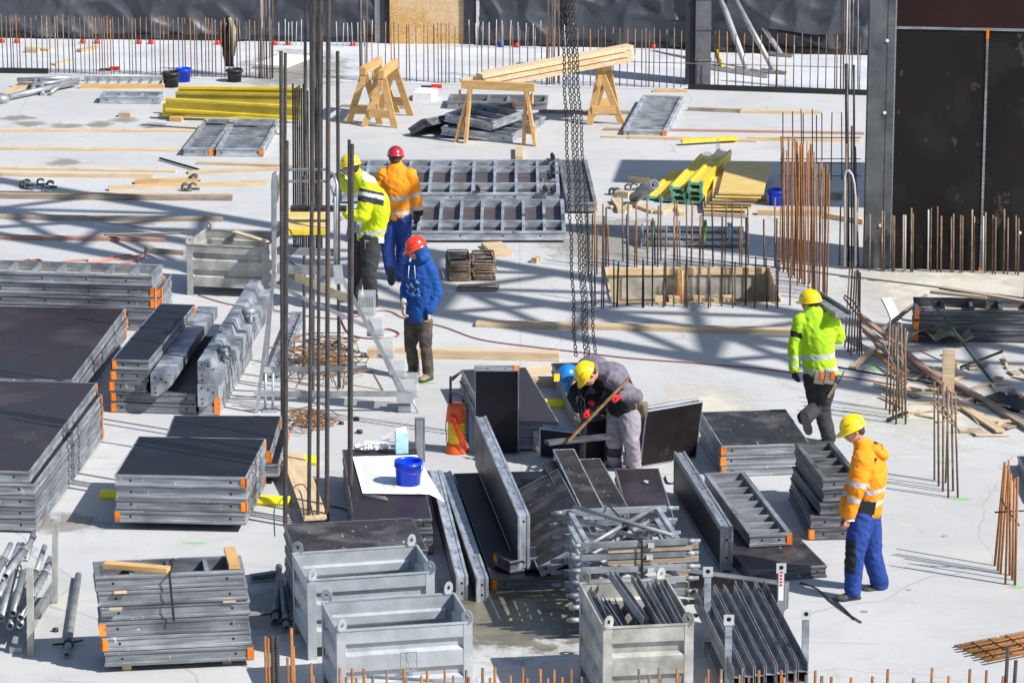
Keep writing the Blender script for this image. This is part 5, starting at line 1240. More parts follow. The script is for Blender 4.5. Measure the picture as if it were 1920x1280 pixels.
# bars by the wall
for b, t_, r, m, lab in (((1590,500),(1587,120),.024,'iron','thick black bar pair standing left of the wall, thicker one'),((1602,500),(1601,122),.014,'iron','thinner black bar standing right beside the thick one'),((1597,503),(1597,236),.013,'iron','black bar of middle height by the wall edge column'),((1586,504),(1587,270),.016,'rust_dk','brown bar leaning on the thick black bar'),((1609,500),(1603,275),.016,'rust_dk','brown bar touching the wall edge column'),((1574,497),(1576,387),.010,'rust_dk','short brown bar left of the grey arch pipe'),((1585,500),(1589,365),.019,'rust_dk','short thick brown bar under the grey arch pipe'),((1606,502),(1608,370),.015,'rust_dk','short brown bar right of the grey arch pipe')):
    bar_thing(b, t_, r, m, lab, 'bars by the wall')
yw = at(1590,505).y
o = MB().tube([aty(x,y,yw)-aty(1584,500,yw) for x,y in ((1584,500),(1584,330),(1587,321),(1592,320),(1598,328),(1602,345),(1604,370),(1604,500))], .014, 8).build('arch_pipe', MT['grey']); o.location = aty(1584,500,yw); tag(o, 'bent pale pipe hooked over the bars by the wall', 'pipe')
# dark mesh standing behind the rust cluster
ym = at(1540,338).y; t = thing('rebar_mesh', 'dark rebar mesh standing upright behind the orange rusty bars', 'rebar mesh', loc=aty(1468,338,ym))
o_ = t.location.copy()
for x, y0 in ((1468,211),(1486,209),(1502,205),(1506,213),(1523,205),(1531,216),(1541,212),(1560,211),(1578,211)): MB().tube([aty(x+rr.uniform(-2,2),338,ym)-o_, aty(x,y0,ym)-o_], .008, 5).build('upright_bar', MT['iron'], t)
for y in (258,298,306,330): MB().tube([aty(1462,y,ym-.02)-o_, aty(1614,y,ym-.02)-o_], .007, 5).build('cross_bar', MT['iron'], t)
# rings of bars around the opening
XB = [(1099,512),(1103,518),(1115,505),(1119,515),(1130,500),(1136,503),(1141,500),(1168,490),(1177,500),(1190,500),(1194,501),(1214,498),(1228,497),(1233,500),(1239,488),(1247,500),(1265,489),(1270,500),(1275,500),(1288,500),(1296,500),(1312,498),(1318,498),(1337,500),(1355,499),(1359,500),(1373,500),(1387,499),(1391,500),(1403,498),(1433,500),(1453,500),(1462,508)]
rr = random.Random(8)
for i, (x, b) in enumerate(XB): bar_thing((x,b), (x+rr.uniform(-2,3.5), b-(122 if i % 3 else 84)+rr.uniform(-9,9)), rr.uniform(.009,.0125), rr.choice(('rust_dk','rust_dk','iron','rust')), 'brown starter bar standing just behind the timber lined opening', 'starter bars behind the opening')
XF = [1109,1116,1128,1132,1151,1157,1176,1204,1207,1223,1244,1247,1263,1284,1288,1310,1328,1332,1353,1374,1378,1398,1415,1438,1455,1458,1481]
for i, x in enumerate(XF): bar_thing((x,575+rr.uniform(-3,3)), (x+rr.uniform(-2,3), (488 if i % 3 else 402)+rr.uniform(-8,8)), rr.uniform(.009,.0125), rr.choice(('rust_dk','iron','rust_dk')), 'dark starter bar standing along the near edge of the timber lined opening', 'starter bars in front of the opening')
for i in range(42):
    u_ = i/41; bx = 1467+u_*84+rr.uniform(-3,3); by = 498+u_*58+rr.uniform(-6,16); tx = bx+rr.uniform(-5,6); ty = 258+max(0, (tx-1510))*1.2+rr.uniform(-6,26)
    bar_thing((bx,by), (tx, ty), rr.uniform(.0075,.0100), rr.choice(('rust','rust','rust','rust_dk')), 'tall orange rusty bar in the dense cluster beside the timber lined opening', 'tall rusty bars beside the opening', 'column_bar')
# row in front of the wall
XW = [(1631,401),(1654,395),(1658,396),(1674,404),(1677,405),(1694,403),(1698,403),(1709,390),(1712,400),(1741,393),(1746,390),(1758,387),(1765,405),(1784,407),(1788,401),(1801,403),(1805,405),(1823,393),(1827,406),(1844,405),(1848,398),(1862,403),(1867,407),(1883,392),(1890,408),(1905,404),(1910,409)]
for x, ty in XW: bar_thing((x-1,507+(x-1631)*.026+rr.uniform(-1,2)), (x,ty), rr.uniform(.010,.013), rr.choice(('rust_dk','rust_dk','grey','rust_dk','wood_old')), 'starter bar in the row in front of the dark brown wall', 'starter bars in front of the wall')
def cluster(bs, ts, r, mat, label, group):
    for b, t_ in zip(bs, ts): bar_thing(b, t_, r*rr.uniform(.9,1.1), mat, label, group, 'column_bar')
cluster(((1584,652),(1590,660),(1595,666),(1601,660),(1607,664),(1611,666),(1616,667)), ((1594,490),(1599,488),(1603,508),(1607,506),(1610,509),(1613,511),(1609,507)), .010, 'rust_dk', 'bar of the brown cluster right of the walking man in yellow green', 'bar cluster behind the walking man')
cluster(((1661,767),(1668,777),(1674,785),(1680,795),(1692,785),(1698,795),(1677,770),(1686,772)), ((1669,599),(1674,607),(1680,612),(1684,607),(1690,605),(1697,615),(1702,621),(1682,615)), .011, 'rust_dk', 'bar of the brown cluster standing among the debris', 'bar cluster in the debris')
cluster(((1752,900),(1760,911),(1768,921),(1778,933),(1787,920),(1796,933),(1773,905)), ((1752,716),(1759,725),(1769,716),(1776,725),(1784,736),(1791,746),(1779,735)), .011, 'rust_dk', 'bar of the cluster at the green spray mark right of the helmet', 'bar cluster at the green mark')
cluster(((1865,1060),(1871,1070),(1876,1074),(1885,1095),(1893,1078),(1898,1087),(1903,1097)), ((1884,866),(1886,872),(1892,862),(1892,880),(1895,888),(1902,897),(1908,894)), .012, 'rust', 'bar of the nearest rusty cluster at the right edge', 'bar cluster at the right edge')
def hair(pts, base, r, mat, label):
    y = at(*base).y; P = [aty(px, py, y-.03) for px, py in pts]; o = MB().tube([p-P[0] for p in P], r, 6).build('bent_bar', MT[mat]); o.location = P[0]; tag(o, label, 'rebar')
hair(((1619,597),(1600,565),(1583,553),(1582,558),(1590,568),(1618,603)), (1600,660), .010, 'rust_dk', 'bent bar loop tied to the cluster behind the walking man')
hair(((1655,640),(1678,690),(1700,700),(1703,697),(1680,660)), (1680,785), .009, 'rust_dk', 'bent bar loop tied to the cluster in the debris')
hair(((1800,812),(1775,765),(1748,748),(1746,753),(1770,780),(1800,808)), (1775,920), .009, 'rust_dk', 'bent bar loop tied to the cluster at the green mark')
hair(((1865,960),(1920,957)), (1885,1080), .009, 'iron', 'short cross bar tied to the nearest cluster at the right edge')
hair(((1878,935),(1888,955),(1911,985)), (1885,1080), .009, 'iron', 'slanting short bar tied to the nearest right cluster')
# bars along the bottom edge
XT = [(637,0),(649,1),(660,0),(668,1),(682,0),(699,1),(725,0),(757,0),(761,1),(790,1),(801,0),(834,0),(850,1),(874,0),(879,1),(905,0),(919,1),(928,0),(957,1),(980,0),(988,1),(1013,0),(1027,1),(1039,0),(1054,1),(1071,0),(1090,1),(1198,0),(1217,1),(1236,0),(1240,1),(1270,0),(1274,1),(1323,1),(1328,0),(1352,0),(1387,1),(1392,0),(1404,1),(1423,0),(1465,0),(1470,1),(1491,0),(1511,1),(1529,0),(1541,1),(1559,1),(1596,1),(1636,1),(1665,0),(1713,1),(1748,0),(1779,1),(1819,0),(1850,0),(1881,1)]
for x, k in XT: bar_thing((x-(x-960)*.012,1450), (x, 1253+14*k+rr.uniform(-3,4)), rr.uniform(.0105,.0135), rr.choice(('rust','rust','rust_dk')), 'rusty bar tip sticking up along the bottom edge of the photo', 'rusty bars along the bottom edge')
for x, y, r, m, lab in ((497,1192,.012,'rust','leftmost rusty bar of the near group at the bottom left'),(503,1196,.013,'rust','rusty bar next to the leftmost near one'),(511,1193,.019,'rod','left one of two thick ribbed near bars'),(519,1193,.019,'rod','right one of two thick ribbed near bars'),(539,1232,.012,'rust','short near rusty bar right of the thick pair'),(546,1177,.014,'rust','tallest near rusty bar left of the bins'),(550,1211,.012,'rust','near rusty bar just right of the tallest'),(583,1243,.013,'rust','rusty bar at the left foot of the nearest bin'),(587,1266,.012,'rust','shorter rusty bar at the left foot of the nearest bin'),(1890,1213,.016,'rod','dark near bar at the lower right, taller'),(1905,1238,.016,'rod','dark near bar at the lower right, shorter')):
    bar_thing((x-(x-960)*.015,1450), (x,y), r, m, lab, None, ribs=(m == 'rod'))
# nearest column bars, tall
for b, t_, r, lab in (((535,985),(537,265),.024,'tall ribbed bar at the left of the column, ending below the beams'),((530,840),(527,97),.021,'tall ribbed bar left behind, its top left of the others'),((533,850),(535,100),.018,'slimmer ribbed bar touching the top left one'),
        ((579,985),(589,-60),.020,'dark tall bar second from the left, rising out of the photo'),((596,984),(600,-60),.017,'brownish tall bar rising out in the middle of the column'),((613,983),(616,-60),.023,'ribbed tall bar right of the brownish one'),
        ((657,975),(660,271),.023,'right front ribbed bar ending at the yellow helmet'),((655,905),(655,263),.018,'bar just behind the right front ribbed one'),((636,728),(633,97),.021,'ribbed bar behind at right, top beside the trestles'),((570,690),(571,330),.019,'dark bar behind under the platform, left'),((587,735),(588,300),.018,'dark bar behind under the platform, middle')):
    bar_thing(b, t_, r, 'rod', lab, 'tall bars of the near column', 'column_bar', ribs=True)
for i, (x, ty) in enumerate(((549,157),(553,165),(557,163),(561,160),(565,166),(569,158),(573,163),(577,170),(582,166),(586,162),(591,165),(595,168))):
    bar_thing((x+2,462+(i%3)*3), (x,ty), .0125, rr.choice(('rod','rod','rust_dk')), 'slim dark bar in the tight bundle behind the yellow deck', 'tight bundle behind the yellow deck', 'column_bar')
for x, xt in ((572,572),(583,583),(594,594),(601,603)): bar_thing((x+1,470), (xt,-60), .021, 'rod', 'long bar of the bundle behind the deck rising out of the photo', 'long bars behind the yellow deck', 'column_bar', ribs=True)
# flat rusty bundle at lower right
t = thing('bar_bundle', 'flat bundle of rusty bars lying at the lower right corner', 'rebar bundle', loc=at(1795,1215))
o_ = t.location.copy()
for i in range(12):
    a = at(1790+i*5.5,1210+i*2.6,.02+.012*(i%3)); b = at(1960+i*5.5,1176+i*2.6,.02+.012*(i%3)); MB().tube([a-o_, b-o_], .011, 6).build('bar', MT['rust' if i % 3 else 'rust_dk'], t)
for k in range(3): MB().tube([at(1822+k*32,1203-k*6,.05)-o_, at(1866+k*32,1232-k*6,.05)-o_], .006, 5).build('tie_wire', MT['iron'], t)
# ================================================================== CHAINS
def chain(p0, p1, y, label, link_=.056, r=.006):
    a = aty(p0[0], p0[1], y); b = aty(p1[0], p1[1], y); d = b-a; L = d.length; n = int(L/(link_*.74)); u = d.normalized(); x = Vector((1,0,0)); x = (x-u*x.dot(u)).normalized(); yv = u.cross(x); mb = MB()
    for i in range(n):
        c = d*((i+.5)/n)+Vector((.006*math.sin(i*.4),0,0)); s = (x, yv) if i % 2 else ((x+yv).normalized()*.5+x*.5, (yv-x))
        sx = (x*math.cos(.5)+yv*math.sin(.5)) if i % 2 else (x*math.cos(2.07)+yv*math.sin(2.07)); pts = []
        for k in range(10):
            q = 2*math.pi*k/10; pts.append(c+u*(link_/2-r)*math.cos(q)*1.0+sx*.0155*math.sin(q)*1.15)
        mb.tube(pts, r, 5, closed=True)
    o = mb.build('chain', MT['iron']); o.location = a; return tag(o, label, 'chain')
YC = at(1110,850).y
chain((1051,-40),(1079,668), YC, 'leftmost hanging chain, ending at the blue helmet'); chain((1058,-40),(1097,668), YC-.05, 'second hanging chain from the left, over the grey back'); chain((1066,-40),(1104,672), YC+.08, 'third hanging chain from the left'); chain((1072,-40),(1116,664), YC, 'rightmost hanging chain over the bent man')
chain((1086,722),(1092,790), YC-.75, 'short chain hanging below the yellow helmet of the bent man')
# ================================================================== STAIR PLATFORM
Y0 = at(620,774).y
t = thing('stair_platform', 'aluminium work platform with steps and guard rails around the tall bars', 'work platform', loc=at(483,774)); o_ = t.location.copy()
def Fp(px, py, dy=0): return aty(px, py, Y0+dy)-o_
def part(name, f, mat='alu'): mb = MB(); f(mb); return mb.build(name, MT[mat], t)
part('base_beam', lambda m: m.bar(Fp(483,738), Fp(764,738), .03, .06)); 
part('leg', lambda m: m.bar(Fp(513,522), Fp(481,775), .032, .04, (1,0,0))); part('leg', lambda m: m.bar(Fp(636,512), Fp(763,744), .032, .045, (1,0,0))); part('leg', lambda m: m.bar(Fp(512,520,1.1), Fp(496,742,1.1), .028, .03, (1,0,0)))
part('leg', lambda m: m.bar(Fp(690,600,-.0), Fp(752,738,.9), .03, .04, (1,0,0)))
part('brace', lambda m: m.bar(Fp(505,530), Fp(692,614), .03, .04)); part('toe_plate', lambda m: m.bar(Fp(540,512,.3), Fp(655,562,.3), .02, .09), 'canvas'); part('lower_plate', lambda m: m.bar(Fp(494,693,.5), Fp(688,689,.5), .01, .06), 'grey')
part('deck_beam', lambda m: m.bar(Fp(519,504), Fp(637,508), .04, .10)); part('deck_beam', lambda m: m.bar(Fp(519,470,1.1), Fp(637,474,1.1), .04, .08), 'steel')
part('corner_bracket', lambda m: m.bar(Fp(633,497,-.04), Fp(636,532,-.04), .10, .02, (0,1,0)), 'bin')
part('upright', lambda m: m.bar(Fp(516,330), Fp(513,520), .032, .045, (1,0,0))); 
zd = aty(578,430,Y0).z
part('guard_rail', lambda m: m.tube([Fp(512,500),Fp(511,345),Fp(513,326),Fp(517,321),Fp(520,330),Fp(521,345)], .017, 8)); 
part('guard_rail', lambda m: m.tube([Fp(520,360,.5),Fp(523,332,.5),Fp(532,320,.5),Fp(545,318,.5),Fp(612,318,.3),Fp(626,328,.1),Fp(632,345),Fp(630,500)], .017, 8)); part('guard_rail', lambda m: m.tube([Fp(518,378,.5),Fp(523,352,.5),Fp(534,342,.5),Fp(545,340,.5),Fp(610,340,.3),Fp(622,352,.1),Fp(628,370),Fp(628,500)], .017, 8))
mb = MB(); a = aty(528,430,Y0)-o_; b = aty(612,431,Y0)-o_; mb.box(a.x, b.x, a.y, a.y+1.15, a.z-.03, a.z); mb.build('deck_board', MT['yply'], t)
mb = MB(); mb.box(a.x, b.x, a.y-.02, a.y-.001, a.z-.06, a.z+.005); mb.build('deck_edge', MT['beam'], t)
for i, (x, y) in enumerate(((690,572),(706,612),(726,652),(748,690),(771,727),)):
    c = aty(x, y, Y0)-o_; w_ = .11; mb = MB(); mb.box(c.x-w_, c.x+w_*.7, c.y+.02, c.y+.30, c.z-.10, c.z+.10)
    ob = mb.build('step', MT['clear'], t); mb = MB(); mb.box(c.x-w_, c.x+w_*.7, c.y, c.y+.30, c.z-.115, c.z-.102)
    for k in range(7): mb.box(c.x-w_+k*.028, c.x-w_+k*.028+.003, c.y+.004, c.y+.016, c.z-.10, c.z+.10)
    mb.build('tread', MT['bin'], ob)
part('foot', lambda m: m.box(Fp(747,800).x, Fp(770,800).x, Fp(747,800).y, Fp(747,800).y+.12, 0, Fp(747,752).z), 'steel'); part('foot_bracket', lambda m: m.box(Fp(744,760).x, Fp(775,760).x, Fp(747,800).y-.02, Fp(747,800).y+.16, Fp(747,755).z, Fp(747,738).z), 'bin')
for x in (498,512): part('jack', lambda m: m.tube([Fp(x,700,.1), Fp(x-1,776,.1)], .014, 8), 'bin'); 
part('jack_foot', lambda m: m.box(Fp(492,776).x, Fp(520,776).x, .0, .2, .0, .015), 'bin'); part('stay', lambda m: m.tube([Fp(770,742), Fp(788,782,.0)], .012, 6), 'bin')
tag(MB().tube([(0,0,0),(.14,0,-.1),(.22,0,-.3),(.1,0,-.42),(.3,.1,-.62)], .008, 5).build('thin_cable', MT['iron']), 'thin black cable hanging beside the platform post', 'cable').location = aty(520,415,Y0-.05)
o = MB().bar((0,0,0),(.62,0,0),.12,.05).build('dark_sling', MT['iron']); o.location = aty(545,391,Y0+.35); tag(o, 'dark tool lying on the yellow deck board', 'tool')
# ================================================================== DEBRIS ON THE RIGHT
DB = [((1612,592),(1760,712),.06,.03,.25,.03,'wood_red','long reddish lath slanting from the far brown cluster into the debris'),((1606,604),(1742,708),.07,.03,.2,.02,'wood_old','weathered plank right below the long reddish lath'),
 ((1738,694),(1935,808),.09,.04,.02,.02,'wood_old','long weathered plank running out at the right edge'),((1700,668),(1790,742),.05,.03,.1,.05,'wood_red','reddish batten crossing the debris'),
 ((1785,750),(1876,810),.11,.025,.02,.02,'wood','pale veneer board nearest to the viewer in the debris'),((1600,690),(1660,636),.08,.02,.01,.12,'wood','pale short lath left of the debris'),
 ((1655,620),(1737,556),.05,.03,.02,.3,'wood_old','thin brown lath leaning to the long ribbed panels'),((1662,560),(1682,606),.12,.01,.004,.004,'white','white torn strip left of the debris'),
 ((1763,541),(1925,568),.09,.03,.45,.42,'wood_old','weathered lath lying over the long ribbed panels'),((1745,549),(1850,560),.09,.03,.44,.42,'wood_old','short weathered lath on the long ribbed panels'),
 ((1850,746),(1935,765),.5,.03,.01,.01,'bitumen','dark felt piece at the right edge'),((1690,670),(1660,650),.05,.02,.02,.02,'wood_old','dark splinter left in the debris'),((1800,690),(1880,660),.04,.02,.02,.2,'iron','thin dark bar in the debris at right'),
 ((1640,720),(1690,740),.04,.02,.02,.02,'wood','short lath between the two brown clusters'),((1560,688),(1760,722),.02,.02,.02,.02,'iron','thin dark bar lying from the walking man to the debris'),
 ((1640,660),(1700,720),.03,.03,.1,.02,'rust','rusty bent bar across the debris cluster'),((1745,725),(1812,705),.05,.02,.01,.01,'wood','pale lath in the middle of the debris'),((1810,735),(1870,715),.07,.02,.01,.01,'wood_old','weathered lath at the far right of the debris'),((1665,790),(1700,775),.04,.03,.01,.01,'iron','small black strip at the foot of the debris cluster'),((1735,757),(1775,758),.05,.01,.006,.006,'wood','tiny lath near the green mark cluster'),((1620,622),(1668,668),.05,.04,.1,.1,'wood_old','dark batten under the reddish laths')]
for p0, p1, w_, t_, z0, z1, m, lab in DB: board(p0, p1, w_, t_, z0, m, lab, 'debris_board', 'board', z1=z1)
p = at(1777,742); o = MB().box(-.07,.07,-.015,.015,0,.54).build('debris_board', MT['wood']); o.location = p; tag(o, 'short board standing upright in the middle of the debris', 'board')
o = MB().tube([(0,0,0), at(1862,718,.02)-aty(1745,562,at(1762,640).y)], .018, 6).build('green_bar', MT['dkgreen']); o.location = aty(1745,562,at(1762,640).y); tag(o, 'dark green bar leaning on the long ribbed panels', 'bar')
rr = random.Random(77)
sc_m = [MB().box(-.14,.14,-.025,.025,0,.012).mesh('scrap', MT['wood']), MB().box(-.07,.07,-.04,.04,0,.01).mesh('scrap', MT['wood_old']), MB().box(-.2,.2,-.012,.012,0,.015).mesh('scrap', MT['wood'])]
for i in range(70):
    px = rr.uniform(1665,1925); py = rr.uniform(655,800)+(px-1700)*.1; 
    o = link('wood_scrap', sc_m[i % 3]); o.location = at(px, py, .012+.008*rr.random()); o.rotation_euler = (rr.uniform(-.1,.1), rr.uniform(-.1,.1), rr.uniform(-1.6,1.6)); o.scale = (rr.uniform(.5,1.4),)*3
    tag(o, 'small wood splinter scattered in the debris at the right', 'wood scrap', 'wood splinters in the debris')
mb = MB(); vs = []; fs = []
for i in range(26):
    f = i/25; c = Vector((f*.75, .1*math.sin(f*5), .06+.10*abs(math.sin(f*7.5))))
    for k, w_ in enumerate((-.16,-.05,.06,.17)): vs.append((c.x+.03*math.sin(k*2), c.y+w_, c.z+.03*math.sin(k*1.8+f*9)))
for i in range(25):
    for k in range(3): q = i*4+k; fs.append((q,q+1,q+5,q+4))
mb.add(vs, fs, True); o = mb.build('canvas_strip', MT['canvas']); o.location = at(1703,645); tag(o, 'crumpled tan fabric strip lying before the long ribbed panels', 'fabric')
for i in range(40):
    px = rr.choice((rr.uniform(30,1900), rr.uniform(1100,1900))); py = rr.uniform(180,1240)
    if 420 < px < 1500 and 820 < py: continue
    o = link('wood_scrap', sc_m[1]); o.location = at(px, py, .004); o.rotation_euler = (0,0,rr.uniform(-1.6,1.6)); o.scale = (rr.uniform(.15,.45),)*3; tag(o, 'tiny pale chip lying loose on the open slab', 'wood chip', 'tiny chips on the slab')
# ================================================================== PEOPLE
def cloth(name, c, c2=None, rough=.85, sheen=0):
    c2 = c2 or tuple(min(1, v*1.25+.004) for v in c); return pmat(name, c, c2, 9, rough=rough, rnd=0, spec=.25, bump=.5, bscale=35)
def hv(name, a, b, g): return pmat(name, a, b, 7, rough=.8, rnd=0, spec=.25, bump=.5, bscale=35, grime=(g, 3.5, .56, .6))
MT['hv_orange'] = hv('high visibility orange', (.82,.25,.012), (.93,.33,.02), (.50,.15,.03)); MT['hv_yellow'] = hv('high visibility yellow', (.50,.60,.012), (.66,.76,.02), (.34,.38,.05)); MT['hv_green'] = hv('high visibility yellow green', (.34,.60,.015), (.46,.74,.03), (.22,.36,.05))
MT['reflex'] = cloth('reflective band', (.40,.42,.46), (.50,.52,.56), .5); MT['trouser_blue'] = cloth('royal blue cloth', (.016,.042,.19), (.026,.062,.27)); MT['trouser_dark'] = cloth('charcoal cloth', (.028,.028,.032), (.05,.05,.055))
MT['trouser_brown'] = cloth('worn brown grey cloth', (.045,.04,.036), (.12,.10,.08)); MT['hoodie'] = cloth('blue fleece', (.010,.06,.25), (.018,.09,.34)); MT['jkt_grey'] = cloth('mauve grey cloth', (.13,.12,.15), (.20,.185,.22)); MT['jkt_black'] = cloth('black cloth', (.014,.016,.02), (.028,.03,.036))
MT['trouser_grey'] = cloth('light grey cloth', (.26,.235,.27), (.34,.31,.35)); MT['skin'] = pmat('skin', (.46,.22,.15), (.55,.29,.20), 14, rough=.55, rnd=0); MT['hair'] = pmat('hair', (.03,.02,.015), (.06,.04,.03), 30, rough=.7, rnd=0)
MT['boot'] = cloth('worn leather', (.045,.04,.036), (.10,.09,.08), .7); MT['boot_tan'] = cloth('dusty tan leather', (.22,.15,.085), (.32,.23,.14), .8); MT['glove_red'] = cloth('red glove', (.55,.02,.02), (.7,.04,.04), .6); MT['glove_tan'] = cloth('pale glove', (.42,.36,.25), (.55,.48,.36)); MT['glove_green'] = cloth('dark green glove', (.012,.035,.03), (.02,.05,.045))
MT['glove_blue'] = cloth('blue grey glove', (.03,.09,.14), (.06,.14,.2)); MT['helm_y'] = pmat('yellow helmet shell', (.86,.60,.0), (.90,.64,.005), 3, rough=.22, rnd=0, coat=.4); MT['helm_r'] = pmat('red helmet shell', (.72,.035,.012), (.78,.05,.02), 3, rough=.22, rnd=0, coat=.4); MT['helm_c'] = pmat('crimson helmet shell', (.45,.012,.025), (.5,.02,.035), 3, rough=.25, rnd=0, coat=.4); MT['helm_b'] = pmat('blue helmet shell', (.01,.17,.50), (.015,.22,.58), 3, rough=.25, rnd=0, coat=.4)
MT['leather'] = cloth('pouch leather', (.17,.14,.09), (.28,.24,.17), .75)
MT['print'] = cloth('pale print', (.35,.45,.65)); MT['cream'] = cloth('cream lining', (.80,.78,.50), (.86,.84,.62))

def remesh(mb, vox, smooth=3, name='m'):
    me = bpy.data.meshes.new(name); me.from_pydata(mb.v, [], mb.f); me.update()
    o = bpy.data.objects.new(name, me); COL.objects.link(o)
    m = o.modifiers.new('r', 'REMESH'); m.mode = 'VOXEL'; m.voxel_size = vox; m.use_smooth_shade = True
    if smooth: s = o.modifiers.new('s', 'SMOOTH'); s.factor = .5; s.iterations = smooth
    dg = bpy.context.evaluated_depsgraph_get(); out = bpy.data.meshes.new_from_object(o.evaluated_get(dg)); bpy.data.objects.remove(o); bpy.data.meshes.remove(me)
    return out
def blob(mb, c, r, X=None, Y=None, Z=None, n=14, m=10):
    X = X or Vector((1,0,0)); Y = Y or Vector((0,1,0)); Z = Z or Vector((0,0,1)); c = Vector(c)
    t = MB(); t.ell((0,0,0), r, n, m); mb.add([c+X*v[0]+Y*v[1]+Z*v[2] for v in t.v], t.f, True)
def limb(mb, pts, rs, n=12):
    P = [Vector(p) for p in pts]
    for i in range(len(P)-1):
        k = 5; mb.tube([P[i].lerp(P[i+1], j/k) for j in range(k+1)], [rs[i]+(rs[i+1]-rs[i])*j/k for j in range(k+1)], n)
    for p, r in zip(P, rs): blob(mb, p, (r*.995,)*3, n=12, m=8)
def hand(mb, w_, d, nrm, curl=.5, s=1.0, side=1, grow=0.0):
    d = d.normalized(); nrm = (nrm-d*nrm.dot(d)).normalized(); sd = d.cross(nrm)*side; w_ = Vector(w_)
    blob(mb, w_, (.026*s+grow,)*3, n=10, m=8)
    for k, (off, fl) in enumerate(((-.029,.072),(-.010,.082),(.010,.077),(.028,.060))):
        r = (.0105-.0006*k)*s+grow; kn = w_+d*.088*s+sd*off*s-nrm*(.004*abs(off)/.03); mb.tube([w_+sd*off*.5*s, kn], [.015*s+grow, .0135*s+grow], 8); p = kn; a = 0; blob(mb, kn, (.0135*s+grow,)*3, n=8, m=6)
        for q, f in enumerate((.45,.32,.23)):
            a += curl*(.75,1.1,.8)[q]*(1+.08*k); dn = d*math.cos(a)+nrm*math.sin(a); e = p+dn*fl*f*s; mb.tube([p, e], [r*(1-.05*q), r*(.93-.06*q)], 8); blob(mb, e, (r*(.93-.06*q),)*3, n=8, m=6); p = e
    a0 = w_+d*.02*s-sd*.022*s; a1 = w_+d*.052*s-sd*.048*s+nrm*.018*s; a2 = a1+(d*.8-sd*.1+nrm*.5*curl).normalized()*.032*s; a3 = a2+(d*.8+sd*.25*curl+nrm*.6*curl).normalized()*.026*s
    for p, q, r0, r1 in ((a0,a1,.017,.0125),(a1,a2,.0125,.0115),(a2,a3,.0115,.0095)): mb.tube([p, q], [r0*s+grow, r1*s+grow], 8); blob(mb, q, (r1*s+grow,)*3, n=8, m=6)
def head(mb, c, F, U):
    Rr = F.cross(U).normalized(); U = Rr.cross(F).normalized()
    B = lambda p, r: blob(mb, c+F*p[0]+Rr*p[1]+U*p[2], r, F, Rr, U)
    B((-.012,0,.025), (.098,.078,.092)); B((.022,0,-.025), (.072,.062,.085)); B((.045,0,-.078), (.038,.042,.028)); B((.045,0,.02), (.05,.06,.035))
    B((.098,0,-.018), (.018,.012,.024)); B((.088,0,.004), (.012,.009,.026)); B((.088,0,-.052), (.012,.024,.007)); B((.086,0,-.064), (.010,.020,.007))
    for s in (-1, 1): B((-.004,.078*s,-.012), (.018,.010,.032)); B((.066,.038*s,-.022), (.02,.018,.018)); B((.080,.030*s,.016), (.012,.022,.007))
    return Rr, U
def helmet(t, c, F, U, mat, name='helmet'):
    Rr = F.cross(U).normalized(); U = Rr.cross(F).normalized(); c = c+U*.028; mb = MB(); vs = []; fs = []; n = 40; m = 12
    for j in range(m+1):
        th = math.pi/2*(j/m)
        for i in range(n):
            a = 2*math.pi*i/n; ca, sa = math.cos(a), math.sin(a); ridge = .006*math.exp(-(sa/.16)**2)*(1 if j < m-1 else .4)+.003*math.exp(-((abs(sa)-.5)/.10)**2)
            rx, ry, rz = .128, .108, .125; q = math.sin(th)**.92; vs.append(c+F*(rx*ca*q-.006)+Rr*(ry*sa*q)+U*(rz*math.cos(th)+ridge+.0))
    for ring_, dz in ((1.06,-.004),(1.05,-.012),(.99,-.010)):
        for i in range(n):
            a = 2*math.pi*i/n; ca, sa = math.cos(a), math.sin(a); vis = max(0, ca)**2*.045; vs.append(c+F*((.128*ring_+vis*(1 if ring_ > 1 else .2))*ca-.006)+Rr*(.108*ring_*sa)+U*(dz-.25*vis))
    for j in range(m+3):
        for i in range(n): fs.append((j*n+i, (j+1)*n+i, (j+1)*n+(i+1)%n, j*n+(i+1)%n))
    mb.add(vs, fs, True); h = mb.build(name, MT[mat], t)
    mb = MB(); pts = [c+F*(.098*math.cos(a)-.006)+Rr*(.088*math.sin(a))+U*(-.016) for a in np.linspace(0, 2*math.pi, 20)[:-1]]; mb.tube(pts, .011, 6, closed=True); mb.build('headband', MT['blackp'], h)
    for s in (-1, 1):
        mb = MB()
        for k in range(3): blob(mb, c+F*(.035+.018*k)+Rr*(.088*s*(1-.1*k))+U*.068, (.006,.006,.005), n=8, m=6)
        mb.build('vent', MT['blackp'], h)
    return h
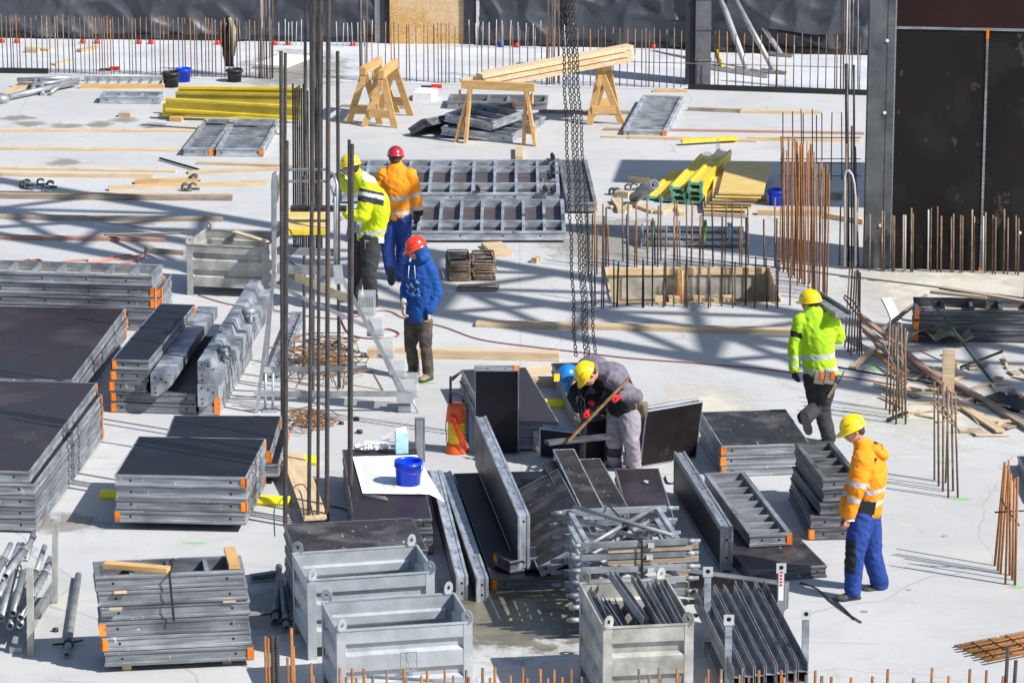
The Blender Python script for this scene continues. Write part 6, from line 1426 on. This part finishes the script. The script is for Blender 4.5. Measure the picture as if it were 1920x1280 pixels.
def paint(me, segs, rule, mats, wr=.010, freq=9, seed=0):
    for k in mats: me.materials.append(MT[k])
    nv = len(me.vertices); co = np.empty(nv*3); me.vertices.foreach_get('co', co); co = co.reshape(-1,3); no = np.empty(nv*3); me.vertices.foreach_get('normal', no); no = no.reshape(-1,3)
    A_ = np.array([s[1] for s in segs]); B_ = np.array([s[2] for s in segs]); Rd = np.array([s[3] for s in segs]); AB = B_-A_; L2 = (AB**2).sum(1)
    def near(P):
        d = P[:,None,:]-A_[None]; t = np.clip((d*AB[None]).sum(2)/L2[None], 0, 1); q = A_[None]+AB[None]*t[...,None]; ds = np.linalg.norm(P[:,None,:]-q, axis=2)-Rd[None]; k = ds.argmin(1); tt = ((d*AB[None]).sum(2)/L2[None])[np.arange(len(P)), k]; return k, tt
    if wr:
        k, t = near(co); out = co.copy()
        for i in range(nv):
            s = segs[k[i]]; ax = Vector(AB[k[i]]).normalized(); p = Vector(co[i]); al = p.dot(ax); tor = s[0] == 'torso'; j = .75+1.25*max(0, 1-min(abs(t[i]), abs(1-t[i]))/.25)*(0 if tor else 1)
            q1 = p*5.5+ax*al*(1.0 if tor else 6.0)+Vector((p.z*3.5, 0, p.x*3.0))+Vector((seed,seed,seed)); q1 += Vector((noise.noise(p*4), noise.noise(p*4+Vector((9,0,0))), 0))*1.1
            a = 1-abs(noise.noise(q1))*3.2; q2 = p*13+Vector((p.z*7,p.x*4,seed)); b = 1-abs(noise.noise(q2))*3.0; c = noise.noise(p*2.4+Vector((0,seed,3)))
            out[i] += no[i]*(wr*j*(max(-.2, a)*.42-.10)+wr*.42*max(-.3, b)+wr*1.3*c)
        me.vertices.foreach_set('co', out.ravel()); co = out
    npol = len(me.polygons); cen = np.empty(npol*3); me.polygons.foreach_get('center', cen); cen = cen.reshape(-1,3); k, t = near(cen); mi = np.zeros(npol, dtype=np.int32)
    for i in range(npol): mi[i] = rule(segs[k[i]][0], t[i], cen[i])
    me.polygons.foreach_set('material_index', mi); me.polygons.foreach_set('use_smooth', np.ones(npol, dtype=bool)); me.update()
def boot(t, an, toe, mat, sole=True):
    an = Vector(an); toe = Vector(toe); f = (toe-an); f.z = 0 if abs((toe-an).normalized().z) < .75 else f.z; f.normalize(); u = Vector((0,0,1)) if abs(f.z) < .5 else Vector((0,1,0)); s = f.cross(u).normalized(); u = s.cross(f).normalized()
    down = -.075; mb = MB(); b = an
    limb(mb, [b+u*.10, b+u*.02, b-f*.02-u*.03], [.052,.05,.05]); blob(mb, b+f*.02-u*.04, (.10,.047,.042), f, s, u); blob(mb, b+f*.11-u*.05, (.075,.05,.034), f, s, u); blob(mb, b-f*.035-u*.05, (.05,.042,.035), f, s, u)
    me = remesh(mb, .011, 2); me.materials.append(MT[mat]); link('boot', me, t)
    if sole:
        pts = [(.185,0),(.165,.036),(.11,.05),(.03,.042),(-.05,.042),(-.082,.02),(-.082,-.02),(-.05,-.042),(.03,-.042),(.11,-.05),(.165,-.036)]
        m2 = MB(); n = len(pts); m2.add([b+f*x+s*y+u*(down-.012) for x, y in pts]+[b+f*x+s*y+u*(down+.014) for x, y in pts], [tuple(range(n))[::-1], tuple(range(n,2*n))]+[(i,(i+1)%n,n+(i+1)%n,n+i) for i in range(n)], False); m2.build('sole', MT['blackp'], t)
def person(label, J, F, hdF, hdU, helm, jacket, jrule, jmats, trous, trule, tmats, bootm, hands, bulk=1.0, hood=None, hem=.06, twist=None, shape=None, seedv=0, collar=None):
    """J: joints in world space"""
    base = Vector((J['pelvis'].x, J['pelvis'].y, 0)); t = thing('person', label, 'person', loc=base); J = {k: Vector(v)-base for k, v in J.items()}
    nk, pv, hc = J['neck'], J['pelvis'], J['head']; sp = (nk-pv); sh = (J['shR']-J['shL']); sx_ = sh.normalized(); hx = (J['hpR']-J['hpL']).normalized()
    for a, b in (('shL','elL'),('elL','wrL'),('shR','elR'),('elR','wrR'),('hpL','knL'),('knL','anL'),('hpR','knR'),('knR','anR'),('pelvis','neck'),('shL','shR')): print(label[:14], a, b, round((J[a]-J[b]).length, 2), end=' | ')
    print()
    # ---- body: one continuous mesh
    mb = MB()
    Rr, U = head(mb, hc, hdF, hdU); limb(mb, [hc-U*.06-hdF*.02, nk+sp.normalized()*.02], [.055,.06])
    def torso(m_, g, low=0):
        N_ = 30; bend = J.get('mid'); prev = None
        WX = [.150,.148,.142,.150,.165,.178,.182,.150,.085]; WY = [.105,.108,.105,.11,.12,.125,.118,.09,.065]
        for i in range(N_):
            f = i/(N_-1); e = min(7.999, f*8); k0 = int(e); fr_ = e-k0; c = pv.lerp(nk, f)
            if bend is not None: c = pv*((1-f)**2)+bend*(2*f*(1-f))+nk*(f*f)
            ax = sp.normalized(); X = hx.lerp(sx_, f); X = (X-ax*X.dot(ax)).normalized(); Y = ax.cross(X)
            wx = (WX[k0]*(1-fr_)+WX[k0+1]*fr_)*bulk+g; wy = (WY[k0]*(1-fr_)+WY[k0+1]*fr_)*bulk+g
            blob(m_, c, (wx, wy, sp.length/9+g*.5), X, Y, ax)
    torso(mb, -.03)
    for s in 'LR':
        limb(mb, [J['sh'+s], J['el'+s], J['wr'+s]], [.045,.036,.025]); limb(mb, [J['hp'+s], J['kn'+s], J['an'+s]], [.07,.048,.035])
        limb(mb, [J['an'+s]-Vector((0,0,.02)), J['an'+s]-Vector((0,0,.03))], [.035,.03])
        d, nr, cu = hands[s][:3]; hand(mb, J['wr'+s], Vector(d), Vector(nr), cu, 1.0, 1 if s == 'R' else -1)
    me = remesh(mb, .0075, 1); me.materials.append(MT['skin']); link('body', me, t)
    for s in (-1, 1):
        m2 = MB(); blob(m2, hc+hdF*.083+Rr*.030*s+U*.004, (.009,.012,.008), hdF, Rr, U); m2.build('eye', MT['blackp'], t)
    m2 = MB(); blob(m2, hc-hdF*.028+U*.018, (.088,.083,.085), hdF, Rr, U); blob(m2, hc-hdF*.055-U*.035, (.048,.062,.05), hdF, Rr, U); m2.build('hair', MT['hair'], t)
    # ---- trousers
    mb = MB(); segs = []
    k = bulk; blob(mb, pv, (.165*k,.125*k,.115), hx, sp.normalized().cross(hx), sp.normalized())
    for s in 'LR':
        limb(mb, [J['hp'+s], J['hp'+s].lerp(J['kn'+s], .5), J['kn'+s], J['kn'+s].lerp(J['an'+s], .55), J['an'+s]-Vector((0,0,.0))], [.108*k,.098*k,.080*k,.074*k,.070*k], 14)
        segs += [('thigh'+s, tuple(J['hp'+s]), tuple(J['kn'+s]), .09), ('shin'+s, tuple(J['kn'+s]), tuple(J['an'+s]), .07)]
    me = remesh(mb, .0125, 3); paint(me, segs, trule, tmats, .011, 10, seedv); link('trousers', me, t)
    # ---- jacket
    mb = MB(); torso(mb, .022); ax = sp.normalized(); segs = [('torso', tuple(pv), tuple(nk), .15)]
    X = hx; blob(mb, pv+ax*.01, (.172*k,.132*k,hem+.05), X, ax.cross(X), ax)
    for s in 'LR':
        limb(mb, [J['sh'+s], J['sh'+s].lerp(J['el'+s], .5), J['el'+s], J['el'+s].lerp(J['wr'+s], .6), J['wr'+s].lerp(J['el'+s], .06)], [.084*k,.076*k,.068*k,.060*k,.05*k], 14)
        segs += [('upper'+s, tuple(J['sh'+s]), tuple(J['el'+s]), .06), ('fore'+s, tuple(J['el'+s]), tuple(J['wr'+s]), .05)]
    limb(mb, [nk-ax*.03, nk+(hc-nk)*(.35 if collar is None else collar)], [.09,.068])
    if hood == 'down': blob(mb, nk-F*.10-ax*.03, (.085,.13,.07), F, sx_, ax)
    if hood == 'up': blob(mb, hc-hdF*.012-U*.012, (.122,.105,.125), hdF, Rr, U); 
    if shape: shape(mb, J, ax)
    me = remesh(mb, .0125, 3)
    if hood == 'up':
        pass
    paint(me, segs, jrule, jmats, .013, 9, seedv+3); link(jacket, me, t)
    for s in 'LR':
        if bootm: boot(t, J['an'+s], J['to'+s], bootm)
        if len(hands[s]) > 3:
            d, nr, cu, gm = hands[s][:4]; m2 = MB(); hand(m2, J['wr'+s], Vector(d), Vector(nr), cu, 1.0, 1 if s == 'R' else -1, .0045); dd = Vector(d).normalized(); limb(m2, [J['wr'+s]-dd*.045, J['wr'+s]], [.040,.034]); me = remesh(m2, .0065, 1); me.materials.append(MT[gm]); link('glove', me, t)
    helmet(t, hc, hdF, hdU, helm)
    return t, base, J
V = Vector
def PJ(y0, d):
    out = {}
    for k, v in d.items():
        out[k] = aty(v[0], v[1], y0+v[2])
    return out
def bands(tor, arm=(), fore=(), k=1, base=0, extra=None):
    def f(nm, t, c):
        if extra:
            e = extra(nm, t, c)
            if e is not None: return e
        if nm == 'torso': return k if any(a <= t <= b for a, b in tor) else base
        if nm.startswith('upper'): return k if any(a <= t <= b for a, b in arm) else base
        return k if any(a <= t <= b for a, b in fore) else base
    return f
plain = lambda nm, t, c: 0
# --- man in orange and blue, front right
y = at(1600,1124).y
J = PJ(y, dict(head=(1600,806,.10), neck=(1621,838,.14), pelvis=(1622,958,.14), mid=(1640,900,.14), shL=(1617,862,-.03), shR=(1621,856,.31), elL=(1606,920,-.10), wrL=(1591,968,-.08), elR=(1596,915,.30), wrR=(1585,962,.20), hpL=(1616,968,.05), hpR=(1626,966,.23), knL=(1602,1043,.0), anL=(1599,1108,.02), knR=(1636,1040,.26), anR=(1650,1092,.34), toL=(1562,1122,-.05), toR=(1620,1104,.28)))
F = V((-1,-.12,0)).normalized(); 
def ex1(nm, t, c): 
    if nm == 'torso' and .52 < t < .9 and c[0] > .0 and abs((c[0]-.02)-(t-.7)*.25) < .02 and c[1] < -.02: return 2
t1, b1, J1 = person('older man in orange jacket, blue trousers and yellow helmet, standing at right looking down', J, F, V((-.90,-.22,-.40)).normalized(), V((-.38,-.05,.92)).normalized(), 'helm_y', 'jacket', bands([(.14,.21),(.34,.41)], [(.72,.88)], [(.20,.38)], extra=ex1), ['hv_orange','reflex','jkt_black'],
    'trousers', lambda nm, t, c: 1 if ((nm == 'thighL' and t > .60) or (nm == 'shinL' and t < .42)) and c[0] < -.10+.0*t else 0, ['trouser_blue','jkt_black'], 'boot', dict(L=((-.3,-.1,-1),(-.6,.7,.1),.75), R=((-.3,0,-1),(.6,-.6,0),.7)), hood='down', bulk=1.16)
mb = MB(); blob(mb, J1['neck']+V((.13,.0,-.035)), (.115,.135,.055), V((.86,0,-.5)).normalized(), V((0,1,0)), V((.5,0,.86)).normalized()); blob(mb, J1['neck']+V((.05,.0,.005)), (.10,.12,.04)); me = remesh(mb, .012, 3); paint(me, [('a', (0,0,0), (0,0,2), .1)], lambda n_, t_, c: 1 if c[2] > J1['neck'].z-.02 and J1['neck'].x+.05 < c[0] < J1['neck'].x+.17 and abs(c[1]-J1['neck'].y) < .08 else 0, ['hv_orange','jkt_black'], .012, 5, 2); link('hood', me, t1)
MB().box(-.075,.075,-.03,.03,-.07,.05).build('belt_pouch', MT['jkt_black'], t1, Matrix.Translation(aty(1626,948,y-.02)-b1) @ Matrix.Rotation(.15, 4, 'Y'))
MB().tube([aty(1586,977,y-.16)-b1, aty(1602,975,y-.16)-b1], .009, 6).build('pencil', MT['white'], t1)
# --- walking man in yellow green with a panel on his shoulder
y = at(1553,832).y
J = PJ(y, dict(head=(1519,568,.15), neck=(1527,590,.10), pelvis=(1538,700,.05), mid=(1530,640,.06), shL=(1503,603,.10), shR=(1556,600,.02), elL=(1489,652,.05), wrL=(1489,692,.05), elR=(1572,632,.16), wrR=(1560,592,.22), hpL=(1527,708,.05), hpR=(1549,708,.0), knL=(1531,762,.12), anL=(1509,783,-.30), knR=(1541,768,.08), anR=(1554,820,.02), toL=(1518,815,-.32), toR=(1545,812,.25)))
t5, b5, J5 = person('man in yellow green jacket and yellow helmet walking away, carrying steel on his shoulder', J, V((-.35,.94,0)), V((-.80,.55,-.12)).normalized(), V((-.08,.0,1)), 'helm_y', 'jacket', bands([(.04,.11),(.27,.35)], [(.42,.52)], [(.32,.50),(.72,.82)], extra=lambda nm, t, c: 2 if nm == 'upperL' and .40 < t < .60 and c[0] < -.20 else (0 if nm.startswith('upper') else None)), ['hv_green','reflex','jkt_black'],
    'trousers', plain, ['trouser_dark'], 'boot', dict(L=((.05,0,-1),(1,.3,0),.55,'jkt_black'), R=((-.5,.3,.6),(-.5,.2,-.8),.9,'jkt_black')), bulk=1.12, collar=.8)
o = MB(); o.prism([(-.10,0),(.10,0),(.10,.055),(.085,.055),(.085,.012),(-.085,.012),(-.085,.055),(-.10,.055)], (0,0,0), V((-.30,.70,.06))); o = o.build('steel_panel_piece', MT['steel']); o.location = aty(1582,594,y-.12); tag(o, 'short steel panel carried on the walking man\'s right shoulder', 'steel piece')
for (px, py, c, n_) in ((1537,704,'leather','tool_pouch'),(1555,704,'leather','tool_pouch')):
    q = aty(px, py, y-.12)-b5; MB().box(-.055,.055,-.03,.03,-.085,.05).build(n_, MT[c], t5, Matrix.Translation(q) @ Matrix.Rotation(.15, 4, 'Y'))
for px in (1541,1561): MB().box(-.02,.02,-.036,-.031,-.045,.035).build('pouch_patch', MT['or_red'], t5, Matrix.Translation(aty(px,702,y-.12)-b5))
MB().box(-.018,.018,-.02,.02,-.15,.02).build('hammer_holder', MT['leather'], t5, Matrix.Translation(aty(1566,722,y-.1)-b5) @ Matrix.Rotation(.5, 4, 'Y')); MB().tube([aty(1561,738,y-.1)-b5, aty(1583,696,y-.1)-b5], .008, 6).build('antenna', MT['blackp'], t5)
# --- blue hoodie
y = at(797,712).y
J = PJ(y, dict(head=(781,467,.02), neck=(788,492,.08), pelvis=(784,597,.08), mid=(788,545,.06), shL=(806,505,.02), shR=(768,503,.14), elL=(820,548,.03), wrL=(805,583,-.04), elR=(759,545,.12), wrR=(757,572,.02), hpL=(795,604,.03), hpR=(774,604,.12), knL=(799,652,-.02), anL=(803,698,.0), knR=(770,650,.08), anR=(776,690,.18), toL=(788,712,-.15), toR=(764,702,.08)))
t4, b4, J4 = person('man in bright blue hoodie, brown trousers and red helmet standing in the middle', J, V((-.7,-.7,0)).normalized(), V((-.86,-.38,-.34)).normalized(), V((-.32,-.06,.94)).normalized(), 'helm_r', 'hoodie', lambda nm, t, c: 1 if nm == 'torso' and .42 < t < .74 and c[1] < -.02 and c[0] < .03 and noise.noise(Vector(c)*26) > .16 else 0, ['hoodie','print'],
    'trousers', plain, ['trouser_brown'], 'boot_tan', dict(L=((-.05,-.1,-1),(-1,.2,0),.5,'glove_tan'), R=((0,-.1,-1),(1,.3,0),.5,'glove_tan')), hood=None, bulk=.90, collar=.55)
mb = MB(); hc = J4['head']; hF = V((-.86,-.38,-.34)).normalized(); hU = V((-.32,-.06,.94)).normalized(); hR = hF.cross(hU).normalized(); 
blob(mb, hc-hF*.028-hU*.015, (.100,.100,.125), hF, hR, hU, 18, 14); blob(mb, hc-hF*.03-hU*.12, (.095,.11,.07), hF, hR, hU); blob(mb, J4['neck']+V((.03,.02,-.0)), (.12,.13,.06))
me = remesh(mb, .011, 3); paint(me, [('a', (0,0,0), (0,0,2), .1)], plain, ['hoodie'], .008, 5, 2); link('hood', me, t4)
for s in (-1, 1):
    a = aty(772+5*s,498,y-.14)-b4; MB().tube([a, a+V((.005*s,-.015,-.06)), a+V((.01*s,-.01,-.15))], .004, 6).build('drawstring', MT['white'], t4)
MB().tube([aty(762,548,y-.12)-b4, aty(775,556,y-.15)-b4, aty(788,549,y-.13)-b4], .012, 6).build('chest_pocket', MT['hoodie'], t4)
mb = MB()
for i in range(9):
    q = aty(768+rr.uniform(-3,16), 515+rr.uniform(-8,12), y-.145)-b4; mb.box(q.x-.012,q.x+.012,q.y-.004,q.y,q.z-.004,q.z+.004)
# --- orange jacket, walking away
y = at(750,530).y
J = PJ(y, dict(head=(742,296,.10), neck=(743,316,.06), pelvis=(742,402,0), mid=(743,360,.02), shL=(721,329,.06), shR=(768,329,.03), elL=(706,365,.03), wrL=(704,396,.1), elR=(781,368,.0), wrR=(785,399,-.04), hpL=(730,408,.02), hpR=(754,408,-.02), knL=(726,460,.05), anL=(733,506,-.30), knR=(757,464,.10), anR=(752,514,.12), toL=(735,536,-.26), toR=(748,508,.4)))
t2, b2, J2 = person('man in orange jacket, blue trousers and dark red helmet walking away from the viewer', J, V((.05,1,0)), V((.05,.97,-.2)).normalized(), V((0,.2,.98)).normalized(), 'helm_c', 'jacket', bands([(.02,.10),(.33,.41)], [(.85,1.0)], [(.0,.06),(.62,.82)], extra=lambda nm, t, c: 2 if nm.startswith('fore') and t > .86 else None), ['hv_orange','reflex','jkt_black'],
    'trousers', plain, ['trouser_blue'], 'boot', dict(L=((0,.1,-1),(1,0,0),.5,'glove_green'), R=((-.05,0,-1),(-1,.2,0),.5,'glove_green')), bulk=1.1, collar=.6)
# --- yellow jacket on the steps
y = at(690,590).y
J = PJ(y, dict(head=(657,312,.12), neck=(680,338,.16), pelvis=(693,442,.14), mid=(722,392,.14), shL=(690,356,-.02), shR=(677,346,.30), elL=(681,404,-.10), wrL=(651,402,-.05), elR=(652,350,.34), wrR=(634,330,.30), hpL=(696,450,.05), hpR=(680,450,.22), knL=(692,508,-.02), anL=(696,562,.04), knR=(668,505,.24), anR=(664,552,.30), toL=(664,574,.0), toR=(636,566,.26)))
t3, b3_, J3 = person('man in yellow jacket and yellow helmet bending towards the tall bars on the platform steps', J, V((-1,.0,0)), V((-.93,.25,-.18)).normalized(), V((-.25,.05,.96)).normalized(), 'helm_y', 'jacket', bands([(.05,.12)], [(.22,.34)], [(.5,.62)], extra=lambda nm, t, c: (2 if .0 < t < .12 or .28 < t < .5 else (1 if .12 <= t <= .28 else None)) if nm == 'upperL' else None), ['hv_yellow','reflex','trouser_dark'],
    'trousers', plain, ['trouser_dark'], 'boot', dict(L=((-1,-.1,-.1),(0,.2,-1),.8,'glove_tan'), R=((-.9,0,.2),(0,0,-1),.9,'glove_blue')), bulk=1.22, collar=.5, hem=.08)
mb = MB(); blob(mb, J3['neck']+V((.07,-.02,.0)), (.115,.15,.06), V((.88,0,-.45)).normalized(), V((0,1,0)), V((.45,0,.88)).normalized()); blob(mb, J3['neck']+V((.02,0,.06)), (.10,.12,.035), V((.88,0,-.45)).normalized(), V((0,1,0)), V((.45,0,.88)).normalized()); me = remesh(mb, .012, 3); paint(me, [('a', (0,0,0), (0,0,2), .1)], plain, ['cream'], .012, 5, 2); link('hood', me, t3)
MB().box(-.05,.05,-.05,.05,-.11,.06).build('tool_pouch', MT['leather'], t3, Matrix.Translation(aty(692,458,y-.02)-b3_)); MB().box(-.06,.06,-.02,.02,-.035,.035).build('note_pouch', MT['paper'], t3, Matrix.Translation(aty(711,450,y-.02)-b3_))
# --- two bent men
y = at(1170,886).y
J = PJ(y, dict(head=(1101,702,-.08), neck=(1122,696,.06), pelvis=(1168,762,.16), mid=(1158,690,.12), shL=(1146,712,-.10), shR=(1125,704,.28), elL=(1192,742,-.22), wrL=(1165,741,-.30), elR=(1112,745,.20), wrR=(1107,764,.0), hpL=(1181,782,.06), hpR=(1160,778,.24), knL=(1184,826,-.02), anL=(1188,870,.10), knR=(1152,824,.18), anR=(1153,868,.26), toL=(1160,882,.0), toR=(1128,880,.18)))
def ex6(nm, t, c): return 1 if (nm == 'torso' and (c[2] < 1.02-(.0) and c[1] < .10)) or (nm == 'foreR') else None
t6, b6, J6 = person('bent man in grey jacket and yellow helmet pushing a wooden bar under the chains', J, V((-1,-.15,0)).normalized(), V((-.45,-.45,-.77)).normalized(), V((-.72,-.28,.62)).normalized(), 'helm_y', 'jacket', bands([], extra=ex6), ['jkt_grey','jkt_black'],
    'trousers', lambda nm, t, c: 1 if (nm.startswith('shin') and t < .62 and c[0] < .03) else 0, ['trouser_grey','trouser_dark'], 'boot', dict(L=((-.75,-.25,-.1),(0,-.2,-1),1.0,'glove_red'), R=((-.2,-.3,-1),(-.6,.2,0),1.0,'glove_red')), bulk=1.14, collar=.35)
for px, py, w_ in ((1198,752,.045),(1207,765,.05),(1192,762,.04)): MB().lathe([(0,-.10),(w_*.8,-.09),(w_,.05),(w_*.9,.06),(0,.05)], 10).build('tool_pouch', MT['leather'], t6, Matrix.Translation(aty(px,py,y+.05)-b6))
o = MB().bar((0,0,0), aty(1066,826,y-.55)-aty(1180,708,y-.33), .020, .026).build('wooden_bar', MT['wire']); o.location = aty(1180,708,y-.33); tag(o, 'thin rusty brown lever bar held in the red gloves of the bent man', 'bar')
y7 = y+.55
J = PJ(y7, dict(head=(1069,708,-.35), neck=(1090,697,-.15), pelvis=(1150,735,.10), mid=(1125,672,.0), shL=(1090,715,-.32), shR=(1098,703,.12), elL=(1076,742,-.42), wrL=(1086,766,-.5), elR=(1085,740,.05), wrR=(1084,765,-.2), hpL=(1148,752,.0), hpR=(1142,752,.2), knL=(1140,800,-.05), anL=(1150,842,.05), knR=(1135,798,.15), anR=(1140,838,.25), toL=(1122,852,-.05), toR=(1112,848,.15)))
t7, b7, J7 = person('bent man in blue helmet and dark jacket, half hidden behind the man in grey', J, V((-.9,-.4,0)).normalized(), V((-.35,-.5,-.79)).normalized(), V((-.72,-.38,.57)).normalized(), 'helm_b', 'jacket', lambda nm, t, c: 1 if nm.startswith('fore') or nm.startswith('upper') else 0, ['jkt_grey','jkt_black','reflex'],
    'trousers', plain, ['trouser_dark'], 'boot', dict(L=((.0,-.2,-1),(-.6,.3,0),.9,'glove_tan'), R=((0,-.3,-1),(.5,0,0),.9,'glove_tan')), bulk=1.0, collar=.35)
q = J7['head']+V((-.72,-.38,.57)).normalized()*.10+V((-.05,-.05,0)); MB().box(-.03,.03,-.003,.003,-.04,.04).build('helmet_sticker', MT['yel'], t7, Matrix.Translation(q+V((-.02,-.085,-.01))) @ Matrix.Rotation(-.4, 4, 'X'))
# frame of dark metal they bend over
o = MB().bar((0,0,0), aty(1140,818,y-.1)-aty(1025,830,y-.5), .10, .04).build('steel_strip', MT['steel_dark']); o.location = aty(1025,830,y-.5); tag(o, 'bluish steel strip lying across under the bent men\'s hands', 'steel strip')
